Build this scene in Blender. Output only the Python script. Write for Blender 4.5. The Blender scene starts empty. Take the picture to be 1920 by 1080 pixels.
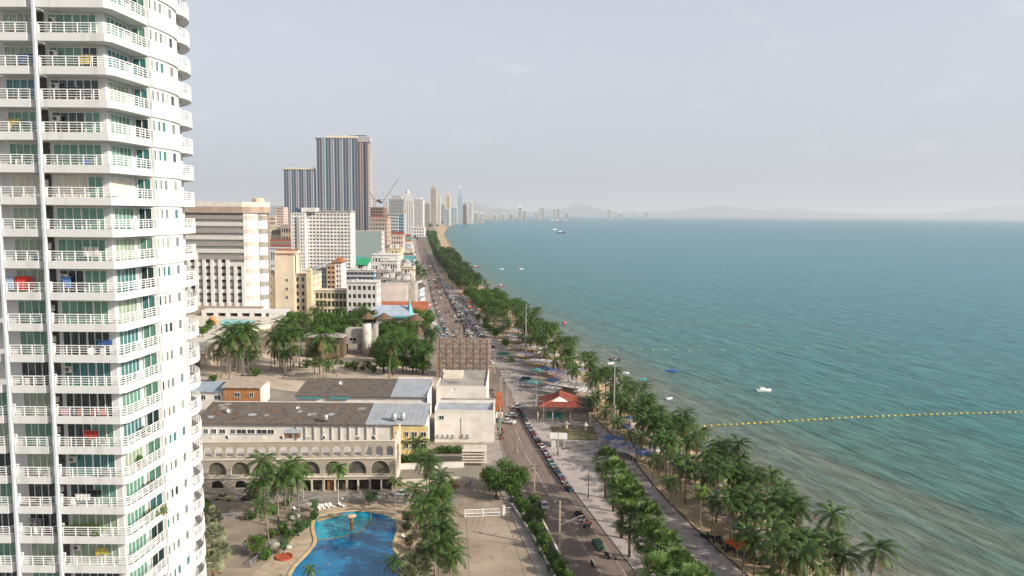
import bpy, math, random
from mathutils import Matrix, Vector
random.seed(7)
S = bpy.context.scene
COL = S.collection
R = math.radians
pi = math.pi
rnd = random.random
ru = random.uniform

# ------------------------------------------------------------ camera
CH = 70.0; FPX = 1430.0; PITCH = math.atan(138.5/1430); ROLL = 0.008
cam_d = bpy.data.cameras.new('camera'); cam = bpy.data.objects.new('camera', cam_d); COL.objects.link(cam)
cam.matrix_world = Matrix.Translation((0, 0, CH)) @ Matrix.Rotation(pi/2-PITCH, 4, 'X') @ Matrix.Rotation(ROLL, 4, 'Z')
cam_d.sensor_width = 36; cam_d.lens = 36*FPX/1920; cam_d.clip_end = 90000; cam_d.clip_start = 1
S.camera = cam
S.render.resolution_x = 1024; S.render.resolution_y = 576

# ------------------------------------------------------------ sky and sun
SUN_EL = R(27); SUN_DIR = Vector((.91, -.42, 0)).normalized()
world = bpy.data.worlds.new('World'); S.world = world; world.use_nodes = True
wn = world.node_tree.nodes; wl = world.node_tree.links
for n in list(wn): wn.remove(n)
wo = wn.new('ShaderNodeOutputWorld'); bg = wn.new('ShaderNodeBackground')
sky = wn.new('ShaderNodeTexSky'); sky.sky_type = 'NISHITA'; sky.sun_disc = False
sky.sun_elevation = SUN_EL; sky.sun_rotation = math.atan2(SUN_DIR.x, SUN_DIR.y)
sky.altitude = 0; sky.air_density = 1.0; sky.dust_density = 4.0; sky.ozone_density = 1.0
# thin high haze veil and a few faint clouds low in the sky
tc = wn.new('ShaderNodeTexCoord')
hs = wn.new('ShaderNodeHueSaturation'); hs.inputs['Saturation'].default_value = .4; hs.inputs['Value'].default_value = 1.0
mp = wn.new('ShaderNodeMapping'); mp.inputs['Scale'].default_value = (9, 9, 22)
nz = wn.new('ShaderNodeTexNoise'); nz.inputs['Scale'].default_value = 1.6; nz.inputs['Detail'].default_value = 6
cr = wn.new('ShaderNodeMapRange'); cr.inputs[1].default_value = .6; cr.inputs[2].default_value = .8; cr.inputs[3].default_value = 0; cr.inputs[4].default_value = .22
mx = wn.new('ShaderNodeMixRGB'); mx.blend_type = 'MIX'; mx.inputs[2].default_value = (7.0, 6.7, 6.8, 1)
veil = wn.new('ShaderNodeMixRGB'); veil.inputs[0].default_value = .5; veil.inputs[2].default_value = (5.5, 5.9, 6.8, 1)
wl.new(tc.outputs['Generated'], mp.inputs[0]); wl.new(mp.outputs[0], nz.inputs[0]); wl.new(nz.outputs[0], cr.inputs[0])
sp = wn.new('ShaderNodeSeparateXYZ'); wl.new(tc.outputs['Generated'], sp.inputs[0])
el_ = wn.new('ShaderNodeMapRange'); el_.interpolation_type = 'SMOOTHSTEP'; el_.inputs[1].default_value = .18; el_.inputs[2].default_value = .62; el_.inputs[3].default_value = .55; el_.inputs[4].default_value = .08
wl.new(sp.outputs[2], el_.inputs[0]); wl.new(el_.outputs[0], veil.inputs[0])
wl.new(sky.outputs[0], hs.inputs['Color']); wl.new(hs.outputs[0], veil.inputs[1])
wl.new(veil.outputs[0], mx.inputs[1]); wl.new(cr.outputs[0], mx.inputs[0])
wl.new(mx.outputs[0], bg.inputs[0]); wl.new(bg.outputs[0], wo.inputs[0])
bg.inputs[1].default_value = .105
sl = bpy.data.lights.new('sun', 'SUN'); sun = bpy.data.objects.new('sun', sl); COL.objects.link(sun)
sl.energy = 4.6; sl.angle = R(.5); sl.color = (1, .91, .78)
sd = Vector((SUN_DIR.x*math.cos(SUN_EL), SUN_DIR.y*math.cos(SUN_EL), math.sin(SUN_EL)))
sun.rotation_euler = sd.to_track_quat('Z', 'Y').to_euler()
S.view_settings.view_transform = 'Standard'; S.view_settings.look = 'None'; S.view_settings.gamma = 1
S.view_settings.exposure = .45
S.cycles.max_bounces = 6; S.cycles.volume_bounces = 0; S.cycles.transparent_max_bounces = 8

# ------------------------------------------------------------ materials
MATS = {}
def mat(name, col, rough=.8, var=.12, scale=1.0, bump=0, spec=.3, metal=0, col2=None, coord='Object', stretch=(1, 1, 1), detail=4, lo=.35, hi=.65, rand=0):
    if name in MATS: return MATS[name]
    m = bpy.data.materials.new(name); m.use_nodes = True; nt = m.node_tree; b = nt.nodes['Principled BSDF']
    b.inputs['Roughness'].default_value = rough; b.inputs['Specular IOR Level'].default_value = spec; b.inputs['Metallic'].default_value = metal
    c1 = tuple(col)+(1,)
    if col2 is None: col2 = tuple(max(0, c*(1-var*2)) for c in col)
    t = nt.nodes.new('ShaderNodeTexCoord'); mpn = nt.nodes.new('ShaderNodeMapping'); mpn.inputs['Scale'].default_value = stretch
    n = nt.nodes.new('ShaderNodeTexNoise'); n.inputs['Scale'].default_value = scale; n.inputs['Detail'].default_value = detail
    r = nt.nodes.new('ShaderNodeMapRange'); r.inputs[1].default_value = lo; r.inputs[2].default_value = hi
    x = nt.nodes.new('ShaderNodeMixRGB'); x.inputs[1].default_value = c1; x.inputs[2].default_value = tuple(col2)+(1,)
    L = nt.links
    L.new(t.outputs[coord], mpn.inputs[0]); L.new(mpn.outputs[0], n.inputs['Vector']); L.new(n.outputs[0], r.inputs[0]); L.new(r.outputs[0], x.inputs[0])
    out = x.outputs[0]
    if rand:
        oi = nt.nodes.new('ShaderNodeObjectInfo'); h = nt.nodes.new('ShaderNodeHueSaturation')
        rr = nt.nodes.new('ShaderNodeMapRange'); rr.inputs[3].default_value = 1-rand; rr.inputs[4].default_value = 1+rand
        L.new(oi.outputs['Random'], rr.inputs[0]); L.new(rr.outputs[0], h.inputs['Value']); L.new(out, h.inputs['Color']); out = h.outputs[0]
    L.new(out, b.inputs['Base Color'])
    if bump:
        bp = nt.nodes.new('ShaderNodeBump'); bp.inputs['Strength'].default_value = .6; bp.inputs['Distance'].default_value = bump
        L.new(n.outputs[0], bp.inputs['Height']); L.new(bp.outputs[0], b.inputs['Normal'])
    m.diffuse_color = c1
    MATS[name] = m; return m
def banded(name, c1, c2, axis, freq, rough=.7, coord='Object', distort=0, sharp=(.45, .55), spec=.3, var=.2, gloss=None):
    """stripes of two colours along an axis plus a soft noise"""
    if name in MATS: return MATS[name]
    m = mat(name, c1, rough, var, .7, spec=spec); nt = m.node_tree; L = nt.links; b = nt.nodes['Principled BSDF']
    x = [n for n in nt.nodes if n.type == 'MIX_RGB'][0]; t = [n for n in nt.nodes if n.type == 'TEX_COORD'][0]
    w = nt.nodes.new('ShaderNodeTexWave'); w.bands_direction = axis; w.inputs['Scale'].default_value = freq; w.inputs['Distortion'].default_value = distort
    r = nt.nodes.new('ShaderNodeMapRange'); r.inputs[1].default_value = sharp[0]; r.inputs[2].default_value = sharp[1]
    y = nt.nodes.new('ShaderNodeMixRGB'); y.inputs[2].default_value = tuple(c2)+(1,)
    L.new(t.outputs[coord], w.inputs[0]); L.new(w.outputs[1], r.inputs[0]); L.new(r.outputs[0], y.inputs[0]); L.new(x.outputs[0], y.inputs[1]); L.new(y.outputs[0], b.inputs['Base Color'])
    return m

# ------------------------------------------------------------ mesh helpers
class MB:
    def __init__(s): s.v = []; s.f = []; s.mi = []; s.m = 0
    def poly(s, pts):
        i = len(s.v); s.v += [tuple(p) for p in pts]; s.f.append(tuple(range(i, i+len(pts)))); s.mi.append(s.m); return s
    def hexa(s, p):
        i = len(s.v); s.v += [tuple(q) for q in p]
        for f in ((0, 3, 2, 1), (4, 5, 6, 7), (0, 1, 5, 4), (1, 2, 6, 5), (2, 3, 7, 6), (3, 0, 4, 7)):
            s.f.append(tuple(i+k for k in f)); s.mi.append(s.m)
        return s
    def box(s, x0, x1, y0, y1, z0, z1):
        return s.hexa([(x0, y0, z0), (x1, y0, z0), (x1, y1, z0), (x0, y1, z0), (x0, y0, z1), (x1, y0, z1), (x1, y1, z1), (x0, y1, z1)])
    def bar(s, a, b, w, h=None, up=(0, 0, 1)):
        h = h or w; a = Vector(a); b = Vector(b); d = (b-a).normalized(); u = Vector(up)
        if abs(d.dot(u)) > .98: u = Vector((0, 1, 0))
        r = d.cross(u).normalized()*w/2; u = r.cross(d).normalized()*h/2
        return s.hexa([a-r-u, a+r-u, b+r-u, b-r-u, a-r+u, a+r+u, b+r+u, b-r+u])
    def prism(s, pts, z0, z1, cap=True):
        n = len(pts); i = len(s.v); s.v += [(p[0], p[1], z0) for p in pts]+[(p[0], p[1], z1) for p in pts]
        for k in range(n):
            j = (k+1) % n; s.f.append((i+k, i+j, i+n+j, i+n+k)); s.mi.append(s.m)
        if cap:
            s.f.append(tuple(i+n+k for k in range(n))); s.mi.append(s.m); s.f.append(tuple(i+k for k in reversed(range(n)))); s.mi.append(s.m)
        return s
    def tube(s, path, rad, n=6, cap=True):
        path = [Vector(p) for p in path]; i = len(s.v); m = len(path)
        if not isinstance(rad, (list, tuple)): rad = [rad]*m
        for k, p in enumerate(path):
            d = (path[min(k+1, m-1)]-path[max(k-1, 0)]).normalized(); u = Vector((0, 0, 1)) if abs(d.z) < .9 else Vector((0, 1, 0))
            a = d.cross(u).normalized(); b = a.cross(d).normalized()
            for q in range(n):
                t = 2*pi*q/n; s.v.append(tuple(p+(a*math.cos(t)+b*math.sin(t))*rad[k]))
        for k in range(m-1):
            for q in range(n):
                r = (q+1) % n; s.f.append((i+k*n+q, i+k*n+r, i+(k+1)*n+r, i+(k+1)*n+q)); s.mi.append(s.m)
        if cap:
            s.f.append(tuple(i+q for q in reversed(range(n)))); s.mi.append(s.m); s.f.append(tuple(i+(m-1)*n+q for q in range(n))); s.mi.append(s.m)
        return s
    def lathe(s, prof, c=(0, 0, 0), n=12, sx=1, sy=1):
        i = len(s.v); m = len(prof)
        for r, z in prof:
            for q in range(n):
                t = 2*pi*q/n; s.v.append((c[0]+r*math.cos(t)*sx, c[1]+r*math.sin(t)*sy, c[2]+z))
        for k in range(m-1):
            for q in range(n):
                r = (q+1) % n; s.f.append((i+k*n+q, i+k*n+r, i+(k+1)*n+r, i+(k+1)*n+q)); s.mi.append(s.m)
        s.f.append(tuple(i+q for q in reversed(range(n)))); s.mi.append(s.m); s.f.append(tuple(i+(m-1)*n+q for q in range(n))); s.mi.append(s.m)
        return s
    def build(s, name, mats, parent=None, loc=None, rz=0, smooth=False):
        me = bpy.data.meshes.new(name); me.from_pydata(s.v, [], s.f); me.validate()
        for m in (mats if isinstance(mats, (list, tuple)) else [mats]): me.materials.append(m)
        if len(me.polygons) == len(s.mi) and any(s.mi): me.polygons.foreach_set('material_index', s.mi)
        if smooth: me.polygons.foreach_set('use_smooth', [True]*len(me.polygons))
        me.update()
        return put(name, me, parent, loc, rz)
def put(name, me, parent=None, loc=None, rz=0):
    o = bpy.data.objects.new(name, me); COL.objects.link(o)
    if parent: o.parent = parent
    if loc: o.location = loc
    if rz: o.rotation_euler = (0, 0, rz)
    return o
def tag(o, label=None, cat=None, group=None, kind=None):
    if label: o['label'] = label
    if cat: o['category'] = cat
    if group: o['group'] = group
    if kind: o['kind'] = kind
    return o
def thing(name, label, cat, loc=(0, 0, 0), rz=0, group=None):
    return tag(put(name, None, None, loc, rz), label, cat, group)
KIDS = {}
def note(o):
    if o.parent: KIDS.setdefault(o.parent.name, []).append(o)
def copy_tree(o, parent=None):
    c = o.copy(); COL.objects.link(c); c.parent = parent
    for ch in list(o.children): copy_tree(ch, c)
    return c
def place(o, x, y, z=0, rz=0, s=1, label=None, group=None):
    o.location = (x, y, z); o.rotation_euler = (0, 0, rz); o.scale = (s, s, s) if not isinstance(s, tuple) else s
    if label: o['label'] = label
    if group: o['group'] = group
    return o
def ray(px, py):
    u = px-960; v = 540-py; c, s = math.cos(ROLL), math.sin(ROLL); u, v = u*c-v*s, u*s+v*c
    return u, FPX*math.cos(PITCH)+v*math.sin(PITCH), -FPX*math.sin(PITCH)+v*math.cos(PITCH)
def at(px, py, z=0):            # point of the photograph measured back onto the level z
    dx, dy, dz = ray(px, py); t = (z-CH)/dz; return dx*t, dy*t
def atY(px, py, Y):             # ... onto the distance Y
    dx, dy, dz = ray(px, py); t = Y/dy; return dx*t, CH+dz*t
# ------------------------------------------------------------ the white apartment tower at the left
M_WHITE = mat('white render', (.60, .60, .595), .75, .06, .45, col2=(.38, .365, .335), stretch=(1.6, 1.6, .12), lo=.52, hi=.85, detail=7)
M_CREAM = mat('cream render', (.68, .62, .53), .8, .08, .5)
M_RAIL = mat('white painted rail', (.8, .8, .79), .5, .04, 2)
M_FRAME = mat('white window frame', (.72, .74, .74), .5, .05, 1)
def curtain(name, c1, c2, f=3.2, sh=(.3, .7)):
    m = banded(name, c1, c2, 'X', f, .12, distort=1.5, sharp=sh, spec=.6, var=.3); return m
G_TEAL = curtain('green curtain behind glass', (.045, .17, .13), (.20, .38, .29))
G_PALE = curtain('pale curtain behind glass', (.20, .30, .22), (.40, .46, .34), 2.6)
G_BLUE = curtain('blue green glass', (.02, .11, .12), (.08, .24, .24), 1.8)
G_DARK = curtain('dark glass', (.01, .02, .025), (.04, .07, .075), 1.3)
G_GREY = curtain('grey glass with blind', (.12, .15, .16), (.26, .28, .27), 1.1)
G_SHUT = mat('closed beige shutter', (.6, .55, .46), .7, .05, 1)
M_FIN = mat('pale fin with bluish shade tint', (.52, .56, .60), .6, .05, 1)  # bluish light of the fins' shaded side is put into this colour
FH = 2.9; YA = 69.5; XF = -42.5
TOP = 34
tower = thing('apartment_tower', 'tall white apartment tower with wraparound balconies and green glass doors, nearest building on the left', 'apartment tower', (-48, 82, 0))
def tw(mb, name, m, smooth=False):
    o = mb.build(name, m, tower, smooth=smooth); o.location = (48, -82, 0); return o
core = [(-62, 71.1), (-37.3, 71.1), (-37.3, 76), (-35.5, 76), (-35.25, 77.6), (-35.15, 79.3), (-35.25, 81), (-35.6, 82.6), (-36.5, 82.9), (-36.55, 84.5), (-36.85, 86.1), (-37.6, 87.7), (-38.6, 88.9), (-40.2, 90.4), (-62, 92)]
tw(MB().prism(core, 0, 70-1.67+FH*13), 'wall', M_WHITE)
zr0 = 70-1.67    # top of the balcony edge just under eye level
# fins between the bays
for x in (XF, XF-4.05, XF-8.1):
    tw(MB().box(x-.1, x+.1, YA-.25, YA+.12, 0, zr0+FH*13.2), 'fin', M_FIN)
OUT = [(-36.35, YA), (-35.9, YA+.5), (-35.65, 73), (-35.5, 76.1)]
DARC = [(-35.75, 82.7), (-35.45, 83.6), (-35.42, 84.8), (-35.75, 86.3), (-36.5, 87.9), (-37.5, 89.2), (-39.2, 90.9)]
def offset(pts, d):
    r = []
    for i, p in enumerate(pts):
        a = pts[max(i-1, 0)]; b = pts[min(i+1, len(pts)-1)]; dx, dy = b[0]-a[0], b[1]-a[1]; l = math.hypot(dx, dy); r.append((p[0]-dy/l*d, p[1]+dx/l*d))
    return r
def rail_mb(pts, z, h=.87, bars=4, post=1.15, th=.05):
    m = MB(); L = []; d = 0
    for a, b in zip(pts, pts[1:]):
        for k in range(bars):
            zz = z+h-k*h/bars; m.bar((*a, zz), (*b, zz), th if k else .075, th if k else .07)
        l = math.hypot(b[0]-a[0], b[1]-a[1]); n = max(1, round(l/post))
        for q in range(n):
            t = q/n; m.box(a[0]+(b[0]-a[0])*t-.035, a[0]+(b[0]-a[0])*t+.035, a[1]+(b[1]-a[1])*t-.035, a[1]+(b[1]-a[1])*t+.035, z-.02, z+h)
    m.box(b[0]-.035, b[0]+.035, b[1]-.035, b[1]+.035, z-.02, z+h)
    return m
def edge(mb, outer, inner, z0, z1, lip=.62):
    """balcony slab with an upstand along its outer line"""
    mb.prism(outer+inner[::-1], z0, z0+.2)
    o2 = offset(outer, .14)
    for i in range(len(outer)-1): mb.prism([outer[i], outer[i+1], o2[i+1], o2[i]], z0+.201, z1)
def glazing(name, a, b, z0, z1, panes, g, frame=M_FRAME, thick=.06):
    """glass panes between two plan points with their frame as a sub-part; faces the left-hand side of b->a"""
    ax, ay = a; bx, by = b; L = math.hypot(bx-ax, by-ay); ang = math.atan2(by-ay, bx-ax)
    p = MB().box(0, L, -.025, .0, z0, z1); o = p.build(name, g, tower); o.location = (ax+48, ay-82, 0); o.rotation_euler = (0, 0, ang)
    f = MB(); f.box(0, L, -.08, -.026, z1-.06, z1); f.box(0, L, -.08, -.026, z0, z0+.06)
    for k in range(panes+1):
        x = L*k/panes; x = min(max(x, .035), L-.035); f.box(x-.03, x+.03, -.081, -.027, z0+.06, z1-.06)
    f.build('frame', frame, o)
    return o
def bay(x0, x1, k, z, glass):
    """edge line of a left bay: straight, then folding back to the fin"""
    return [(x0, YA), (x1-.75, YA), (x1-.15, YA+.9)]
GL = [G_TEAL, G_TEAL, G_TEAL, G_PALE, G_BLUE, G_DARK, G_DARK]
random.seed(11)
for k in range(-23, 13):
    z = zr0+k*FH
    if z < .5: continue
    zb = z-.72
    vis = -16 <= k <= 9
    e = MB()
    inner = [(-37.2, 71.2), (-37.2, 71.3), (-37.2, 74), (-37.2, 76.1)]
    # main corner balcony: front edge then round the corner
    outer = [(XF+.15, YA)]+OUT
    inn = [(XF+.15, 71.15), (-37.29, 71.15), (-37.29, 71.5), (-37.29, 73), (-37.29, 75.99)]
    edge(e, outer, inn, zb, z)
    tw(e, 'balcony_edge', M_WHITE)
    for x1 in (XF, XF-4.05):
        x0 = x1-4.05+.15
        e = MB(); o1 = bay(x0, x1, k, z, None); edge(e, o1, [(x0, 71.09), (x1-.75, 71.09), (x1-.15, 71.09)], zb, z); tw(e, 'balcony_edge', M_WHITE)
    # curved solid band and ledge of the window wall
    c1 = [(-35.5, 75.98), (-35.25, 77.6), (-35.15, 79.3), (-35.25, 81), (-35.6, 82.62)]
    e = MB(); o2 = offset(c1, -.16)
    for i in range(4): e.prism([c1[i], c1[i+1], o2[i+1], o2[i]], zb, z+.82)
    tw(e, 'window_wall_band', M_WHITE)
    e = MB(); edge(e, DARC, [(-36.49, 83.0), (-36.5, 83.7), (-36.54, 84.5), (-36.84, 86.1), (-37.59, 87.7), (-38.59, 88.9), (-40.1, 90.35)], zb, z); tw(e, 'balcony_edge', M_WHITE)
    if not vis: continue
    shut = k == 1
    walled = [(x[0]+.05, x[1]+.02) for x in OUT]
    tw(rail_mb([(XF+.2, YA+.08), (-36.4, YA+.08), (-36.0, YA+.55), (-35.74, 73), (-35.6, 75.9)], z), 'railing', M_RAIL)
    tw(rail_mb([(XF-3.85, YA+.08), (XF-.78, YA+.08), (XF-.2, YA+.95)], z), 'railing', M_RAIL)
    if k < -5: tw(rail_mb([(XF-7.9, YA+.08), (XF-4.83, YA+.08), (XF-4.25, YA+.95)], z), 'railing', M_RAIL)
    tw(rail_mb(offset(DARC, .08), z, post=.9), 'railing', M_RAIL)
    dz0 = zb+.22; dz1 = dz0+2.46
    g = G_SHUT if shut else random.choice(GL); g2 = g if rnd() < .5 else random.choice(GL)
    n = random.choice((3, 4))
    glazing('sliding_door', (XF+.2, 71.1), (XF+.35+1.5*n*.48, 71.1), dz0, dz1, n, g)
    glazing('sliding_door', (XF+.35+1.5*n*.48+.02, 71.1), (-37.85, 71.1), dz0, dz1, 6-n, g2)
    g = G_SHUT if shut else random.choice(GL)
    glazing('sliding_door', (XF-3.85, 71.1), (XF-1.2, 71.1), dz0, dz1, 4, g)
    if k < -5: glazing('sliding_door', (XF-7.7, 71.1), (XF-5.3, 71.1), dz0, dz1, 4, random.choice(GL))
    g = G_SHUT if shut else random.choice(GL[:5])
    glazing('sliding_door', (-37.3, 71.6), (-37.3, 75.3), dz0, dz1, 5, g)
    glazing('balcony_window', (-37.1, 76), (-35.75, 76), dz0, dz1, 2, random.choice([G_TEAL, G_BLUE, G_DARK]))
    for (t0, t1, pn) in ((.015, .085, 1), (.14, .36, 2), (.42, .69, 2)):
        def cp(t):
            t *= 4; i = min(int(t), 3); f = t-i; a = c1[i]; b = c1[i+1]; return (a[0]+(b[0]-a[0])*f, a[1]+(b[1]-a[1])*f)
        glazing('window', cp(t0), cp(t1), zb-1.3, zb-.26, pn, random.choice([G_BLUE, G_GREY, G_GREY, G_GREY, G_GREY, G_PALE, G_DARK]))
    glazing('balcony_window', (-36.47, 83.2), (-36.5, 84.4), dz0, dz1, 3, random.choice(GL))
    # service niche with pipes and an outdoor unit
    s_ = MB(); s_.box(XF-1.15, XF-.14, 71.0, 71.09, zb+.22, zb+2.8); tw(s_, 'service_niche', mat('dark service niche', (.10, .095, .09), .9, .3, 3))
    if rnd() < .75:
        x = XF-1.0 if rnd() < .6 else XF+.45; zz = zb+1.75
        a = MB(); a.box(x, x+.72, 70.55, 70.85, zz, zz+.55); a.box(x+.1, x+.2, 70.6, 71.1, zz-.05, zz-.01); a.box(x+.5, x+.6, 70.6, 71.1, zz-.05, zz-.01)
        a.m = 1; a.tube([(x+.3, 70.545, zz+.28), (x+.3, 70.53, zz+.28)], .2, 10)
        tw(a, 'air_conditioner', [mat('ac casing', (.62, .6, .55), .6, .2, 3), mat('ac grille', (.08, .08, .08), .6)])
# ------------------------------------------------------------ ground, sea, roads
SHORE = [(66, -3000), (66, 60), (67, 144), (66, 165), (61, 211), (50, 262), (37, 345), (17, 503), (-20, 696), (-64, 1011), (-112, 1450), (-229, 2550), (-348, 4123), (-450, 7097), (-327, 11443), (182, 18759), (600, 30000), (900, 43000), (8000, 44800), (120000, 45300)]
def interp(tab, y):
    if y <= tab[0][1]: return tab[0][0]
    for (x0, y0), (x1, y1) in zip(tab, tab[1:]):
        if y <= y1:
            return x0+(x1-x0)*(y-y0)/(y1-y0)
    return tab[-1][0]
def smooth(tab):
    def f(y):
        w = max(4, y*.07); return (interp(tab, y-w)+interp(tab, y-w/2)+2*interp(tab, y)+interp(tab, y+w/2)+interp(tab, y+w))/6
    return f
xs = smooth(SHORE)
RL = [(11.4, 60), (11.3, 142), (3.7, 184), (-2.7, 218), (-6.5, 275), (-14.3, 343), (-41.4, 453), (-56.6, 556), (-94, 837), (-178, 1438), (-321, 2521), (-470, 4100), (-560, 7000)]
RR = [(25.6, 60), (25.4, 142), (20.8, 165), (15.6, 192), (8.8, 235), (3.3, 275), (-4.4, 331), (-21.3, 434), (-39, 557), (-79.5, 838), (-162, 1441), (-301, 2528), (-448, 4100), (-540, 7000)]
xl = lambda y: interp(RL, y); xr = lambda y: interp(RR, y)
ROWS = [-2000, -500, 0, 60, 100, 130]+[144+10*i for i in range(30)]+[450+25*i for i in range(30)]+[1250+150*i for i in range(20)]+[4400+700*i for i in range(24)]+[22000+1500*i for i in range(14)]+[43200+200*i for i in range(10)]
ROWS = sorted(set(y for y in ROWS if y < 45300))+[45300]
def sheet(name, left, right, rows, z, m, zr=None, kind='structure'):
    b = MB(); zr = z if zr is None else zr
    for y in rows: b.v += [(left(y), y, z), (right(y), y, zr)]
    for i in range(len(rows)-1): b.f.append((2*i, 2*i+1, 2*i+3, 2*i+2)); b.mi.append(0)
    o = b.build(name, m); o['kind'] = kind; return o
M_GROUND = mat('town ground', (.30, .26, .21), .95, .3, .05, col2=(.17, .15, .125), detail=8)
M_SAND = mat('beach sand', (.52, .39, .25), .95, .2, .25, col2=(.36, .26, .16), detail=8, bump=.03)
M_WET = mat('wet sand', (.30, .24, .17), .5, .2, .2, detail=6)
M_ROAD = mat('asphalt', (.25, .185, .155), .85, .2, .25, col2=(.18, .135, .115), stretch=(1, .12, 1), detail=8)
M_PAVE = mat('pavement', (.36, .31, .28), .9, .2, .3, col2=(.26, .23, .21), detail=8)
M_KERB = mat('kerb', (.45, .43, .4), .9, .2, 1)
M_PAINT = mat('road paint', (.55, .52, .47), .7, .3, .6, col2=(.25, .22, .2), lo=.4, hi=.6)
PROM = lambda y: interp([(31, 60), (30.6, 143), (28.7, 163), (17.2, 235), (8, 275), (0, 331), (-17, 434), (-33, 557), (-74, 838), (-156, 1441), (-294, 2528)], y)
def strip_rows(y0, y1): return [y0]+[y for y in ROWS if y0 < y < y1]+[y1]
R0 = [r for r in ROWS]
sheet('ground', lambda y: -70000, lambda y: xs(y)-14-(abs(y)*.004 if 700 < y < 2000 else (8+(y-2000)*.022 if y >= 2000 else 0)), R0, 0, M_GROUND)
b = MB(); b.poly([(-70000, 45300, 0), (120000, 45300, 0), (120000, 84000, 0), (-70000, 84000, 0)]); b.build('far_ground', M_GROUND)['kind'] = 'structure'
sheet('beach_sand', lambda y: xs(y)-14.01-(abs(y)*.004 if 700 < y < 2000 else (8+(y-2000)*.022 if y >= 2000 else 0)), lambda y: xs(y)-3, R0, .0, M_SAND, -.35)
sheet('wet_sand', lambda y: xs(y)-3, lambda y: xs(y)+6, R0, -.35, M_WET, -1.1)
# sand under the palms between the promenade and the beach
SL = lambda y: interp([(47, 60), (45.5, 143), (42, 157), (37, 189), (31, 227), (26, 268), (13, 320), (3, 375), (-7, 416), (-22, 503), (-50, 696), (-83, 838), (-160, 1450)], y)
sheet('sand_under_palms', SL, lambda y: xs(y)-13.9, strip_rows(60, 900), .02, M_SAND)
# the road and what runs beside it
sheet('road', xl, xr, strip_rows(60, 4200), .03, M_ROAD)
sheet('pavement_townside', lambda y: xl(y)-5-y*.004, xl, strip_rows(60, 2600), .15, M_PAVE)
# ground-level details of the photograph: seams, tyre tracks, lines
def line_sheet(name, fx, w, rows, z, m): return sheet(name, lambda y: fx(y)-w/2, lambda y: fx(y)+w/2, rows, z, m)
mid = lambda y: (xl(y)+xr(y))/2
line_sheet('road_marking', lambda y: mid(y)-.1, .14, strip_rows(60, 270), .034, M_PAINT)
line_sheet('road_marking', lambda y: xl(y)+.5, .14, strip_rows(60, 400), .034, M_PAINT)
line_sheet('road_marking', lambda y: xr(y)-2.4, .12, strip_rows(60, 250), .034, M_PAINT)
for i in range(60):
    y = 330+i*14+i*i*.08
    m_ = MB(); x = mid(y); x2 = mid(y+4); m_.poly([(x-.08, y, .034), (x+.08, y, .034), (x2+.08, y+4, .034), (x2-.08, y+4, .034)]); m_.build('lane_dash', M_PAINT)['kind'] = 'structure'
# paved seafront square with darker paver patches
mp_ = mat('square paving', (.42, .36, .335), .85, .12, .5, col2=(.35, .30, .28), detail=8)
nt = mp_.node_tree; L_ = nt.links; bs = nt.nodes['Principled BSDF']
tcn = nt.nodes.new('ShaderNodeTexCoord'); mpp = nt.nodes.new('ShaderNodeMapping'); mpp.inputs['Rotation'].default_value = (0, 0, R(14))
def mth(op, a, b_=None):
    n = nt.nodes.new('ShaderNodeMath'); n.operation = op
    for i, x in enumerate((a, b_)):
        if x is None: continue
        if isinstance(x, (int, float)): n.inputs[i].default_value = x
        else: L_.new(x, n.inputs[i])
    return n.outputs[0]
sx_ = nt.nodes.new('ShaderNodeSeparateXYZ'); mm = nt.nodes.new('ShaderNodeMixRGB'); mm.inputs[2].default_value = (.20, .165, .165, 1)
old = bs.inputs['Base Color'].links[0].from_socket
L_.new(tcn.outputs['Object'], mpp.inputs[0]); L_.new(mpp.outputs[0], sx_.inputs[0])
vv_ = mth('DIVIDE', sx_.outputs[1], 3.6); row = mth('FLOOR', vv_); uu_ = mth('ADD', mth('DIVIDE', sx_.outputs[0], 6.0), mth('MULTIPLY', row, .37))
wn_ = nt.nodes.new('ShaderNodeTexWhiteNoise'); wn_.noise_dimensions = '2D'; cb = nt.nodes.new('ShaderNodeCombineXYZ'); L_.new(mth('FLOOR', uu_), cb.inputs[0]); L_.new(row, cb.inputs[1]); L_.new(cb.outputs[0], wn_.inputs[0])
patch = mth('MULTIPLY', mth('LESS_THAN', mth('FRACT', uu_), .46), mth('LESS_THAN', mth('FRACT', vv_), .5))
L_.new(mth('MULTIPLY', patch, mth('MULTIPLY', mth('LESS_THAN', wn_.outputs[0], .82), .75)), mm.inputs[0]); L_.new(old, mm.inputs[1]); L_.new(mm.outputs[0], bs.inputs['Base Color'])
sheet('seafront_square', xr, lambda y: interp([(46.5, 60), (46.3, 143), (42.7, 157), (37.2, 189), (33.3, 230), (28, 262)], y), strip_rows(60, 262), .15, mp_)
b = MB()
for y0, y1 in zip(strip_rows(60, 262), strip_rows(60, 262)[1:]): b.hexa([(xr(y0)-.18, y0, .03), (xr(y0)+.02, y0, .03), (xr(y1)+.02, y1, .03), (xr(y1)-.18, y1, .03), (xr(y0)-.18, y0, .165), (xr(y0)+.02, y0, .165), (xr(y1)+.02, y1, .165), (xr(y1)-.18, y1, .165)])
b.build('kerb', M_KERB)['kind'] = 'structure'
sheet('promenade', lambda y: interp([(3.3, 262), (-4.4, 331), (-21.3, 434), (-39, 557), (-79.5, 838), (-162, 1441)], y), lambda y: interp([(26, 262), (13, 320), (3, 375), (-7, 416), (-27, 503), (-50, 696), (-79, 838), (-150, 1441)], y), strip_rows(262, 1441), .12, mat('promenade paving', (.36, .31, .28), .9, .2, .3, col2=(.24, .21, .195), detail=8))
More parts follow.
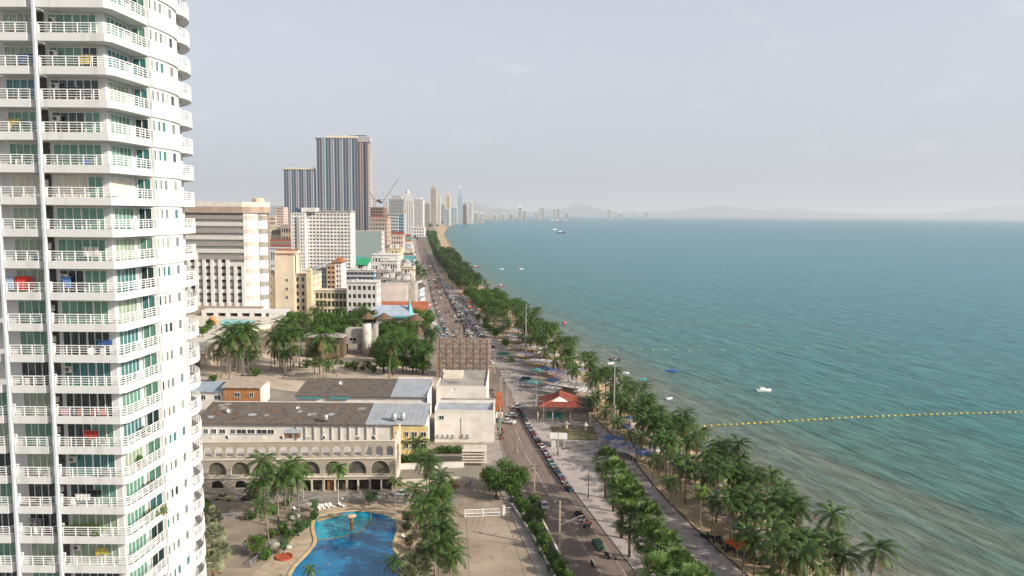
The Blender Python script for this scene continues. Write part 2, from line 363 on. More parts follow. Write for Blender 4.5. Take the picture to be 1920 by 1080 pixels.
# dark drainage line between square and sand
sheet('path_edge', lambda y: interp([(46.5, 60), (46.3, 143), (42.7, 157), (37.2, 189), (33.3, 230), (28, 262)], y), lambda y: .5+interp([(46.5, 60), (46.3, 143), (42.7, 157), (37.2, 189), (33.3, 230), (28, 262)], y), strip_rows(60, 262), .2, mat('path edge', (.12, .09, .07), .9, .3, 1))

# ---- sea
sea = bpy.data.meshes.new('sea'); D = [-16, 0, 2, 4, 7, 11, 16, 23, 32, 45, 62, 85, 115, 160, 230, 340, 520, 900, 1800, 4000, 9000, 20000, 50000, 110000]
vv = []; at_ = []
for y in ROWS:
    for d in D: vv.append((xs(y)+d*(1+y/9000 if y > 0 else 1), y, -.8)); at_.append(max(0, d)*(1+max(0, min(y, 3000)-230)/260))
nD = len(D); ff = [(i*nD+j, i*nD+j+1, (i+1)*nD+j+1, (i+1)*nD+j) for i in range(len(ROWS)-1) for j in range(nD-1)]
sea.from_pydata(vv, [], ff); sea.update()
a_ = sea.attributes.new('offshore', 'FLOAT', 'POINT'); a_.data.foreach_set('value', at_)
M_SEA = bpy.data.materials.new('sea water'); M_SEA.use_nodes = True; nt = M_SEA.node_tree; L_ = nt.links; N_ = nt.nodes; bs = N_['Principled BSDF']
bs.inputs['Roughness'].default_value = .3; bs.inputs['IOR'].default_value = 1.33; bs.inputs['Specular IOR Level'].default_value = .16
an = N_.new('ShaderNodeAttribute'); an.attribute_name = 'offshore'
tcn = N_.new('ShaderNodeTexCoord')
def nmap(rz, sc):
    r = N_.new('ShaderNodeMapping'); r.vector_type = 'POINT'; r.inputs['Rotation'].default_value = (0, 0, rz); q = N_.new('ShaderNodeMapping'); q.inputs['Scale'].default_value = sc
    L_.new(tcn.outputs['Object'], r.inputs[0]); L_.new(r.outputs[0], q.inputs[0]); return q.outputs[0]
def noise(v, scale, detail, dist=0):
    n = N_.new('ShaderNodeTexNoise'); n.inputs['Scale'].default_value = scale; n.inputs['Detail'].default_value = detail; n.inputs['Distortion'].default_value = dist; L_.new(v, n.inputs['Vector']); return n.outputs[0]
def math_(op, a, b=None, c=None):
    n = N_.new('ShaderNodeMath'); n.operation = op
    for i, x in enumerate((a, b, c)):
        if x is None: continue
        if isinstance(x, (int, float)): n.inputs[i].default_value = x
        else: L_.new(x, n.inputs[i])
    return n.outputs[0]
crest = nmap(R(-17), (1, .1, 1))
swell = noise(crest, .075, 3, .6)        # broad swell lines, roughly along the shore
med = noise(nmap(R(-20), (1, .3, 1)), .36, 6, .4)
fine = noise(nmap(R(-24), (1, .5, 1)), 1.1, 4)
big = noise(nmap(R(-12), (1, .3, 1)), .006, 4)
d0 = math_('ADD', an.outputs['Fac'], math_('MULTIPLY', math_('SUBTRACT', swell, .5), 85))
d1 = math_('ADD', d0, math_('MULTIPLY', math_('SUBTRACT', big, .5), 90))
lg = math_('LOGARITHM', math_('MAXIMUM', math_('ADD', d1, 12), 1.5), 10)
rp = N_.new('ShaderNodeValToRGB'); L_.new(math_('DIVIDE', lg, 3.4), rp.inputs[0]); el = rp.color_ramp.elements
SEAC = [(.0, (.17, .155, .12)), (.33, (.135, .14, .11)), (.45, (.09, .125, .10)), (.53, (.055, .13, .11)), (.62, (.032, .138, .135)), (.76, (.032, .15, .17)), (1, (.045, .18, .23))]
el[0].position = SEAC[0][0]; el[0].color = SEAC[0][1]+(1,); el[1].position = 1; el[1].color = SEAC[-1][1]+(1,)
for p, c in SEAC[1:-1]: e = el.new(p); e.color = c+(1,)
mr = N_.new('ShaderNodeMapRange'); mr.inputs[1].default_value = .3; mr.inputs[2].default_value = .7; mr.inputs[3].default_value = .62; mr.inputs[4].default_value = 1.4; L_.new(med, mr.inputs[0])
hv = N_.new('ShaderNodeHueSaturation'); L_.new(rp.outputs[0], hv.inputs['Color']); L_.new(mr.outputs[0], hv.inputs['Value']); 
fm1 = noise(nmap(R(-15), (1, .15, 1)), .16, 6, 1.2)
near = N_.new('ShaderNodeMapRange'); near.inputs[1].default_value = 45; near.inputs[2].default_value = 2; near.inputs[3].default_value = 0; near.inputs[4].default_value = 1; L_.new(an.outputs['Fac'], near.inputs[0])
edge_ = N_.new('ShaderNodeMapRange'); edge_.inputs[1].default_value = 4.5; edge_.inputs[2].default_value = 0; L_.new(math_('ADD', an.outputs['Fac'], math_('MULTIPLY', math_('SUBTRACT', fm1, .5), 14)), edge_.inputs[0])
ff_ = N_.new('ShaderNodeMapRange'); ff_.inputs[1].default_value = .70; ff_.inputs[2].default_value = .76; L_.new(math_('ADD', fm1, math_('MULTIPLY', math_('SUBTRACT', fine, .5), .18)), ff_.inputs[0])
foam = math_('MULTIPLY', math_('MAXIMUM', math_('MULTIPLY', ff_.outputs[0], near.outputs[0]), math_('MULTIPLY', edge_.outputs[0], .6)), .7)
fx = N_.new('ShaderNodeMixRGB'); fx.inputs[2].default_value = (.6, .6, .56, 1); L_.new(foam, fx.inputs[0]); L_.new(hv.outputs[0], fx.inputs[1]); L_.new(fx.outputs[0], bs.inputs['Base Color'])
hgt = math_('ADD', math_('ADD', math_('MULTIPLY', swell, 2.2), math_('MULTIPLY', med, 1.0)), math_('MULTIPLY', fine, .3))
bp = N_.new('ShaderNodeBump'); bp.inputs['Strength'].default_value = .8; bp.inputs['Distance'].default_value = .8; L_.new(hgt, bp.inputs['Height']); L_.new(bp.outputs[0], bs.inputs['Normal'])
sea.materials.append(M_SEA); so = put('sea', sea); so['kind'] = 'structure'

# ---- far hills (ridge line measured against the sky, each range with a foot in front and a back slope)
M_HILL = mat('hill forest', (.06, .09, .05), 1, .3, .002, col2=(.12, .13, .09))
def ridge(pts, Y, depth, foot=0):
    b = MB(); rows = []
    P = []
    for (a, b2) in zip(pts, pts[1:]):
        n = max(1, int(abs(b2[0]-a[0])/6))
        for q in range(n):
            t = q/n; t2 = t*t*(3-2*t); P.append((a[0]+(b2[0]-a[0])*t, a[1]+(b2[1]-a[1])*t2+ru(-.5, .5)))
    P.append(pts[-1])
    for px, py in P:
        X, Z = atY(px, py, Y); Z = max(Z, 2)
        for (k, h) in ((-1, 0), (-.55, .38), (-.2, .8), (0, 1), (.35, .7), (1, 0)):
            b.v.append((X+ru(-20, 20)*(1-abs(k)), Y+k*depth*(1 if h in (0, 1) else ru(.85, 1.15)), Z*h*(1 if h in (0, 1) else ru(.85, 1.12))))
    for i in range(len(P)-1):
        for j in range(5): b.f.append((i*6+j, (i+1)*6+j, (i+1)*6+j+1, i*6+j+1)); b.mi.append(0)
    o = b.build('hill', M_HILL, smooth=True); o['kind'] = 'structure'; return o
random.seed(3)
ridge([(150, 396), (330, 384), (400, 381), (450, 384), (520, 386), (560, 390), (620, 392), (700, 397), (800, 399), (870, 401)], 26000, 2500)
ridge([(835, 400), (868, 390), (890, 378), (905, 383), (925, 390), (960, 393), (1000, 397), (1035, 392), (1062, 390), (1086, 381), (1105, 387), (1135, 395), (1180, 399), (1230, 402)], 46500, 2000)
ridge([(1150, 401), (1240, 397), (1300, 391), (1345, 386), (1375, 388), (1420, 393), (1480, 390), (1540, 396), (1600, 401), (1680, 404)], 47500, 2000)
ridge([(1640, 404), (1730, 402), (1790, 397), (1835, 390), (1870, 384), (1920, 383), (2000, 380), (2150, 390)], 50000, 2500)

# ---- the hazy air of the bay
hz = bpy.data.materials.new('sea haze'); hz.use_nodes = True; nt = hz.node_tree
for n in list(nt.nodes): nt.nodes.remove(n)
ho = nt.nodes.new('ShaderNodeOutputMaterial'); pv = nt.nodes.new('ShaderNodeVolumePrincipled')
pv.inputs['Color'].default_value = (.86, .925, 1.0, 1); pv.inputs['Density'].default_value = 4e-5; pv.inputs['Anisotropy'].default_value = .1
nt.links.new(pv.outputs[0], ho.inputs['Volume'])
MB().box(-80000, 130000, -9000, 88000, -3, 900).build('haze', hz)['kind'] = 'stuff'
# ------------------------------------------------------------ vegetation kinds (each built once, then copied)
def leafmat(name, c, c2, tr=.15, rand=.25, scale=.9):
    m = mat(name, c, .55, .3, scale, col2=c2, spec=.35, rand=rand, lo=.3, hi=.7); nt = m.node_tree; b = nt.nodes['Principled BSDF']; o = nt.nodes['Material Output']
    t = nt.nodes.new('ShaderNodeBsdfTranslucent'); x = nt.nodes.new('ShaderNodeMixShader'); x.inputs[0].default_value = tr
    h = nt.nodes.new('ShaderNodeHueSaturation'); h.inputs['Value'].default_value = 1.3; h.inputs['Hue'].default_value = .48
    src = b.inputs['Base Color'].links[0].from_socket
    nt.links.new(src, h.inputs['Color']); nt.links.new(h.outputs[0], t.inputs[0]); nt.links.new(b.outputs[0], x.inputs[1]); nt.links.new(t.outputs[0], x.inputs[2]); nt.links.new(x.outputs[0], o.inputs[0])
    return m
L_PALM = leafmat('coconut frond', (.074, .14, .018), (.013, .042, .008))
L_PALMB = leafmat('bright frond', (.12, .21, .02), (.035, .09, .012))
L_FAN = leafmat('fan palm leaf', (.15, .23, .055), (.028, .07, .018))
L_SILV = leafmat('silver palm leaf', (.28, .29, .17), (.09, .12, .06))
L_DEAD = leafmat('dead frond', (.24, .16, .07), (.14, .09, .04), .1)
L_TREE = leafmat('tree leaf', (.075, .16, .014), (.014, .05, .006))
L_TREEB = leafmat('light tree leaf', (.11, .19, .02), (.03, .075, .01))
L_CAS = leafmat('casuarina leaf', (.06, .088, .022), (.017, .036, .008))
L_BROWN = leafmat('brown leaf', (.15, .10, .05), (.07, .06, .03))
L_FRAN = leafmat('frangipani leaf', (.07, .15, .05), (.03, .08, .03))
M_FLOWER = mat('white blossom', (.7, .66, .62), .6, .1, 3)
M_TRUNK = mat('palm trunk', (.30, .25, .20), .9, .3, 2.5, stretch=(1, 1, 5))
M_BARK = mat('bark', (.13, .10, .075), .95, .3, 2)
def frond(b, c, az, el, L, nl, lw, ll, droop, mi=0, w0=.05, curl=0):
    """one feather leaf: bending rib with separate leaflets hanging off both sides"""
    pts = []; p = Vector(c); a = el; st = L/nl
    ca, sa = math.cos(az), math.sin(az)
    for k in range(nl+1):
        pts.append(p.copy()); p = p+Vector((math.cos(a)*ca, math.cos(a)*sa, math.sin(a)))*st; a -= droop/nl*(1+k/nl)
        az2 = az+curl*k/nl; ca, sa = math.cos(az2), math.sin(az2)
    b.m = mi
    for k in range(nl):
        t = k/nl; p, q = pts[k], pts[k+1]; d = (q-p).normalized(); s = d.cross(Vector((0, 0, 1)))
        if s.length < .05: s = Vector((-sa, ca, 0))
        s.normalize(); up = s.cross(d)
        w = w0*(1-t)+.012; b.poly([p-s*w, p+s*w, q+s*w, q-s*w])
        if t < .12: continue
        l = ll*(math.sin(min(1, (t-.08)*1.25)*pi*.86)**.6)*ru(.85, 1.15)
        for sg in (-1, 1):
            tip = p+s*sg*l*.8+d*l*.5-Vector((0, 0, 1))*l*ru(.25, .6)+up*.05
            m = (p+tip)/2+d*lw; b.poly([p-d*lw*.3, p+d*lw*.8, m+d*.0, tip])
def palm_mesh(H, r, n, seed, nl=15, lw=.17, ll=1.0, leaf=0, lean=.6, dead=3, top_el=1.25):
    random.seed(seed); tr = MB(); az = ru(0, 6.28); lx, ly = math.cos(az)*lean, math.sin(az)*lean
    path = [(lx*(t*t), ly*(t*t), H*t) for t in (0, .15, .35, .55, .75, .9, 1)]
    tr.tube(path, [.24, .17, .145, .13, .12, .12, .14], 7)
    top = Vector((lx, ly, H)); cr = MB()
    for i in range(n):
        t = i/n; el = top_el-t*1.75+ru(-.12, .12); azi = i*2.399+ru(-.25, .25)
        frond(cr, top+Vector((0, 0, .15)), azi, el, r*ru(.85, 1.12)*(.8 if t < .15 else 1), nl, lw, ll, 1.15-.25*t+ru(-.1, .15), 0, curl=ru(-.3, .3))
    for i in range(dead): frond(cr, top-Vector((0, 0, .1)), ru(0, 6.28), -.85, r*.75, nl-3, lw, ll*.8, .5, 1)
    cr.m = 1
    for i in range(5):
        a = ru(0, 6.28); cr.lathe([(.02, -.14), (.13, -.05), (.13, .06), (.02, .14)], (top.x+.28*math.cos(a), top.y+.28*math.sin(a), top.z-.2), 5)
    return tr, cr
def fan_mesh(H, n, seed, R0=1.0, pet=1.25, seg=11, spread=2.5):
    random.seed(seed); tr = MB().tube([(0, 0, 0), (.05, 0, H*.5), (0, .05, H)], [.3, .25, .3], 8); cr = MB()
    for i in range(n):
        t = i/n; el = 1.45-t*2.35+ru(-.15, .15); az = i*2.399+ru(-.2, .2); d = Vector((math.cos(el)*math.cos(az), math.cos(el)*math.sin(az), math.sin(el)))
        c = Vector((0, 0, H))+d*pet*ru(.8, 1.15)+Vector((0, 0, -.1*t)); s = d.cross(Vector((0, 0, 1))).normalized() if abs(d.z) < .97 else Vector((1, 0, 0)); u = s.cross(d)
        cr.m = 0; cr.bar((0, 0, H-.1), c, .05); rr = R0*ru(.85, 1.15)
        cr.m = 1 if t > .9 else 0
        tilt = u*.25
        for k in range(seg):
            a0 = -spread/2*1.25+spread*1.25*k/(seg-1); dr = (d*math.cos(a0)+s*math.sin(a0)+tilt*.6).normalized(); pr = (s*math.cos(a0)-d*math.sin(a0)).normalized()
            mid_ = c+dr*rr*.55; tip = c+dr*rr*(1-.15*abs(a0))-Vector((0, 0, .22))*rr
            cr.poly([c, mid_+pr*rr*.08, tip, mid_-pr*rr*.08+u*.04])
    return tr, cr
def leafy(b, c, rad, n, size, mi=0, flat=1.0):
    b.m = mi
    for _ in range(n):
        while True:
            d = Vector((ru(-1, 1), ru(-1, 1), ru(-1, 1)))
            if .05 < d.length < 1: break
        d.normalize(); r = rad*(1-.45*rnd()**2); p = Vector(c)+Vector((d.x*r, d.y*r, d.z*r*flat))
        n_ = (d+Vector((ru(-.7, .7), ru(-.7, .7), ru(-.3, .9)))).normalized(); a = n_.cross(Vector((ru(-1, 1), ru(-1, 1), ru(-1, 1)))).normalized(); e = n_.cross(a); s = size*ru(.6, 1.3)
        b.poly([p-a*s, p-e*s*.5, p+a*s, p+e*s*.5])
def tree_mesh(H, W, seed, blobs=22, per=90, size=.26, base=.35, flat=.75, mi_p=.35, irregular=.25, top=1.0):
    random.seed(seed); tr = MB(); cr = MB(); tr.tube([(0, 0, 0), (.1, .05, H*base*.6), (0, .1, H*base)], [.32, .24, .2], 7)
    cz = H*(base+(1-base)*.5); hz_ = H*(1-base)*.5
    for i in range(blobs):
        a = i*2.399; t = (i+.5)/blobs; zz = 1-2*t; rr = math.sqrt(max(0, 1-zz*zz))
        k = ru(.45, .85) if i % 3 else ru(.1, .5)
        c = Vector((math.cos(a)*rr*W/2*k*ru(1-irregular, 1+irregular), math.sin(a)*rr*W/2*k*ru(1-irregular, 1+irregular), cz+zz*hz_*.72*top))
        br = W*.17*ru(.75, 1.35)
        leafy(cr, c, br, int(per*ru(.7, 1.3)), size, 0 if rnd() > mi_p else 1, flat)
        if i % 2 == 0: tr.tube([(0, .1, H*base*.9), (c.x*.5, c.y*.5, (H*base+c.z)/2+.1), tuple(c)], [.13, .08, .03], 5)
    return tr, cr
PROTO = {}
def kind_(key, name, label, cat, pair, mats, tmat):
    tr, cr = pair; o = thing(name, label, cat); tr.build('trunk', tmat, o, smooth=True); cr.build('crown', mats, o); PROTO.setdefault(key, []).append([o, False, name, cat]); return o
for i in range(5): kind_('coco', 'coconut_palm', 'palm', 'palm tree', palm_mesh([9.5, 10.5, 8.6, 11.4, 10][i], [4.3, 4.6, 4.1, 4.7, 4.4][i], 23, 40+i, lean=[.5, 1.3, .3, 1.8, .9][i]), [L_PALM, L_DEAD], M_TRUNK)
for i in range(2): kind_('bright', 'areca_palm', 'palm', 'palm tree', palm_mesh([8.2, 9][i], 3.4, 15, 60+i, lean=.2, dead=0, ll=.8, top_el=1.1), [L_PALMB, L_DEAD], mat('pale palm trunk', (.42, .38, .33), .8, .2, 2))
for i in range(2): kind_('cocofar', 'coconut_palm', 'palm', 'palm tree', palm_mesh([9.5, 10.5][i], 4.6, 17, 70+i, nl=6, lw=.5, ll=1.3, lean=.8), [L_PALM, L_DEAD], M_TRUNK)
for i in range(3): kind_('fan', 'fan_palm', 'palm', 'palm tree', fan_mesh([7.6, 8.4, 8][i], 46, 80+i, 1.9, 2.1, 11), [L_FAN, L_DEAD], mat('dark palm trunk', (.14, .11, .08), .95, .3, 2))
for i in range(2): kind_('silver', 'silver_fan_palm', 'palm', 'palm tree', fan_mesh([4.6, 5.2][i], 50, 90+i, 1.4, 1.5), [L_SILV, L_DEAD], M_BARK)
for i in range(3): kind_('tree', 'broadleaf_tree', 'tree', 'tree', tree_mesh([8, 7, 9][i], [8, 7, 9][i], 100+i, 26, 120, .24), [L_TREE, L_TREEB], M_BARK)
for i in range(2): kind_('light', 'broadleaf_tree', 'tree', 'tree', tree_mesh([5, 6][i], [5.5, 6][i], 110+i, 20, 100, .22, .25), [L_TREEB, L_TREE], M_BARK)
for i in range(2): kind_('far', 'far_broadleaf_tree', 'tree', 'tree', tree_mesh([10, 11][i], [11, 12][i], 120+i, 18, 40, .6, .2), [L_TREE, L_CAS], M_BARK)  # broadleaf trees again, with coarser crowns for the distance
for i in range(2): kind_('cas', 'casuarina_tree', 'tree', 'tree', tree_mesh([12, 13][i], [10, 9][i], 130+i, 22, 60, .45, .15, 1.1), [L_CAS, L_TREE], M_BARK)
for i in range(2): kind_('brown', 'brown_tree', 'tree', 'tree', tree_mesh([7, 9][i], [8, 10][i], 140+i, 18, 60, .4, .25), [L_BROWN, L_CAS], M_BARK)
for i in range(2): kind_('fran', 'frangipani_tree', 'tree', 'tree', tree_mesh([3.6, 4][i], [4, 4.4][i], 150+i, 18, 70, .17, .3, .7, .12), [L_FRAN, M_FLOWER], mat('pale bark', (.3, .27, .24), .9, .2, 2))
for i in range(2): kind_('bush', 'bush', 'bush', 'bush', tree_mesh([1.8, 2.2][i], [2.6, 3][i], 160+i, 10, 60, .17, .1), [L_TREE, L_TREEB], M_BARK)
TREES = []
def grow(key, x, y, label, group=None, s=1, z=0, rz=None, idx=None):
    ps = PROTO[key]; pr = ps[random.randrange(len(ps)) if idx is None else idx % len(ps)]
    o = pr[0] if not pr[1] else copy_tree(pr[0]); pr[1] = True
    place(o, x, y, z, ru(0, 6.28) if rz is None else rz, s, label, group); o['category'] = pr[3]
    if group is None and 'group' in o: del o['group']
    TREES.append(o); return o
def scatter(key, pts, label, group, smin=.85, smax=1.2, z=0):
    for x, y in pts: grow(key, x, y, label, group, ru(smin, smax), z)
random.seed(21)
def band(fl, fr, y0, y1, sp, jit=.5, grow_y=1.0):
    """staggered planting positions between two lines"""
    out = []; y = y0; k = 0
    while y < y1:
        a, b2 = fl(y), fr(y); n = max(1, int((b2-a)/sp))
        for i in range(n):
            out.append((a+(b2-a)*(i+.5+ru(-jit, jit))/n, y+ru(-jit, jit)*sp))
        y += sp*ru(.8, 1.2)*grow_y; k += 1
    return out
# palms between the seafront square and the sea
scatter('coco', band(lambda y: xs(y)-22, lambda y: xs(y)-(3.5 if y < 185 else 5), 128, 262, 4.35), 'coconut palm on the sand between the seafront square and the sea', 'coconut palms along the near beach', .78, 1.08)
scatter('coco', [(SL(y)+ru(-1, 1.5), y) for y in (176, 190, 205, 214, 223, 236, 247, 256)], 'coconut palm at the edge of the path beside the seafront square', 'coconut palms beside the path', .75, .95)
scatter('bright', [at(1256, 900), at(1228, 878), at(1312, 985), at(1275, 925)], 'slender bright green palm with pale trunk standing by the path', 'bright green palms by the path', .9, 1.05)
scatter('coco', band(lambda y: SL(y)+4, lambda y: xs(y)-6, 266, 420, 6.3), 'coconut palm among the beach canopies beyond the red roofed pavilion', 'coconut palms on the middle beach', .85, 1.15)
scatter('coco', band(lambda y: SL(y)+2, lambda y: xs(y)-6, 422, 520, 7), 'coconut palm on the beach beside the parked cars', 'coconut palms by the parking', .8, 1.1)
scatter('light', [(SL(y)+ru(-2, 1), y) for y in (395, 425, 440, 455, 472, 490)], 'light green roadside tree beside the row of parked cars', 'light green trees by the parked cars', .9, 1.3)
scatter('tree', band(lambda y: SL(y)+1, lambda y: xs(y)-5, 525, 640, 6.5), 'bright green round tree on the beach beside the parked cars', 'round green beach trees', .9, 1.25)
scatter('cocofar', band(lambda y: SL(y)+2, lambda y: xs(y)-8, 645, 700, 10), 'distant coconut palm on the beach', 'distant beach palms', .9, 1.1)
scatter('cas', band(lambda y: xr(y)+9, lambda y: xs(y)-7, 700, 1300, 8, .5, 1.0), 'dark feathery tree of the beach wood', 'trees of the dark beach wood', .9, 1.3)
scatter('far', band(lambda y: xr(y)+12, lambda y: xs(y)-28, 1310, 2600, 16, .5, 1.3), 'far green tree beside the curving sand', 'far trees beside the beach road', 1.0, 1.5)
# fan palms of the square: the double row
fp = [(1135, 935), (1150, 960), (1168, 985), (1180, 1045), (1165, 1010), (1190, 1015), (1212, 1060), (1215, 1095), (1245, 1120), (1265, 1165), (1300, 1190), (1235, 1180), (1275, 1230)]
for i, (px, py) in enumerate(fp):
    x, y = at(px, py); grow('fan', x, y, 'bushy fan palm of the dark cluster on the seafront square', 'fan palms on the seafront square', ru(1.05, 1.25))
# palm and tree island in the far road
for px, py in [(779, 540), (786, 545), (792, 548), (783, 530)]:
    x, y = at(px, py); grow('cocofar', x, y, 'tall bushy palm at the left kerb of the far road', 'tall palms at the far kerb', ru(1.5, 1.8))
# garden of the beach club behind the dark roofs
G1 = 'coconut palm in the sandy garden below the hotel terrace'
for px, py in [(425, 700), (440, 690), (470, 695), (455, 705), (475, 700), (415, 708), (430, 712), (462, 684)]:
    x, y = at(px, py); grow('coco', x, y, G1, 'garden palms below the terrace', ru(1.45, 1.75))
for px, py in [(525, 690), (535, 685), (545, 695), (550, 688), (515, 682), (530, 700), (520, 676), (556, 680), (540, 678), (530, 684), (562, 688)]:
    x, y = at(px, py); grow('coco', x, y, 'coconut palm of the dense clump in the middle of the garden', 'garden palm clump', ru(1.4, 1.75))
for px, py in [(612, 708), (600, 700), (590, 702), (625, 700)]:
    x, y = at(px, py); grow('coco', x, y, 'low spreading palm just behind the long dark roof', 'palms behind the long dark roof', ru(1.1, 1.35))
x, y = at(607, 712); grow('coco', x, y, 'tallest garden palm with a thin pale trunk, left of the concrete stair block', None, 1.95, idx=0)
for px, py in [(745, 690), (762, 700), (785, 702), (800, 705), (740, 702), (806, 690), (730, 708)]:
    x, y = at(px, py); grow('coco', x, y, 'palm beside the street right of the concrete stair block', 'palms right of the stair block', ru(1.2, 1.5))
for px, py in [(715, 680), (735, 672), (755, 665), (770, 660), (720, 660), (745, 650), (765, 640), (735, 640)]:
    x, y = at(px, py); grow('tree', x, y, 'dense dark green tree right of the concrete stair block', 'dark trees right of the stair block', ru(1.15, 1.45))
for px, py, z in [(545, 612, 4), (565, 618, 4), (590, 616, 3), (610, 622, 3), (640, 618, 2), (660, 624, 2), (580, 632, 2), (625, 636, 1), (650, 640, 1), (670, 632, 0), (690, 628, 0), (700, 618, 0), (555, 600, 4), (720, 616, 0), (680, 612, 0), (640, 606, 0), (605, 606, 2)]:
    x, y = at(px, py, z); grow(random.choice(['light', 'tree', 'coco']), x, y, 'tree in the green belt between the hotel terrace and the thatched roofs', 'green belt behind the garden', ru(.9, 1.3), z)
for px, py, z in [(388, 625, 10), (395, 618, 10), (380, 632, 10)]:
    x, y = at(px, py, z); grow('light', x, y, 'small tree at the left end of the hotel pool terrace', 'terrace planting', .9, z)
for i in range(125):
    px, py = ru(542, 805), ru(598, 642)
    if 640 < px < 712 and py > 622: continue
    z = 0; x, y = at(px, py, z); grow(random.choice(['light', 'tree', 'light', 'light', 'tree', 'brown' if i % 4 == 0 else 'light']), x, y, 'tree in the green belt between the hotel terrace and the thatched roofs', 'green belt behind the garden', ru(.95, 1.35), z)
for px, py in [(418, 704), (436, 702), (452, 698), (466, 702), (480, 700), (444, 712)]:
    x, y = at(px, py); grow('coco', x+ru(-2, 2), y+ru(-3, 3), 'short palm under the tall garden palms below the terrace', 'short palms below the terrace', ru(.75, 1.05))
for px, py in [(515, 690), (528, 694), (540, 698), (552, 694), (560, 684), (535, 704), (508, 696)]:
    x, y = at(px, py); grow('coco', x, y, 'short palm filling the dense clump in the middle of the garden', 'short palms of the middle clump', ru(.75, 1.1))
for px, py in [(596, 712), (608, 706), (620, 710), (632, 706), (586, 710), (600, 716), (616, 718)]:
    x, y = at(px, py); grow('coco', x, y, 'squat palm close behind the second dark roof', 'squat palms behind the second dark roof', ru(.65, .85))
for i in range(26):
    px, py = ru(700, 808), ru(655, 706); x, y = at(px, py); k = random.choice(['tree', 'tree', 'tree', 'light']); grow(k, x, y, '%s in the dense mass between the stair block and the road' % {'tree': 'dark leafy tree', 'coco': 'coconut palm', 'light': 'light green tree'}[k], 'dense trees beside the road', ru(.9, 1.3))
for px, py in [(652, 690), (665, 694), (680, 695), (690, 690), (640, 684), (700, 698), (612, 672), (575, 690), (480, 706), (400, 716), (560, 668)]:
    x, y = at(px, py); grow('bush', x, y, 'low dark shrub in the sandy garden around the concrete stair block', 'garden shrubs', ru(1.3, 2))
# pool garden in the foreground
def one(key, px, py, label, s=1, idx=None, z=0, group=None):
    x, y = at(px, py, z); return grow(key, x, y, label, group, s, z, idx=idx)
NP = 'coconut palm with arching fronds left of the swimming pool'
one('coco', 488, 950, 'coconut palm in front of the arcade left of the swimming pool', 1.15, 0)
one('coco', 522, 978, 'broad coconut palm just left of the swimming pool', 1.15, 2)
one('coco', 505, 1030, 'low dark coconut palm over the left drive', .85, 3)
one('coco', 545, 975, 'dark coconut palm between two others left of the pool', 1.05, 1)
one('bright', 569, 942, 'light green palm with pale trunk at the upper left of the pool deck', 1.0, 0)
one('bright', 634, 948, 'slender palm with a white trunk in front of the arcade beside the pool', 1.05, 1)
one('bright', 741, 952, 'small bright palm at the right end of the arcade', .8, 0)
one('fran', 695, 948, 'flowering frangipani above the pool in front of the arcade', 1.0, 0)
one('fran', 590, 960, 'bare frangipani at the pool deck corner', .8, 1)
one('fran', 562, 1005, 'white flowering frangipani on the left pool deck', 1.0, 0)
one('fran', 533, 1040, 'white flowering frangipani in a red planter', .9, 1)
one('fran', 548, 985, 'frangipani behind the left pool deck', .8, 1)
one('light', 480, 1042, 'yellow green bush palm over the left drive', .85, 0)
one('bright', 583, 1120, 'bright palm just below the edge of the pool', .6, 1)
for i, (px, py) in enumerate([(405, 1040), (400, 1100), (412, 1075), (398, 1010)]): one('silver' , px, py, 'silvery fan palm at the foot of the white tower', .95, i, group='silver palms at the tower foot')
one('tree', 388, 975, 'dark green tree between the white tower and the car', .5, 0)
one('tree', 385, 960, 'dark green hedge tree below the arcade beside the tower', .45, 1)
one('light', 530, 1125, 'round green bush at the lower edge left of the pool', .75, 1)
for i, (px, py, s) in enumerate([(806, 945, 1.05), (812, 985, .95), (822, 1010, .95), (805, 1035, .9), (835, 1045, .95), (845, 1090, .85), (815, 1080, .9), (850, 1120, .9), (790, 1000, .9), (800, 925, 1.0), (825, 960, .9), (815, 1020, 1.0), (830, 1000, .95), (800, 1060, .95), (838, 1075, .9), (822, 1105, .95)]):
    one('coco', px, py, 'coconut palm of the dark row between the pool and the car park', s, i, group='palm row between pool and car park')
for i, (px, py) in enumerate([(795, 1085), (770, 1105), (788, 1115), (765, 1130)]): one('silver', px, py, 'silvery fan palm at the right side of the pool', .95, i, group='silver palms right of the pool')
for i, (px, py) in enumerate([(762, 1000), (768, 1030), (778, 965), (765, 985)]): one('brown', px, py, 'reddish brown shrub right of the pool', .35, i, group='brown shrubs right of the pool')
one('coco', 737, 1110, 'dark single palm over the right rim of the pool', .62, 0)
one('coco', 790, 905, 'large spreading palm in front of the yellow house', 1.05, 4)
one('brown', 850, 925, 'thin brownish tree beside the large spreading palm', .5, 0)
for i, (px, py) in enumerate([(930, 935), (960, 940), (945, 915), (975, 925), (918, 920)]): one('tree', px, py, 'wide green tree above the white gate', .86, i, group='wide green trees above the white gate')
for i, (px, py) in enumerate([(985, 960), (998, 975), (1006, 1005), (1020, 1030), (1040, 1060), (1052, 1080), (1062, 1100), (1012, 985), (1000, 950)]):
    one('light', px, py, 'small green tree in the strip between the car park and the road', .62, i, group='small trees along the car park fence')
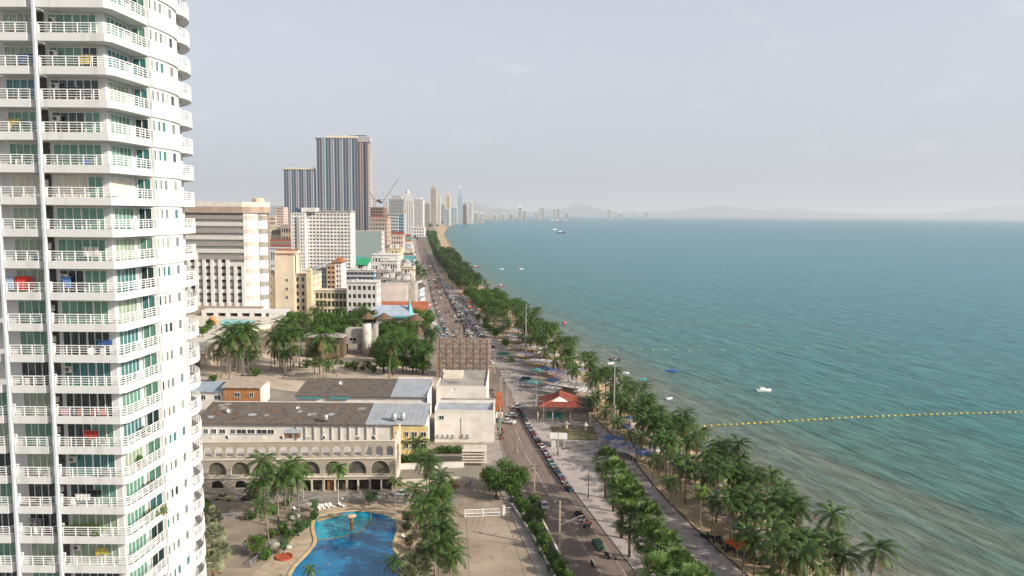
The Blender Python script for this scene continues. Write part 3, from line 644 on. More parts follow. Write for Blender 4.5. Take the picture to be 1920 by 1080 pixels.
# hedges beside the arcade
for i, px in enumerate(range(748, 815, 8)): one('bush', px+ru(-2, 2), 868, 'dark green shrub of the hedge in front of the yellow house', 1.2, i, group='hedge in front of the yellow house')
for i, px in enumerate(range(822, 868, 7)): one('bush', px, 850, 'shrub at the foot of the white windowless building', 1.1, i, group='shrubs at the white building')
one('coco', 560, 968, 'coconut palm leaning over the frangipani left of the pool', .95, 4)
one('coco', 535, 955, 'coconut palm nearest the black car before the arcade', .95, 3)
one('coco', 500, 985, 'broad coconut palm beside the left drive', 1.0, 1)
one('coco', 478, 968, 'coconut palm in front of the gold pickup', .8, 2)
for i, (px, py) in enumerate([(510, 1010), (530, 1000), (545, 1010), (500, 1050), (575, 990), (560, 1000), (470, 975), (515, 965), (540, 948), (590, 975)]): one('bush', px, py, 'dark shrub in the planting left of the pool', 1.1, i, group='shrubs left of the pool')
for i, (px, py) in enumerate([(800, 1010), (790, 1040), (812, 1060), (835, 1020), (830, 975), (810, 945), (845, 1060), (780, 1070)]): one('bush', px, py, 'dark shrub under the palm row right of the pool', 1.3, i, group='shrubs under the palm row')
for i in range(22): y = 142+i*2.1; grow('bush', xl(y)-2.4+ru(-.5, .5), y, 'shrub of the strip between the car park and the near road', 'shrub strip by the road', ru(.6, 1.0))
# town trees further away
random.seed(31)
for px, py, n, key, s in [(590, 500, 7, 'brown', 1.6), (632, 497, 7, 'far', 1.1), (720, 470, 5, 'far', 1.0), (700, 462, 4, 'far', 1), (735, 440, 6, 'far', 1.5), (505, 440, 8, 'far', 2.2), (570, 438, 5, 'far', 1.4), (755, 432, 5, 'far', 1.3), (770, 450, 5, 'far', .8), (690, 455, 4, 'far', 1), (560, 425, 4, 'far', 2), (745, 470, 4, 'far', .8), (765, 480, 3, 'far', .7), (815, 425, 8, 'far', 1.5), (835, 418, 8, 'far', 1.5)]:
    for k in range(n):
        x, y = at(px+ru(-12, 12), py+ru(-2.5, 2.5)); grow(key, x, y, 'town tree between the buildings left of the road', 'town trees', s*ru(.8, 1.15))

# labels of the two big groups say where along the beach each palm stands
def relabel(group, rows, side, fmt):
    for o in TREES:
        if o.get('group') != group: continue
        x, y = o.location.x, o.location.y; a = [r[1] for r in rows if y >= r[0]][-1]; s_ = side(x, y); big = 'tall' if o.scale[0] > 1.05 else ('short' if o.scale[0] < .93 else 'mid sized'); o['label'] = fmt % (big, s_, a)
relabel('coconut palms along the near beach', [(0, 'near the bottom edge'), (150, 'beside the orange tent'), (165, 'below the slender bright palms'), (182, 'level with the fan palms'), (200, 'level with the black lamps'), (220, 'beside the blue canopies'), (236, 'behind the tall mast'), (250, 'beside the pavilion')], lambda x, y: 'at the water' if x > xs(y)-10.5 else ('at the path' if x < xs(y)-17 else 'mid beach'), '%s coconut palm %s, %s')
relabel('coconut palms on the middle beach', [(0, 'just beyond the pavilion'), (290, 'among the white canopies'), (320, 'above the turquoise canopies'), (350, 'near the second mast'), (380, 'beyond the second mast'), (400, 'where the canopies end')], lambda x, y: 'at the water' if x > xs(y)-12 else 'at the promenade side', '%s coconut palm %s, %s')
relabel('fan palms on the seafront square', [(0, 'at the bottom edge of the picture'), (140, 'near the dark green car'), (160, 'in the middle of the cluster'), (178, 'at the far end by the black lamp')], lambda x, y: 'seaward' if x > xr(y)+11 else 'roadward', '%s bushy fan palm, %s side, %s')

relabel('palm row between pool and car park', [(0, 'nearest the bottom edge'), (150, 'beside the silver palms'), (165, 'beside the white gate'), (180, 'nearest the yellow house')], lambda x, y: 'on the pool side' if x < -20 else 'on the car park side', '%s palm of the dark row, %s, %s')
for o in TREES:
    if o.get('group') == 'green belt behind the garden':
        x, y = o.location.x, o.location.y; k = {'coconut_palm': 'coconut palm', 'broadleaf_tree': 'leafy tree', 'brown_tree': 'brownish tree'}.get(o.name.split('.')[0], 'tree')
        w = 'by the hotel terrace' if x < -110 else ('before the cream hotel' if x < -90 else ('before the long motel' if x < -70 else 'by the thatched roofs'))
        o['label'] = '%s %s of the green belt %s, %s' % ('tall' if o.scale[0] > 1 else 'low', k, w, 'back row' if y > 425 else ('middle row' if y > 400 else 'front row'))
for o in TREES:
    if o.get('group') == 'town trees': x, y = o.location.x, o.location.y; o['label'] = 'town tree %s, %s the white apartment block' % ('close to the beach road' if x > xl(y)-60 else 'well back from the beach road', 'in front of' if y < 750 else ('level with' if y < 1000 else 'far behind'))

relabel('garden palm clump', [(0, 'front of the clump'), (345, 'middle of the clump'), (362, 'back of the clump')], lambda x, y: 'left' if x < -105 else ('centre' if x < -100 else 'right'), '%s garden palm, %s, %s below the hotel terrace')
relabel('coconut palms beside the path', [(0, 'below the fan palms'), (185, 'level with the slender bright palms'), (200, 'beside the nearer black lamp'), (211, 'below the blue canopies'), (219, 'before the blue canopies'), (230, 'at the first blue canopy'), (242, 'beside the planting bed'), (252, 'at the pavilion corner')], lambda x, y: 'at the path edge', '%s coconut palm %s, %s')
# ------------------------------------------------------------ shared building pieces
M_PANE = mat('window glass', (.035, .05, .055), .15, .3, .4, spec=.6, rand=.4)
M_DARKIN = mat('dark interior', (.02, .018, .016), .8, .3, 1)
M_BEIGE = mat('beige render', (.62, .54, .44), .85, .1, .4, detail=8)
M_CREAMY = mat('cream wall', (.68, .60, .46), .85, .08, .3, detail=8)
M_YELLOW = mat('yellow wall', (.72, .56, .25), .85, .1, .4, detail=8)
M_WALLW = mat('off white wall', (.70, .66, .61), .85, .1, .25, col2=(.58, .53, .48), detail=8)
M_CONC = mat('weathered concrete', (.42, .39, .35), .95, .25, .4, col2=(.25, .23, .2), detail=10)
M_METALR = mat('grey metal roof', (.36, .38, .41), .5, .15, .3, col2=(.29, .31, .34), detail=8)
M_TILE = banded('dark corrugated roof', (.20, .165, .14), (.11, .09, .078), 'X', 1.6, .9, sharp=(.3, .7), distort=.4, var=.25)
M_TILEO = banded('orange tiled roof', (.38, .15, .07), (.28, .10, .05), 'X', 1.0, .8, sharp=(.3, .7))
M_TILER = banded('red tiled roof', (.28, .065, .04), (.17, .045, .03), 'X', 1.4, .8, sharp=(.3, .7))
M_THATCH = mat('thatch', (.15, .10, .06), 1, .3, 1.5, stretch=(3, 3, .6), detail=10, col2=(.12, .08, .05))
M_STEEL = mat('galvanised steel', (.42, .43, .44), .45, .1, 1, metal=.3)
M_DSTEEL = mat('dark steel', (.05, .05, .055), .5, .1, 1)
M_ROOFC = mat('flat roof', (.38, .35, .32), .95, .25, .15, col2=(.22, .2, .18), detail=8)
M_TANK = mat('water tank steel', (.55, .56, .57), .35, .1, 1, metal=.5)
WIN = {}
def window(parent, p, w, h, ang=0, kind='w', name='window', m=None):
    """a copied window: pane with a frame standing 6 cm proud; p = middle of the sill in the parent's space"""
    k = (round(w, 1), round(h, 1), kind, m.name if m else '')
    if k not in WIN:
        b = MB(); b.box(-w/2, w/2, -.04, .05, 0, h); f = MB()
        f.box(-w/2-.08, w/2+.08, -.12, .02, h, h+.08); f.box(-w/2-.12, w/2+.12, -.2, .02, -.1, 0)
        for x in ([-w/2-.08, w/2, -.03] if kind == 'w' else [-w/2-.08, w/2]): f.box(x, x+.08 if x != -.03 else .03, -.1, .02, 0, h)
        i = len(b.f); o = len(b.v); b.v += f.v; b.f += [tuple(q+o for q in g) for g in f.f]; b.mi = [0]*i+[1]*len(f.f)
        me = bpy.data.meshes.new(name); me.from_pydata(b.v, [], b.f); me.materials.append(m or M_PANE); me.materials.append(M_FRAME); me.polygons.foreach_set('material_index', b.mi); me.update(); WIN[k] = me
    o = put(name, WIN[k], parent, p, ang); return o
def win_row(parent, x0, x1, n, z, w, h, y=0, ang=0, **kw):
    for i in range(n):
        x = x0+(x1-x0)*(i+.5)/n; window(parent, (x, y, z) if ang == 0 else (y, x, z), w, h, ang, **kw)
def P(o, b, name, m, smooth=False): return b.build(name, m, o, smooth=smooth)
def arch_cell(b, x0, x1, z0, z1, cx, r, zb, zs, y0=0, y1=.5, n=8):
    """wall cell with an arched hole: centre cx, half width r, sill zb, springing zs"""
    b.box(x0, cx-r, y0, y1, z0, z1); b.box(cx+r, x1, y0, y1, z0, z1)
    if zb > z0+.01: b.box(cx-r, cx+r, y0, y1, z0, zb)
    arc = [(cx+r*math.cos(pi-pi*k/n), zs+r*math.sin(pi-pi*k/n)) for k in range(n+1)]
    for (xa, za), (xb, zb_) in zip(arc, arc[1:]):
        b.hexa([(xa, y0, za), (xb, y0, zb_), (xb, y1, zb_), (xa, y1, za), (xa, y0, z1), (xb, y0, z1), (xb, y1, z1), (xa, y1, z1)])
def obj_at(name, label, cat, p0, p1, group=None):
    """thing whose x axis runs from plan point p0 to p1; returns it and the length"""
    L = math.hypot(p1[0]-p0[0], p1[1]-p0[1]); return thing(name, label, cat, (p0[0], p0[1], 0), math.atan2(p1[1]-p0[1], p1[0]-p0[0]), group), L

# ------------------------------------------------------------ foreground ground surfaces
M_LOT = mat('worn concrete', (.40, .325, .25), .9, .15, .12, col2=(.30, .235, .175), detail=10)
M_DECK = mat('pool deck stone', (.50, .40, .28), .85, .15, .4, col2=(.38, .30, .22), detail=8)
M_DUST = mat('dusty ground', (.38, .31, .235), .95, .2, .15, col2=(.25, .20, .15), detail=10)
def flat(name, pix, z, m, kind='structure', zz=None):
    b = MB(); b.poly([(*at(px, py, z), z) for px, py in pix]); o = b.build(name, m); o['kind'] = kind; return o
def joints(m, w, h, rot=0, dark=.62, size=.03, noise_=1):
    nt = m.node_tree; b = nt.nodes['Principled BSDF']; L = nt.links; src = b.inputs['Base Color'].links[0].from_socket
    t = nt.nodes.new('ShaderNodeTexCoord'); q = nt.nodes.new('ShaderNodeMapping'); q.inputs['Rotation'].default_value = (0, 0, R(rot)); k = nt.nodes.new('ShaderNodeTexBrick'); k.inputs['Scale'].default_value = 1
    k.inputs['Brick Width'].default_value = w; k.inputs['Row Height'].default_value = h; k.inputs['Mortar Size'].default_value = size; k.inputs['Color1'].default_value = (1, 1, 1, 1); k.inputs['Color2'].default_value = (.86, .86, .86, 1); k.inputs['Mortar'].default_value = (dark, dark, dark, 1)
    x = nt.nodes.new('ShaderNodeMixRGB'); x.blend_type = 'MULTIPLY'; x.inputs[0].default_value = 1; L.new(t.outputs['Object'], q.inputs[0]); L.new(q.outputs[0], k.inputs[0]); L.new(src, x.inputs[1]); L.new(k.outputs[0], x.inputs[2]); L.new(x.outputs[0], b.inputs['Base Color'])
    # dark stains and grime of their own shape
    n = nt.nodes.new('ShaderNodeTexNoise'); n.inputs['Scale'].default_value = .35; n.inputs['Detail'].default_value = 9; r = nt.nodes.new('ShaderNodeMapRange'); r.inputs[1].default_value = .58; r.inputs[2].default_value = .72; r.inputs[3].default_value = 1; r.inputs[4].default_value = .72
    y = nt.nodes.new('ShaderNodeMixRGB'); y.blend_type = 'MULTIPLY'; y.inputs[0].default_value = noise_; L.new(t.outputs['Object'], n.inputs[0]); L.new(n.outputs[0], r.inputs[0]); L.new(x.outputs[0], y.inputs[1]); L.new(r.outputs[0], y.inputs[2]); L.new(y.outputs[0], b.inputs['Base Color'])
joints(M_DECK, 1.6, 1.6, 20, .7, .05); joints(M_LOT, 9, 4.5, -4, .72, .05); joints(M_DUST, 400, 400); joints(M_METALR, 300, 300); joints(M_ROOFC, 300, 300); joints(M_BEIGE, 300, 300, noise_=.5); joints(M_TILE, 300, 300); joints(M_ROAD, 60, 22, 6, .8, .12)
flat('dusty_ground', [(860, 905), (1000, 905), (1055, 1010), (1075, 1090), (1080, 1400), (300, 1400), (340, 900)], .02, M_DUST)
flat('car_park', [(862, 958), (962, 958), (1040, 1085), (1120, 1300), (850, 1300), (850, 1080)], .045, M_LOT)
for a, c in (((880, 1085), (873, 960)), ((960, 1000), (942, 960)), ((985, 1085), (960, 1000)), ((865, 1008), (1005, 1028))):
    (xa, ya), (xb, yb) = at(*a), at(*c); b = MB(); d = Vector((xb-xa, yb-ya)); n_ = Vector((-d.y, d.x)).normalized()*.05
    b.poly([(xa-n_.x, ya-n_.y, .05), (xa+n_.x, ya+n_.y, .05), (xb+n_.x, yb+n_.y, .05), (xb-n_.x, yb-n_.y, .05)]); b.build('joint', mat('joint', (.1, .08, .07), .9))['kind'] = 'structure'
flat('pool_deck', [(600, 945), (790, 945), (800, 1000), (800, 1200), (440, 1200), (470, 1080), (560, 1000), (585, 965)], .06, M_DECK)
flat('pavement_drive', [(395, 930), (590, 930), (575, 955), (540, 1000), (470, 1065), (425, 1065), (395, 1010)], .05, mat('drive', (.30, .245, .19), .9, .2, .2, col2=(.2, .16, .13), detail=8))
flat('arcade_street', [(360, 922), (860, 922), (870, 940), (360, 942)], .08, mat('arcade street', (.30, .27, .24), .9, .2, .3))
zq = lambda x, y: (370+x/3.6, 780+y/3.6)
poolp = [(790, 725), (800, 695), (850, 668), (950, 650), (1050, 641), (1180, 650), (1280, 670), (1338, 708), (1348, 760), (1328, 820), (1312, 870), (1328, 920), (1365, 970), (1398, 1030), (1410, 1100), (1400, 1250), (1250, 1400), (900, 1450), (650, 1400), (580, 1250), (615, 1110), (660, 1020), (700, 980), (760, 920), (800, 870), (811, 830), (792, 780)]
def loop_smooth(p, n=2):
    for _ in range(n): p = [q for (a, c) in zip(p, p[1:]+p[:1]) for q in ((a[0]*.75+c[0]*.25, a[1]*.75+c[1]*.25), (a[0]*.25+c[0]*.75, a[1]*.25+c[1]*.75))]
    return p
pw = loop_smooth([at(*zq(*p), .2) for p in poolp])
pool = thing('swimming_pool', 'blue curved swimming pool with pale rim and a shallow bay in front of the arcade', 'swimming pool', (-33, 160, 0))
def PP(b, name, m, smooth=False):
    o = b.build(name, m, pool, smooth=smooth); o.location = (33, -160, 0); return o
M_POOL = mat('pool water', (.006, .18, .36), .08, .2, .35, col2=(.004, .12, .27), spec=.5, bump=.05, detail=6)
M_POOLS = mat('shallow pool water', (.01, .34, .46), .08, .2, .5, col2=(.01, .28, .42), spec=.5, bump=.05)
def ngon(pts, z):
    b = MB(); c = (sum(p[0] for p in pts)/len(pts), sum(p[1] for p in pts)/len(pts), z); b.v = [c]+[(p[0], p[1], z) for p in pts]; n = len(pts)
    b.f = [(0, 1+i, 1+(i+1) % n) for i in range(n)]; b.mi = [0]*n; return b
PP(ngon(pw[::-1], .14), 'water', M_POOL)
div = [at(*zq(*p), .2) for p in [(812, 836), (860, 832), (950, 818), (1040, 800), (1110, 775), (1155, 735), (1175, 695), (1170, 655)]]
sh = [p for p in pw if p[0] < div[-1][0]+.5 and p[1] > interp([(q[1], q[0]) for q in div][:7], p[0]) - .3]
sh = [at(*zq(*p), .2) for p in [(806, 812), (796, 775), (796, 728), (806, 700), (852, 674), (950, 656), (1050, 647), (1166, 655)]]+div[::-1][1:-1]+[at(*zq(814, 828), .2)]
PP(ngon(sh, .147), 'shallow_water', M_POOLS)
b = MB()
for (a, c) in zip(div, div[1:]): b.bar((*a, .17), (*c, .17), .45, .12)
PP(b, 'divider', mat('pool divider', (.25, .28, .22), .7, .2, 2))
b = MB(); n = len(pw); cx = sum(p[0] for p in pw)/n; cy = sum(p[1] for p in pw)/n
def outset(pts, d):
    r = []; n = len(pts)
    for i in range(n):
        a = Vector(pts[i-1]); c = Vector(pts[(i+1) % n]); t = (c-a).normalized(); nn = Vector((t.y, -t.x))
        if nn.dot(Vector(pts[i])-Vector((cx, cy))) < 0 and False: nn = -nn
        r.append((pts[i][0]+nn.x*d, pts[i][1]+nn.y*d))
    return r
area = sum(pw[i][0]*pw[(i+1) % n][1]-pw[(i+1) % n][0]*pw[i][1] for i in range(n)); sg = 1 if area > 0 else -1
r1 = outset(pw, .75*sg); r2 = outset(pw, 1.0*sg)
for i in range(n):
    j = (i+1) % n; b.hexa([(*pw[i], .06), (*pw[j], .06), (*r1[j], .06), (*r1[i], .06), (*pw[i], .24), (*pw[j], .24), (*r1[j], .24), (*r1[i], .24)])
PP(b, 'rim', mat('pool rim', (.60, .44, .24), .8, .1, .8))
b = MB(); b.poly([(*at(*zq(*p), .2), .155) for p in [(808, 716), (815, 695), (852, 676), (950, 657), (1000, 655), (960, 672), (880, 692)]]); PP(b, 'beach_step', mat('pool step tiles', (.50, .33, .14), .6, .1, 1))
mx_, my_ = at(*zq(1040, 770), .2)
fo = thing('mushroom_fountain', 'carved stone mushroom fountain standing in the shallow bay of the pool', 'fountain', (mx_, my_, .1))
P(fo, MB().lathe([(.45, 0), (.45, .3), (.3, .4), (.42, .8), (.3, 1.2), (.42, 1.6), (.3, 2.0), (.42, 2.4), (.33, 2.7), (.4, 3.0)], n=10), 'column', mat('carved stone', (.40, .24, .09), .8, .3, 4), True)
P(fo, MB().lathe([(.3, 2.95), (1.0, 3.15), (1.15, 3.4), (.7, 3.55), (.1, 3.6)], n=14), 'cap', mat('fountain cap', (.62, .42, .28), .7, .1, 2), True)

# ------------------------------------------------------------ the arcade building
A0 = (-82.0, 184.6); A1 = (-29.2, 187.6)
arc, L = obj_at('arcade_building', 'long beige building with arched windows and an arched parapet behind the pool garden', 'building', A0, A1)
zl = lambda y: atY(560, y, 186)[1]
z1_, z2_, z3_, z4_ = zl(897), zl(893), zl(862), zl(829)
b = MB(); n8 = 9; cw = L/(n8+.15)
for i in range(n8):
    x0 = i*cw; arch_cell(b, x0, x0+cw, z2_, z3_, x0+cw*.5, cw*.39, z2_+.35, z3_-cw*.39-.55, n=10)
b.box(n8*cw, L, 0, .5, z2_, z3_); P(arc, b, 'wall', M_BEIGE)
b = MB(); n17 = 20; c2 = L/n17
for i in range(n17): arch_cell(b, i*c2, (i+1)*c2, z3_+.35, z4_, (i+.5)*c2, c2*.33, z3_+.75, z4_-1.55-c2*.2, y1=.35)
P(arc, b, 'parapet', M_BEIGE)
b = MB(); b.box(-.2, L+.2, -.25, .6, z3_, z3_+.35); b.box(-.2, L+.2, -.3, .6, z2_-.4, z2_); b.box(-.1, L+.1, -.12, .45, z4_, z4_+.18); P(arc, b, 'cornice', mat('beige cornice', (.68, .6, .5), .8, .1, 1))
b = MB()
for i in range(n8):
    x0 = i*cw
    if i in (1, 2, 3, 4, 0): arch_cell(b, x0, x0+cw, 0, z2_-.4, x0+cw*.5, cw*.27, 1.0, z2_-.4-cw*.27-.6, n=6)
    else: b.box(x0, x0+.5, 0, .55, 0, z2_-.4); b.box(x0+cw*.5, x0+cw*.5+.4, .05, .5, 0, z2_-.4); b.box(x0, x0+cw, .05, .5, z2_-1.1, z2_-.401)
b.box(n8*cw, L, 0, .5, 0, z2_-.4); P(arc, b, 'ground_floor_wall', M_BEIGE)
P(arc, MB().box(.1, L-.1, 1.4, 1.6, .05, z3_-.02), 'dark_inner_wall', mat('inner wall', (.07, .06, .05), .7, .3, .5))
b = MB(); b.box(0, L, 1.61, 11, z3_+.05, z3_+.3); P(arc, b, 'roof_terrace', mat('terrace floor', (.52, .47, .42), .9, .15, .2, detail=8))
P(arc, MB().box(L-.35, L, .36, 16, 0, z4_+.1), 'end_wall', M_BEIGE); P(arc, MB().box(0, .35, .5, 11, 0, z4_), 'end_wall', M_BEIGE)
for i in range(n8):
    x = (i+.5)*cw; w = cw*.39
    o = P(arc, MB().box(x-w, x+w, .62, .68, z2_+.05, z3_-.1), 'arched_window', mat('arcade glass', (.06, .07, .06), .12, .4, .6, spec=.6, col2=(.16, .15, .12)))
    f = MB()
    for q in (-w*.5, 0, w*.5): f.box(x+q-.05, x+q+.05, .56, .615, z2_+.3, z3_-.5)
    f.box(x-w, x+w, .55, .616, z3_-w-.6, z3_-w-.5); f.box(x-w, x+w, .5, .616, z2_+.3, z2_+.4); P(o, f, 'frame', mat('bronze frame', (.16, .12, .08), .5))
for i in (5, 6, 7, 8):
    x = (i+.08)*cw; P(arc, MB().box(x+.6, x+cw*.42, .7, .78, 0, z2_-1.1), 'door', mat('wooden door', (.28, .13, .05), .6, .2, 2) if i == 6 else M_DARKIN)
# rooftop hut and small things on the terrace
h, _ = obj_at('rooftop_shed', 'small shed with corrugated roof on the arcade roof terrace', 'shed', at(533, 822, z3_+.3), at(565, 822, z3_+.3)); h.location.z = z3_+.3
P(h, MB().box(0, 4.1, 0, 2, 0, 1.5), 'wall', banded('plank wall', (.3, .19, .12), (.2, .12, .08), 'X', 2)); P(h, MB().hexa([(-.3, -.4, 1.5), (4.4, -.4, 1.5), (4.4, 2.4, 1.9), (-.3, 2.4, 1.9), (-.3, -.4, 1.58), (4.4, -.4, 1.58), (4.4, 2.4, 1.98), (-.3, 2.4, 1.98)]), 'roof', M_METALR)

# ------------------------------------------------------------ long dark-roofed buildings
def shed_roof(o, x0, x1, y0, y1, z0, z1, m, name='roof', th=.25, ribs=0):
    b = MB(); b.hexa([(x0, y0, z0), (x1, y0, z0), (x1, y1, z1), (x0, y1, z1), (x0, y0, z0+th), (x1, y0, z0+th), (x1, y1, z1+th), (x0, y1, z1+th)])
    if ribs:
        n = int((x1-x0)/ribs); 
        for i in range(n+1):
            x = x0+(x1-x0)*i/n; b.bar((x, y0, z0+th+.02), (x, y1, z1+th+.02), .1, .08)
    return P(o, b, name, m)
def gable(o, x0, x1, y0, y1, z0, zr, m, name='roof', over=.4, th=.2):
    ym = (y0+y1)/2; a = MB()
    for ya, yb in ((y0-over, ym), (y1+over, ym)):
        zz = z0-over*(zr-z0)/(ym-y0); a.hexa([(x0-over, ya, zz), (x1+over, ya, zz), (x1+over, yb, zr), (x0-over, yb, zr), (x0-over, ya, zz+th), (x1+over, ya, zz+th), (x1+over, yb, zr+th), (x0-over, yb, zr+th)])
    g = MB()
    for x in (x0, x1-.2): g.prism([(0, 0)], 0, 0) if False else g.hexa([(x, y0, z0), (x+.2, y0, z0), (x+.2, y1, z0), (x, y1, z0), (x, ym-.01, zr), (x+.2, ym-.01, zr), (x+.2, ym+.01, zr), (x, ym+.01, zr)])
    P(o, g, 'gable_wall', M_WALLW); return P(o, a, name, m)
ze = 8.6
ya_ = at(600, 796, ze)[1]; yb_ = at(600, 757, ze+2.6)[1]; x0_ = -92; xm_ = at(696, 775, ze+1)[0]; xe_ = at(803, 775, ze+1)[0]
o = thing('long_building', 'long building with dark corrugated roof behind the arcade, nearer of the two dark roofs', 'building', (x0_, ya_+.5, 0))
W = xe_-x0_; DD = yb_-ya_
P(o, MB().box(0, W, 0, DD, 0, ze-.05), 'wall', M_WALLW)
shed_roof(o, -.3, xm_-x0_, -.9, DD, ze, ze+2.6, M_TILE, ribs=1.1)
shed_roof(o, xm_-x0_+.02, W+.3, -.9, DD, ze+.1, ze+2.6, M_METALR, 'metal_roof', ribs=1.4)
P(o, MB().hexa([(0, DD, 0), (W, DD, 0), (W, DD+.3, 0), (0, DD+.3, 0), (0, DD, ze+3), (W, DD, ze+3), (W, DD+.3, ze+3), (0, DD+.3, ze+3)]), 'back_wall', M_WALLW)
for i in range(18):
    x = W*.44+i*2.55
    if x < W-12: P(o, MB().box(x, x+.35, -.35, -.01, 4, ze-.5), 'buttress', mat('wall buttress', (.6, .57, .53), .8, .1, 1))
for i, (px, w) in enumerate([(385, 1.2), (400, 1.4), (416, 1.6), (436, 1.2), (452, 2.6), (470, 2.0), (490, 2.8), (507, 1.8)]):
    X, Z = atY(px, 812, ya_); window(o, (X-x0_, -.03, 5.6), w, 1.2)
random.seed(44)
for i in range(16):
    x = ru(2, xm_-x0_-4); t = ru(.1, .85); yy = -.9+(DD+.9)*t; zz = ze+2.6*t+.29; w_ = ru(1, 2.4); sl_ = 2.6/(DD+.9)
    P(o, MB().hexa([(x, yy, zz), (x+w_, yy, zz), (x+w_, yy+1.6, zz+1.6*sl_), (x, yy+1.6, zz+1.6*sl_), (x, yy, zz+.05), (x+w_, yy, zz+.05), (x+w_, yy+1.6, zz+1.6*sl_+.05), (x, yy+1.6, zz+1.6*sl_+.05)]), 'roof_patch', random.choice([mat('rusty sheet', (.26, .13, .07), .8, .3, 2), M_METALR, mat('pale patch', (.33, .30, .27), .8, .2, 2)]))
# yellow house part under the metal roof
Xa, _ = atY(712, 812, ya_); Xb, _ = atY(803, 812, ya_)
yl = P(o, MB().box(Xa-x0_+4, Xb-x0_-.1, -.5, -.02, 0, ze-.3), 'yellow_front', M_YELLOW)
for zz in (1.8, 5.2):
    for q in (.14, .38, .6, .86): window(o, (Xa-x0_+4+(Xb-Xa-4)*q, -.55, zz), 1.5 if q > .5 else 1.0, 1.4)
P(o, MB().box(Xa-x0_+3.6, Xb-x0_, -1.6, -.51, 4.3, 4.5), 'balcony_slab', M_YELLOW)
def tank(x, y, z, label, s=1):
    t = thing('water_tank', label, 'water tank', (x, y, z)); P(t, MB().lathe([(.75*s, .35), (.8*s, .5), (.8*s, 2.0*s), (.6*s, 2.25*s), (.1, 2.35*s)], n=12), 'tank', M_TANK, True)
    b = MB()
    for k in range(4): a = k*pi/2+.4; b.tube([(.6*s*math.cos(a), .6*s*math.sin(a), -.4), (.6*s*math.cos(a), .6*s*math.sin(a), .4)], .05, 4)
    P(t, b, 'stand', M_DSTEEL); return t
for i, (px, py) in enumerate([(739, 789), (755, 788)]): x, y = at(px, py, ze+.8); tank(x, y, ze+.8, ['steel water tank, left of the two on the grey metal roof', 'steel water tank, right of the two on the grey metal roof'][i])
x, y = at(611, 789, ze+.9); tank(x, y, ze+.9, 'dark weathered water tank on the long dark roof', .8)
y2a = at(650, 744, ze)[1]; y2b = at(650, 711, ze+2.2)[1]; x2 = at(558, 740, ze)[0]; x2m = at(742, 725, ze+1)[0]; x2e = at(806, 725, ze+1)[0]
o = thing('long_building', 'second long building with dark corrugated roof and turquoise sills, behind the longer dark roof', 'building', (x2, y2a+.5, 0)); W = x2e-x2; DD = y2b-y2a
P(o, MB().box(0, W, 0, DD, 0, ze-.05), 'wall', M_WALLW)
shed_roof(o, -.3, x2m-x2, -.9, DD, ze, ze+2.2, M_TILE, ribs=1.1); shed_roof(o, x2m-x2+.02, W+.3, -.9, DD, ze+.1, ze+2.2, M_METALR, 'metal_roof', ribs=1.4)
b = MB(); b.box(.5, W*.2, -1.0, -.2, ze-.55, ze-.1); b.box(W*.26, W*.42, -1.0, -.2, ze-.55, ze-.1); P(o, b, 'turquoise_sill', mat('turquoise paint', (.06, .35, .40), .6, .1, 1))
b = MB(); b.box(x2m-x2, W+.4, DD+.2, DD+.35, 0, ze+3); b.box(W+.4, W+.55, -1, DD+.35, 0, ze+1.2); P(o, b, 'parapet', M_WALLW)
# two sheds at the left
x3, y3 = at(425, 750, 4); x3b, _ = at(490, 750, 4)
o = thing('plank_house', 'small house with orange plank front and pale tiled roof left of the dark roofs', 'house', (x3-1.5, y3+1, 0))
P(o, MB().box(0, 13.2, 0, 10, 0, 8.2), 'wall', M_WALLW); P(o, MB().box(.05, 13.1, -.15, -.01, .4, 8.0), 'plank_front', banded('orange planks', (.50, .24, .10), (.33, .15, .07), 'X', 1.6, .8, var=.3))
shed_roof(o, -.4, 13.4, -.8, 10.3, 8.2, 9.8, banded('pale tiled roof', (.44, .36, .30), (.34, .27, .22), 'X', 1.6, .9, sharp=(.3, .7)), ribs=1)
window(o, (5, -.2, 5), 1.8, 1.4); window(o, (10, -.2, 5), 1.4, 1.4); window(o, (3, -.2, 1.4), 1.6, 1.4)
o = thing('small_house', 'small house with blue grey metal roof at the foot of the white tower', 'house', (x3-15, y3+2, 0))
P(o, MB().box(0, 13, 0, 10, 0, 6.4), 'wall', M_WALLW); shed_roof(o, -.4, 13.2, -.8, 10.3, 6.4, 7.6, mat('blue grey metal roof', (.30, .36, .42), .5, .1, .3), ribs=1.4)
window(o, (6, -.03, 3.6), 1.6, 1.6); window(o, (11, -.03, 3.6), 2, 1.6)

# ------------------------------------------------------------ white windowless building by the road
Yw = 229; zt = lambda y, Y=Yw: atY(870, y, Y)[1]
xa, xb = atY(815, 790, Yw)[0], atY(926, 790, Yw)[0]; ztp = zt(772)
o = thing('white_building', 'plain white building with one small window standing between the yellow house and the road', 'building', (xa, Yw, 0)); W = xb-xa
P(o, MB().box(0, W, 0, 8, 0, ztp), 'wall', M_WALLW)
b = MB(); b.box(0, W, 8.01, 21, 0, ztp-1.0); P(o, b, 'rear_wing', M_WALLW)
b = MB(); b.hexa([(.2, .25, ztp-.3), (W-.2, .25, ztp-.3), (W-.2, 7.9, ztp+.5), (.2, 7.9, ztp+.5), (.2, .25, ztp+.02), (W-.2, .25, ztp+.02), (W-.2, 7.9, ztp+.8), (.2, 7.9, ztp+.8)]); P(o, b, 'roof', M_METALR)
b = MB(); b.box(0, W, -.1, .25, ztp, ztp+.5); b.box(0, .3, .26, 8, ztp, ztp+1.2); b.box(W-.3, W, .26, 8, ztp, ztp+1.2); b.box(0, W, 7.9, 8.3, ztp-.9, ztp+1.6); P(o, b, 'parapet', M_WALLW)
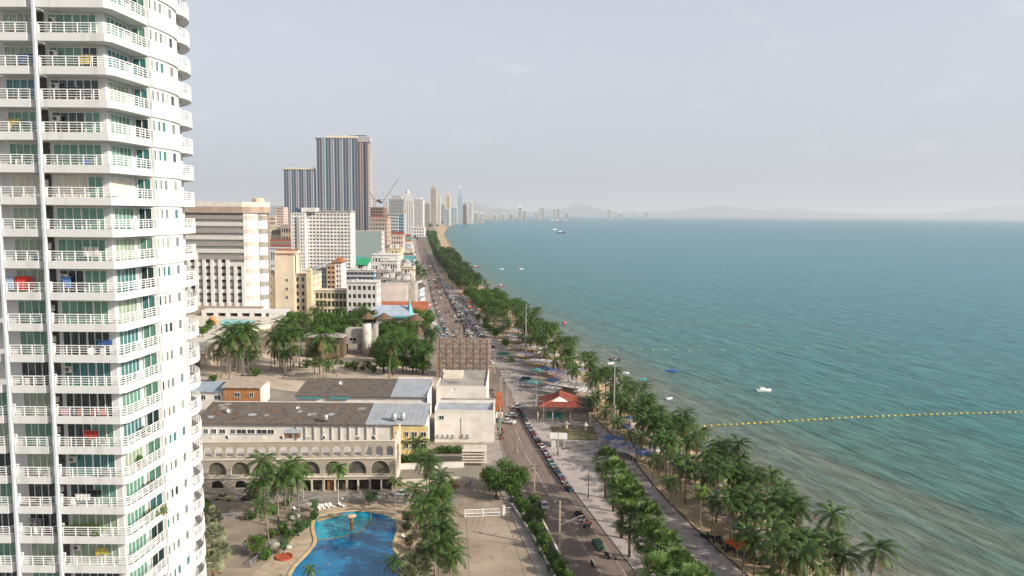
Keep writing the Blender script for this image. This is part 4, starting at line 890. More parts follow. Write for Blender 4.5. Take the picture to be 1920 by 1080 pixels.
P(o, MB().box(.2, W-.2, 8.4, 20.8, ztp-.99, ztp-.85), 'rear_roof', M_ROOFC)
window(o, (2.1, -.05, 7.2), 1.4, 1.1)
P(o, MB().box(W*.44, W*.44+.12, -.08, -.01, 2.2, 7.6), 'drain_pipe', M_DSTEEL)
for i in range(6):
    a = MB().box(1.2+i*1.5+(1.5 if i > 3 else 0), 2.1+i*1.5+(1.5 if i > 3 else 0), -.6, -.05, 1.6, 2.6); P(o, a, 'air_conditioner', mat('white casing', (.6, .6, .58), .6, .1, 1))
def sign_box(x, y, z, w, h, d, m, label, name='sign_board'):
    t = thing(name, label, 'sign', (x, y, z)); P(t, MB().box(-w/2, w/2, 0, d, 0, h), 'panel', m); P(t, MB().box(-w/2, -w/2+.1, .02, .1, -1.5, 0).box(w/2-.1, w/2, .02, .1, -1.5, 0), 'bracket', M_DSTEEL); return t
M_ORANGE = mat('orange sheet', (.45, .12, .04), .6, .1, 1)
sign_box(xb+.9, Yw+22, ztp-3.4, 2.0, 3.0, 6, M_ORANGE, 'orange canopy roof at the road corner below the scaffold hoarding', 'orange_canopy')
sign_box(xb+1.3, Yw+10, ztp-2.2, 2.2, 2.4, 5, M_ORANGE, 'lower orange canopy beside the white building', 'orange_canopy')
t = sign_box(xb+1.6, Yw+8.5, ztp-4.2, 2.2, 1.9, .2, mat('white sign', (.75, .72, .68), .6), 'white sign with the number 12 in orange beside the white building')
def text(parent, s, loc, size, m, name='lettering', rot=(pi/2, 0, 0)):
    c = bpy.data.curves.new(name, 'FONT'); c.body = s; c.size = size; c.extrude = .02; c.align_x = 'CENTER'; tmp = bpy.data.objects.new(name, c); COL.objects.link(tmp)
    bpy.context.view_layer.update(); me = bpy.data.meshes.new_from_object(tmp.evaluated_get(bpy.context.evaluated_depsgraph_get())); bpy.data.objects.remove(tmp)
    me.materials.clear(); me.materials.append(m); o = put(name, me, parent, loc); o.rotation_euler = rot; return o
text(t, '12', (0, -.04, .25), 1.9, M_ORANGE)
sign_box(xb+1.7, Yw+2, .2+1.5, .3, 4.2, 7, mat('green tarpaulin', (.02, .30, .24), .7, .1, 1), 'green tarpaulin screen at the road side of the white building', 'green_screen')
# middle flat building under the hoarding
Yb = 262; xa2, xb2 = atY(818, 745, Yb)[0], atY(912, 745, Yb)[0]; z2t = atY(870, 727, Yb)[1]
o = thing('flat_building', 'low building with bare flat roof between the white building and the scaffold hoarding', 'building', (xa2, Yb, 0)); W = xb2-xa2
P(o, MB().box(0, W, 0, 30, 0, z2t), 'wall', M_WALLW); P(o, MB().box(.3, W-.3, .3, 29.7, z2t+.01, z2t+.1), 'roof', M_ROOFC)
b = MB(); b.box(0, W, 0, .3, z2t, z2t+.6); b.box(0, .3, .31, 30, z2t, z2t+.6); b.box(W-.3, W, .31, 30, z2t, z2t+.6); P(o, b, 'parapet', M_WALLW)
P(o, MB().box(1, 8, 14, 24, z2t+.1, z2t+1.3), 'stair_head', M_CREAMY)
# scaffold hoarding seen from behind
Yh = 322; (hx0, hz1) = atY(819, 634, Yh); hx1 = atY(921, 634, Yh)[0]; hz0 = atY(870, 708, Yh)[1]
o = thing('billboard_scaffold', 'large rusty scaffold hoarding seen from behind beside the road', 'billboard', (hx0, Yh, 0)); W = hx1-hx0
P(o, MB().box(0, W, 1.2, 1.35, hz0, hz1), 'panel', banded('hoarding sheet', (.40, .35, .31), (.36, .31, .27), 'X', .9, .8, sharp=(.35, .65)))
b = MB(); n = 8; m_ = 8
for i in range(n+1): x = W*i/n; b.box(x-.09, x+.09, .2, .44, 0, hz1+.2)
for j in range(m_+1): z = hz0+(hz1-hz0)*j/m_; b.box(0, W, .5, .62, z-.09, z+.09)
for i in range(n):
    for j in range(m_):
        xa_, xb_ = W*i/n, W*(i+1)/n; za, zb2 = hz0+(hz1-hz0)*j/m_, hz0+(hz1-hz0)*(j+1)/m_
        b.bar((xa_, .35, za if (i+j) % 2 else zb2), (xb_, .35, zb2 if (i+j) % 2 else za), .12)
for i in range(0, n+1, 2): x = W*i/n; b.bar((x, -5, 0), (x, .3, hz1-4), .16); b.bar((x, -2.5, 8), (x, .3, 8), .1)
P(o, b, 'frame', mat('rusty steel', (.30, .16, .10), .8, .3, 1, col2=(.2, .12, .08)))

# ------------------------------------------------------------ seafront pavilion with red roof
kx, ky = at(1062, 790, 0)
o = thing('red_roof_pavilion', 'pavilion with red tiled roof, white gable and dark eaves beyond the seafront square', 'pavilion', (kx-.5, ky+7, 0), R(-3))
b = MB(); b.box(-8, 8.4, -6.5, 6, 0, 3.6); P(o, b, 'wall', mat('pavilion wall', (.35, .31, .25), .8, .2, .6))
P(o, MB().box(-5.8, -.8, -6.62, -6.5, .9, 2.9), 'shop_window', mat('turquoise glass', (.02, .20, .20), .2, .2, 1))
P(o, MB().box(1, 7.6, -6.62, -6.5, .9, 2.6), 'shutter', M_CONC)
M_EAVE = mat('dark eaves', (.12, .085, .075), .8, .2, .8)
P(o, MB().box(-9.6, 9.8, -8.2, 7.8, 3.62, 5.1), 'eaves', M_EAVE)
b = MB(); b.box(-9.6, -9.3, -8.2, 7.8, 5.1, 5.5); b.box(9.5, 9.8, -8.2, 7.8, 5.1, 5.5); b.box(-9.3, 9.5, 7.5, 7.8, 5.1, 5.5); P(o, b, 'gutter', mat('grey gutter', (.30, .30, .32), .6))
b = MB(); e = 5.11; zr = 8.0
P_ = dict(a=(-8.6, -8.0, e), b=(5.6, -8.0, e), c=(5.6, 6.4, e), d=(-8.6, 6.4, e), r1=(-1.4, -4.4, zr), r2=(-1.4, 3.4, zr))
b.poly([P_['a'], (-1.4-2.9, -6.2, 6.6), P_['r1'], P_['r2'], P_['d']]); b.poly([P_['b'], P_['c'], P_['r2'], P_['r1'], (-1.4+2.9, -6.2, 6.6)]); b.poly([P_['c'], P_['d'], P_['r2']]); b.poly([P_['a'], P_['b'], (-1.4+2.9, -6.2, 6.6), (-1.4-2.9, -6.2, 6.6)])
P(o, b, 'roof', M_TILER)
P(o, MB().poly([(-4.3, -6.22, 6.6), (1.5, -6.22, 6.6), (-1.4, -4.5, 8.02)]), 'gable', mat('white gable', (.75, .70, .66), .7, .05, 1))
b = MB(); b.bar((-1.4, -4.6, zr+.08), (-1.4, 3.5, zr+.08), .3); b.bar((-1.4, -4.5, zr+.08), P_['b'], .28); b.bar((-1.4, -4.5, zr+.08), P_['a'], .28); b.bar((-1.4, 3.4, zr+.08), P_['c'], .28); P(o, b, 'ridge', mat('ridge tiles', (.45, .12, .07), .8, .1, 1))
b = MB()
for x in (-9, -4, 2, 8.8): b.box(x, x+.35, -7.9, -7.55, 0, 3.62)
P(o, b, 'post', M_CREAMY)
# small white shelter and garden lanterns in front of it
sx, sy = at(1048, 838, 0)
o = thing('white_shelter', 'small white shelter with flat pale roof on the seafront square', 'shelter', (sx, sy+.5, 0), R(-6))
P(o, MB().hexa([(-2.6, -1.7, 2.7), (2.6, -1.7, 2.7), (2.4, 2.6, 3.3), (-2.9, 2.6, 3.3), (-2.6, -1.7, 2.9), (2.6, -1.7, 2.9), (2.4, 2.6, 3.5), (-2.9, 2.6, 3.5)]), 'roof', mat('pale shelter roof', (.62, .58, .55), .7, .05, 1))
b = MB(); b.box(-2.2, -.9, -1.4, .8, 0, 2.7); b.box(1.4, 1.9, -1.4, -.9, 0, 2.7); b.box(1.4, 1.9, 1.2, 1.7, 0, 2.9); b.box(-.4, 0, -1.4, -1, 0, 2.7); P(o, b, 'wall', M_WALLW)
for i, (px, py) in enumerate([(1062, 807), (1098, 810)]):
    x, y = at(px, py); o = thing('stone_lantern', ['cream stone pagoda lantern left on the planted bed before the pavilion', 'cream stone pagoda lantern right on the planted bed before the pavilion'][i], 'lantern', (x, y, .2))
    P(o, MB().lathe([(.5, 0), (.35, .4), (.4, 1.1), (.3, 1.2), (.35, 2.0), (.2, 2.1)], n=8), 'post', M_CREAMY); P(o, MB().lathe([(1.0, 2.0), (.7, 2.3), (.15, 2.8), (.05, 3.1)], n=8), 'cap', mat('lantern cap', (.6, .57, .5), .7))
b = MB(); bx = [(1032, 802), (1112, 802), (1122, 826), (1052, 826)]; q = [at(*p) for p in bx]; b.prism(q[::-1], .15, .5); tag(b.build('planting_bed', mat('planted bed', (.12, .14, .07), .95, .3, .4, col2=(.2, .15, .08))), 'green planted bed between the pavilion and the white shelter', 'planting bed')

# ------------------------------------------------------------ walls, gate, fences
def wall_line(name, pix, h, th, m, label, cat='wall', group=None, z=0):
    p0 = at(*pix[0]); o = thing(name, label, cat, (p0[0], p0[1], z), 0, group); b = MB(); c = MB()
    for (a, d) in zip(pix, pix[1:]):
        a = at(*a); d = at(*d); a = (a[0]-p0[0], a[1]-p0[1]); d = (d[0]-p0[0], d[1]-p0[1]); b.bar((*a, h/2), (*d, h/2), th, h); c.bar((*a, h+.05), (*d, h+.05), th+.12, .1)
    P(o, b, 'wall_body', m); P(o, c, 'coping', M_CREAMY); return o
def railing(name, pix, h, m, label, group=None, bars=.35):
    p0 = at(*pix[0]); o = thing(name, label, 'fence', (p0[0], p0[1], 0), 0, group); b = MB(); r = MB()
    for (a, d) in zip(pix, pix[1:]):
        a = at(*a); d = at(*d); a = (a[0]-p0[0], a[1]-p0[1]); d = (d[0]-p0[0], d[1]-p0[1]); r.bar((*a, h), (*d, h), .08); r.bar((*a, .25), (*d, .25), .08)
        n = max(1, int(math.hypot(d[0]-a[0], d[1]-a[1])/bars))
        for k in range(n): x = a[0]+(d[0]-a[0])*k/n; y = a[1]+(d[1]-a[1])*k/n; w = .06 if k % 6 == 0 else .02; b.box(x-w, x+w, y-w, y+w, 0, h)
    P(o, b, 'bars', m); P(o, r, 'rail', m); return o
gx, gy = at(872, 971); gx2, gy2 = at(940, 968)
o, L = obj_at('white_gate', 'white barred sliding gate across the top of the car park', 'gate', (gx, gy), (gx2, gy2))
b = MB(); 
for z in (.25, 1.0, 1.9): b.box(0, L, -.05, .05, z-.06, z+.06)
for x in (0, L/2, L): b.box(x-.09, x+.09, -.06, .06, .1, 2.0)
P(o, b, 'gate_frame', M_RAIL)
b = MB()
for k in range(int(L/.3)): b.box(k*.3+.13, k*.3+.19, -.02, .02, .25, 1.9)
P(o, b, 'bars', M_RAIL)
P(o, MB().box(L+.2, L+.9, -.3, .4, 0, 2.6), 'gate_post', M_WALLW)
railing('white_fence', [(945, 968), (958, 968)], 2.1, M_RAIL, 'short white barred fence right of the sliding gate')
wall_line('low_wall', [(960, 950), (1000, 1010), (1040, 1085), (1062, 1140)], .7, .35, M_CONC, 'low concrete wall along the right side of the car park')
wall_line('street_wall', [(1015, 985), (1030, 1015), (1052, 1060), (1075, 1110)], 1.8, .3, mat('blueish white fence', (.55, .58, .62), .7, .1, 1), 'pale blue white wall between the shrub strip and the road', 'wall')
wall_line('garden_wall', [(748, 880), (870, 876)], 1.5, .4, M_WALLW, 'pale garden wall right of the arcade')
wall_line('garden_wall', [(754, 912), (862, 906)], 1.6, .5, M_BEIGE, 'beige wall below the hedge right of the arcade')
o = thing('louvred_block', 'low building with pale horizontal louvres beside the white building', 'building', (*at(868, 872), 0)); 
P(o, MB().box(0, 6.5, 0, 4, 0, 4.6), 'wall', M_BEIGE); 
b = MB()
for k in range(5): b.hexa([(-.2, -.9, .9+k*.8), (6.7, -.9, .9+k*.8), (6.7, -.05, 1.3+k*.8), (-.2, -.05, 1.3+k*.8), (-.2, -.9, 1.0+k*.8), (6.7, -.9, 1.0+k*.8), (6.7, -.05, 1.4+k*.8), (-.2, -.05, 1.4+k*.8)])
P(o, b, 'louvre', mat('louvre boards', (.58, .5, .44), .8, .1, 1))
railing('pool_fence', [(470, 1062), (500, 1035), (515, 1020)], 1.1, M_STEEL, 'thin metal railing beside the left drive and pool deck')
railing('metal_barrier', [(402, 975), (455, 970)], 1.2, M_STEEL, 'low metal barrier across the left drive')
railing('pool_fence', [(560, 950), (600, 938), (760, 936), (790, 942)], 1.1, M_STEEL, 'metal railing between the arcade street and the pool')
# tree planting ring at the frangipani
x, y = at(533, 1046); tag(put('x', None) if False else MB().lathe([(1.7, 0), (1.7, .35), (1.4, .35), (1.4, .2), (.1, .25)], (0, 0, 0), 16).build('planter_ring', mat('red planter', (.45, .10, .05), .7, .2, 1), None, (x, y, .06)), 'low red round planter under the white flowering frangipani', 'planter')

random.seed(45)
DISH = [('white satellite dish near the left end of the long dark roof', 430, 775, 10), ('white satellite dish in the middle of the long dark roof', 560, 770, 10), ('white satellite dish on the second dark roof', 640, 722, 10.5), ('white satellite dish at the edge of the grey metal roof', 790, 760, 10.5), ('white satellite dish on the flat roof below the hoarding', 850, 735, z2t+.1)]
for lab, px, py, z in DISH:
    x, y = at(px, py, z); o = thing('satellite_dish', lab, 'satellite dish', (x, y, z-.3)); P(o, MB().tube([(0, 0, 0), (0, 0, 1)], .05, 5), 'mast', M_DSTEEL); d_ = MB().lathe([(.05, 0), (.45, .08), (.75, .25), (.74, .27), (.4, .12)], n=12); d_.v = [(a, -c_*1.0+.0, 1.2+b_*.9) for a, b_, c_ in d_.v]; P(o, d_, 'reflector', mat('dish white', (.7, .7, .68), .5))
for i in range(11):
    px = 395+i*31+ru(-8, 8); x, y = at(px, 826, z3_+.3); k = i % 3; o = thing(['roof_crate', 'roof_air_conditioner', 'roof_pipe'][k], '%s on the arcade roof terrace, %s' % (['pale storage crate', 'outdoor air conditioner', 'grey bent vent pipe'][k], ['by the tower', 'left of the shed', 'beside the shed', 'under the buttresses', 'towards the yellow house'][min(4, i//2 - (i > 8))] + (', nearer the yellow house' if i == 9 else '')), ['crate', 'air conditioner', 'pipe'][k], (x, y+1.5, z3_+.3), ru(-.3, .3))
    if k == 0: P(o, MB().box(-.6, .6, -.4, .4, 0, .7), 'body', random.choice([M_CREAMY, M_CONC])); P(o, MB().box(-.65, .65, -.45, .45, .7, .78), 'lid', M_WALLW)
    elif k == 1: P(o, MB().box(-.5, .5, -.25, .25, .15, .95), 'casing', M_WALLW); P(o, MB().tube([(0, -.26, .55), (0, -.29, .55)], .3, 10), 'fan_grille', M_DSTEEL); P(o, MB().box(-.45, .45, -.2, .2, 0, .14), 'stand', M_DSTEEL)
    else: P(o, MB().tube([(0, 0, 0), (0, 0, 1.3), (.4, 0, 1.6)], .12, 8), 'pipe', M_STEEL)
# ------------------------------------------------------------ town buildings behind
WALLC = {}
def wallm(n, c, v=.1):
    return mat('wall '+n, c, .88, v, .12, detail=8)
W_ = dict(white=wallm('white', (.70, .68, .65)), cream=wallm('cream', (.66, .56, .42)), pink=wallm('pinkish', (.62, .48, .42)), grey=wallm('grey', (.40, .39, .38)), beige=wallm('beige', (.50, .43, .36)), blue=wallm('light blue', (.50, .58, .64)),
          orange=wallm('orange', (.52, .34, .22)), yellow=wallm('yellow', (.66, .54, .32)), tan=wallm('tan', (.42, .34, .28)), brown=wallm('brown', (.30, .22, .18)), pale=wallm('pale', (.62, .60, .58)))
G_OFF = mat('dark office glazing', (.05, .065, .08), .2, .3, .15, spec=.5, rand=.3)
G_BLU = mat('blue office glazing', (.05, .14, .22), .15, .2, .1, spec=.6)
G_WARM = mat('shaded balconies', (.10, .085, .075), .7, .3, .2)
def tower_block(name, label, px0, px1, ptop, Y, D, floors, cols, wall, glz=None, z0=0, slab=.35, pier=.25, rz=0, group=None, sides=None, cat='building', roof=None, proud=.5, top=1.0, pcol=None, core_in=.5):
    """storeyed block: glazed core, floor slabs and piers standing proud of it; front faces the camera"""
    X0, Z = atY(px0, ptop, Y); X1, _ = atY(px1, ptop, Y); W = X1-X0
    o = thing(name, label, cat, (X0, Y, 0), rz, group); H = Z; fh = (H-z0-top)/floors; bay_ = W/cols; nd = max(1, round(D/bay_)) if sides is None else sides
    P(o, MB().box(core_in, W-core_in, core_in, D-core_in, 0, H-top), 'glazing', glz or G_OFF)
    b = MB(); s = fh*slab
    for k in range(floors+1): zz = z0+k*fh; b.box(0, W, 0, D, zz-s/2, zz+s/2) if k else b.box(0, W, 0, D, 0, max(z0, .3)+s/2)
    P(o, b, 'floor_slabs', pcol or wall)
    b = MB(); p = bay_*pier/2; e = .06
    for i in range(cols+1):
        x = min(max(W*i/cols, p), W-p); b.box(x-p, x+p, -e, core_in+.1, 0, H-top); b.box(x-p, x+p, D-core_in-.1, D+e, 0, H-top)
    q = D/nd*pier/2
    for i in range(nd+1):
        y = min(max(D*i/nd, q), D-q); b.box(-e, core_in+.1, y-q, y+q, 0, H-top); b.box(W-core_in-.1, W+e, y-q, y+q, 0, H-top)
    P(o, b, 'wall', wall)
    b = MB(); b.box(-.1, W+.1, -.1, D+.1, H-top, H-top+.3); 
    for a in ((-.1, W+.1, -.1, .3), (-.1, W+.1, D-.3, D+.1), (-.1, .3, .3, D-.3), (W-.3, W+.1, .3, D-.3)): b.box(*a, H-top+.3, H)
    P(o, b, 'roof', roof or M_ROOFC)
    return o, W, H
def clutter(o, W, D, H, n, seed):
    random.seed(seed)
    for i in range(n):
        x, y = ru(.1, .8)*W, ru(.1, .8)*D; k = random.choice(['stair_head', 'water_tank', 'air_conditioner'])
        if k == 'stair_head': s = min(W, D)*.25; P(o, MB().box(x, x+s, y, y+s*.8, H-.7, H+2.2).box(x-.2, x+s+.2, y-.2, y+s*.8+.2, H+2.2, H+2.4), k, W_['pale'])
        elif k == 'water_tank': P(o, MB().lathe([(.7, -.5), (.8, .3), (.8, 1.4), (.2, 1.8)], (x, y, H), 8), k, M_TANK)
        else: P(o, MB().box(x, x+1, y, y+.6, H-.7, H+.2), k, M_TANK)
# --- the tall hotel right of the white tower
Yh2 = 450; xh0 = -245; xh1 = atY(456, 430, Yh2)[0]; htop = atY(430, 388, Yh2)[1]; z0h = atY(430, 574, Yh2)[1]
hotel = thing('grand_hotel', 'tall cream and grey banded hotel with brown crown storey beside the white tower', 'hotel', (xh0, Yh2, 0)); W = xh1-xh0; NF = 14
zc = atY(430, 399, Yh2)[1]; fh = (zc-z0h)/NF
M_HB = mat('grey brown band', (.30, .27, .245), .85, .08, .3); M_HC = mat('hotel cream', (.57, .535, .49), .85, .06, .3); M_BRN = mat('brown crown', (.38, .29, .23), .85, .08, .3); M_HW = mat('hotel white', (.62, .605, .59), .8, .05, .3)
P(hotel, MB().box(0, W-4, .6, 34, 0, zc).box(W-3.99, W, .6, 20, 0, zc), 'wall', M_HC)
P(hotel, MB().box(0, W, .5, .59, z0h, zc-.1), 'glazing', banded('hotel window row', (.10, .12, .12), (.34, .34, .32), 'X', .55, .3, sharp=(.55, .75)))
cx0 = W
curve = [(W, 0), (W+2.4, .5), (W+4.8, 1.9), (W+6.7, 3.9), (W+7.4, 5)]
col = [(W+7.6, 5.3), (W+9.4, 6), (W+11.2, 7.8), (W+11.6, 9.5)]
P(hotel, MB().prism(curve+[(W+1, 30), (W-4, 30)], 0, zc), 'curved_bay', M_HW)
P(hotel, MB().prism(col+[(W+2, 34), (W+1, 33)], 0, zc), 'corner_column', M_HW)
P(hotel, MB().box(W+11.65, W+12.4, 9, 10, 0, zc), 'brown_rib', M_BRN)
for k in range(NF):
    zz = z0h+k*fh; m = M_HB if k % 2 else M_HC
    P(hotel, MB().box(0, W, 0, .49, zz+.05, zz+fh*.62), 'spandrel', m)
    o2 = offset(curve, -.12); b = MB()
    for i in range(len(curve)-1): b.prism([curve[i], curve[i+1], o2[i+1], o2[i]], zz+.05, zz+fh*.62)
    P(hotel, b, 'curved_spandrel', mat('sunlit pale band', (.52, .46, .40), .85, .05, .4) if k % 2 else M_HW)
    if k % 2:
        o2 = offset(col, -.12); b = MB()
        for i in range(len(col)-1): b.prism([col[i], col[i+1], o2[i+1], o2[i]], zz-.5, zz+fh*.62)
        P(hotel, b, 'column_band', M_HB)
# white projecting bays in the lower left
for i in range(5):
    hgt = [10, 9, 9, 8, 6][::1][min(i, 4)] if False else [11, 8, 7, 7, 6][i]*fh+z0h if i < 5 else 0
    x = W-6-(4-i)*9.2; 
    for s in (0, 4.6):
        P(hotel, MB().box(x+s, x+s+1.9, -.8, -.01, z0h, hgt-(0 if s else fh*.0)), 'white_pier', M_HW)
    for k in range(int((hgt-z0h)/fh)): P(hotel, MB().box(x+1.92, x+4.58, -.3, -.02, z0h+k*fh+fh*.6, z0h+k*fh+fh*.98), 'balcony_opening', M_DARKIN) if k < 10 else None
b = MB(); cr_ = [(-1, -.9), (W, -1.0), (W+5, 1.0), (W+8.5, 3.9), (W+11, 5), (W+13.6, 8), (W+12.5, 12), (W+2, 33), (-1, 34)]; b.prism(cr_, zc, htop+.2); P(hotel, b, 'crown', M_BRN)
b = MB(); b.prism([(p[0]*.995, p[1]+1) for p in cr_], htop+.21, htop+3.0); P(hotel, b, 'roof', mat('hotel roof', (.62, .57, .5), .8, .1, .3))
P(hotel, MB().lathe([(3.6, 0), (3.6, 2.2), (3.2, 2.8), (1.2, 3.2)], (W+6, 10, htop+2.5), 12), 'roof_drum', mat('drum', (.6, .48, .36), .8))
P(hotel, MB().box(W-40, W+11, -3.0, -.02, 0, z0h+.1), 'podium', M_BRN)
# --- terrace with its pool in front of the hotel
zt_ = 10.0
o = thing('hotel_terrace', 'raised cream terrace with curved edge and dark openings below the hotel', 'terrace', (0, 0, 0))
edge_px = [(330, 662), (385, 655), (420, 632), (470, 618), (520, 607), (538, 600)]
e_ = [at(px, py, zt_) for px, py in edge_px]; back = [at(540, 590, zt_), at(330, 590, zt_)]
b = MB(); pts = e_+back; b.prism(pts, zt_-1.4, zt_); P(o, b, 'deck', mat('terrace deck', (.62, .56, .48), .85, .1, .3, detail=8))
b = MB()
for a, c in zip(e_, e_[1:]): b.bar((*a, zt_-.5), (*c, zt_-.5), .4, 2.6)
P(o, b, 'parapet', M_BEIGE)
for px, py in [(393, 684), (380, 684), (405, 668)]: x, y = at(px, py); P(o, MB().box(x-.7, x+.7, y, y+1.4, 0, zt_-1.4), 'column', M_BEIGE)
x0, y0 = at(330, 600, 6); b = MB(); b.box(-170, -122, 375, 440, 0, zt_-1.5); P(o, b, 'understorey', mat('dark understorey', (.33, .27, .21), .9, .2, .3))
wq = [at(px, py, zt_+.05) for px, py in [(411, 602), (425, 598), (450, 598.5), (476, 599.5), (478, 603), (462, 608), (440, 611), (420, 611), (411, 608)]]
o = thing('terrace_pool', 'small turquoise pool on the hotel terrace', 'swimming pool', (wq[0][0], wq[0][1], zt_)); b = ngon([(p[0]-wq[0][0], p[1]-wq[0][1]) for p in loop_smooth(wq, 1)][::-1], .1); P(o, b, 'water', mat('turquoise water', (.03, .42, .50), .1, .1, .5, spec=.5))
Yt = 436; xt0 = atY(378, 585, Yt)[0]; xt1 = atY(535, 585, Yt)[0]
o = thing('poolside_arcade', 'long low cream pool building with square openings on the hotel terrace', 'building', (xt0, Yt, zt_)); W = xt1-xt0; zta = atY(450, 582, Yt)[1]-zt_
b = MB(); b.box(0, W, 0, 9, zta-1.6, zta); 
for i in range(7): b.box(W*i/7, W*i/7+2.2, 0, 9, 0, zta-1.6)
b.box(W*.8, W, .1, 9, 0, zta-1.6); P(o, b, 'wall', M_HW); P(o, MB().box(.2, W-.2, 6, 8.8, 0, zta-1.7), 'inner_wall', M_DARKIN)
x, y = at(398, 616, zt_); o = thing('orange_gazebo', 'orange conical thatched parasol roof at the left end of the terrace pool', 'gazebo', (x, y, zt_)); P(o, MB().lathe([(3.6, 2.6), (2.4, 4.2), (.3, 7)], n=10), 'roof', mat('orange thatch', (.55, .27, .12), .9, .2, 2)); P(o, MB().tube([(2, 1, 0), (2, 1, 3)], .12).tube([(-2, -1, 0), (-2, -1, 3)], .12).tube([(2, -1, 0), (2, -1, 3)], .12), 'post', M_BARK)
# --- concrete stair block and low buildings of the beach club
Ys = 372; sx0, sz = atY(647, 625, Ys); sx1 = atY(704, 615, Ys)[0]; zs_ = atY(670, 618, Ys)[1]
o = thing('concrete_stair_block', 'grey concrete block with round stair cylinder in the palm garden', 'building', (sx0, Ys, 0)); W = sx1-sx0
zl1 = atY(660, 645, Ys)[1]; b = MB(); b.box(0, W-1.5, .5, 9, zl1, zs_); b.box(W*.36, W-1, .5, 8, 0, 1.2); b.box(W*.36, W-3, 3, 9, 1.2, zl1-.01); b.box(W-1.4, W, 1, 8, 0, zs_+2.2); P(o, b, 'wall', M_CONC)
P(o, MB().lathe([(2.3, 0), (2.3, zs_+3)], (W-4.2, -.6, 0), 18), 'stair_cylinder', mat('pale concrete', (.56, .52, .48), .9, .15, .3, detail=8), True)
for q in (.12, .24, .6): window(o, (W*q+1, .45, zl1+1.5), 1.6, 1.6, kind='x', m=M_DARKIN)
b = MB(); b.hexa([(W*.36, -.2, 1.2), (W-6.5, -.2, 2.2), (W-6.5, 1.5, 2.2), (W*.36, 1.5, 1.2), (W*.36, -.2, 1.9), (W-6.5, -.2, 2.9), (W-6.5, 1.5, 2.9), (W*.36, 1.5, 1.9)]); P(o, b, 'ramp', M_CONC)
lx0 = atY(572, 630, 366)[0]
o = thing('brown_pavilion', 'low brown walled building with pale flat roof left of the concrete stair block', 'building', (lx0, 366, 0)); W = sx0-lx0+.5
zl2 = atY(610, 630, 366)[1]; P(o, MB().box(0, W, 0, 10, 0, zl2-.8), 'wall', mat('brown wall', (.15, .10, .075), .9, .2, .3)); P(o, MB().box(-.5, W-.2, -.6, 10.4, zl2-.8, zl2), 'roof', M_CONC)
P(o, MB().box(W*.45, W*.9, -5, -.61, 0, zl2-4.2).box(W*.42, W*.93, -5.5, -.61, zl2-4.2, zl2-3.6), 'lower_wing', mat('lower wing', (.22, .13, .09), .9, .2, .4))
flat('garden_sand', [(375, 662), (640, 655), (815, 700), (830, 725), (560, 735), (375, 712)], .03, mat('pale garden sand', (.55, .45, .36), .95, .15, .12, col2=(.38, .30, .23), detail=10))
# --- named mid distance blocks, each measured on the photograph
def low(name, label, px0, px1, ptop, Y, D, floors, cols, wall, **k): return tower_block(name, label, px0, px1, ptop, Y, D, floors, cols, wall, **k)
o, W, H = low('cream_hotel', 'cream hotel wing with recessed balconies behind the green belt', 491, 583, 512, 470, 26, 7, 9, W_['cream'], slab=.45, pier=.55, top=1.5); clutter(o, W, 26, H, 5, 1)
o, W, H = low('cream_tower', 'narrow windowless cream stair tower with orange roof between the hotel wings', 514, 551, 476, 468, 16, 8, 3, W_['cream'], slab=.9, pier=.985, top=.8)
shed_roof(o, -.5, W+.5, -.5, 9, H, H+2.4, M_TILEO, 'tiled_roof'); P(o, MB().box(.3, W-.3, -.3, .6, 0, H-1), 'front_wall', W_['cream'])
for q in (.62, .5, .38): window(o, (W*.62, -.34, H*q), 1.4, 1.6, m=M_DARKIN)
o, W, H = low('yellow_tower', 'slim yellow stair tower with flag colours at the corner of the cream hotel', 574, 583, 508, 467, 3, 7, 1, W_['yellow'], slab=.8, pier=.5, top=.5)
o, W, H = low('motel_block', 'long two storey cream motel with open galleries behind the palms', 583, 650, 544, 478, 14, 4, 9, W_['cream'], slab=.3, pier=.16, glz=G_WARM)
o, W, H = low('motel_block', 'white three storey block with dark windows right of the long motel', 650, 706, 529, 474, 16, 5, 6, W_['pale'], slab=.5, pier=.3, glz=G_WARM); clutter(o, W, 16, H, 4, 3)
o, W, H = low('blue_house', 'pale blue apartment house left of the orange balconies', 583, 613, 503, 560, 22, 8, 5, W_['blue'], slab=.5, pier=.5); clutter(o, W, 22, H, 4, 4)
o, W, H = low('orange_house', 'apartment house with orange curved balconies and tiled roof', 612, 628, 495, 556, 16, 9, 2, W_['orange'], slab=.5, pier=.2, glz=G_WARM)
o, W, H = low('white_house', 'white apartment house with orange hipped roof beside the orange balconies', 624, 640, 492, 558, 16, 9, 3, W_['white'], slab=.5, pier=.4); 
b = MB(); b.poly([(-1, -1, H), (W+1, -1, H), (W/2, 8, H+4)]).poly([(W+1, -1, H), (W+1, 17, H), (W/2, 8, H+4)]).poly([(W+1, 17, H), (-1, 17, H), (W/2, 8, H+4)]).poly([(-1, 17, H), (-1, -1, H), (W/2, 8, H+4)]); P(o, b, 'hipped_roof', M_TILEO)
o, W, H = low('blue_shophouse', 'row of shophouses with blue balcony fronts', 640, 701, 506, 590, 18, 7, 8, wallm('blue front', (.16, .30, .48)), slab=.35, pier=.15, glz=G_WARM, pcol=W_['white']); clutter(o, W, 18, H, 4, 6)
o, W, H = low('green_roof_house', 'house with bright green roof sheet in the middle of the town', 671, 690, 492, 690, 14, 5, 4, W_['white'], slab=.4, pier=.4)
shed_roof(o, -1, W+1, -6, 12, H-2, H+3, mat('green sheet', (.02, .32, .14), .7, .1, .4), 'green_roof')
o, W, H = low('white_roof_house', 'long white building with red aerial in front of the yellow house', 697, 747, 478, 720, 22, 4, 9, W_['white'], slab=.5, pier=.4); clutter(o, W, 22, H, 5, 7)
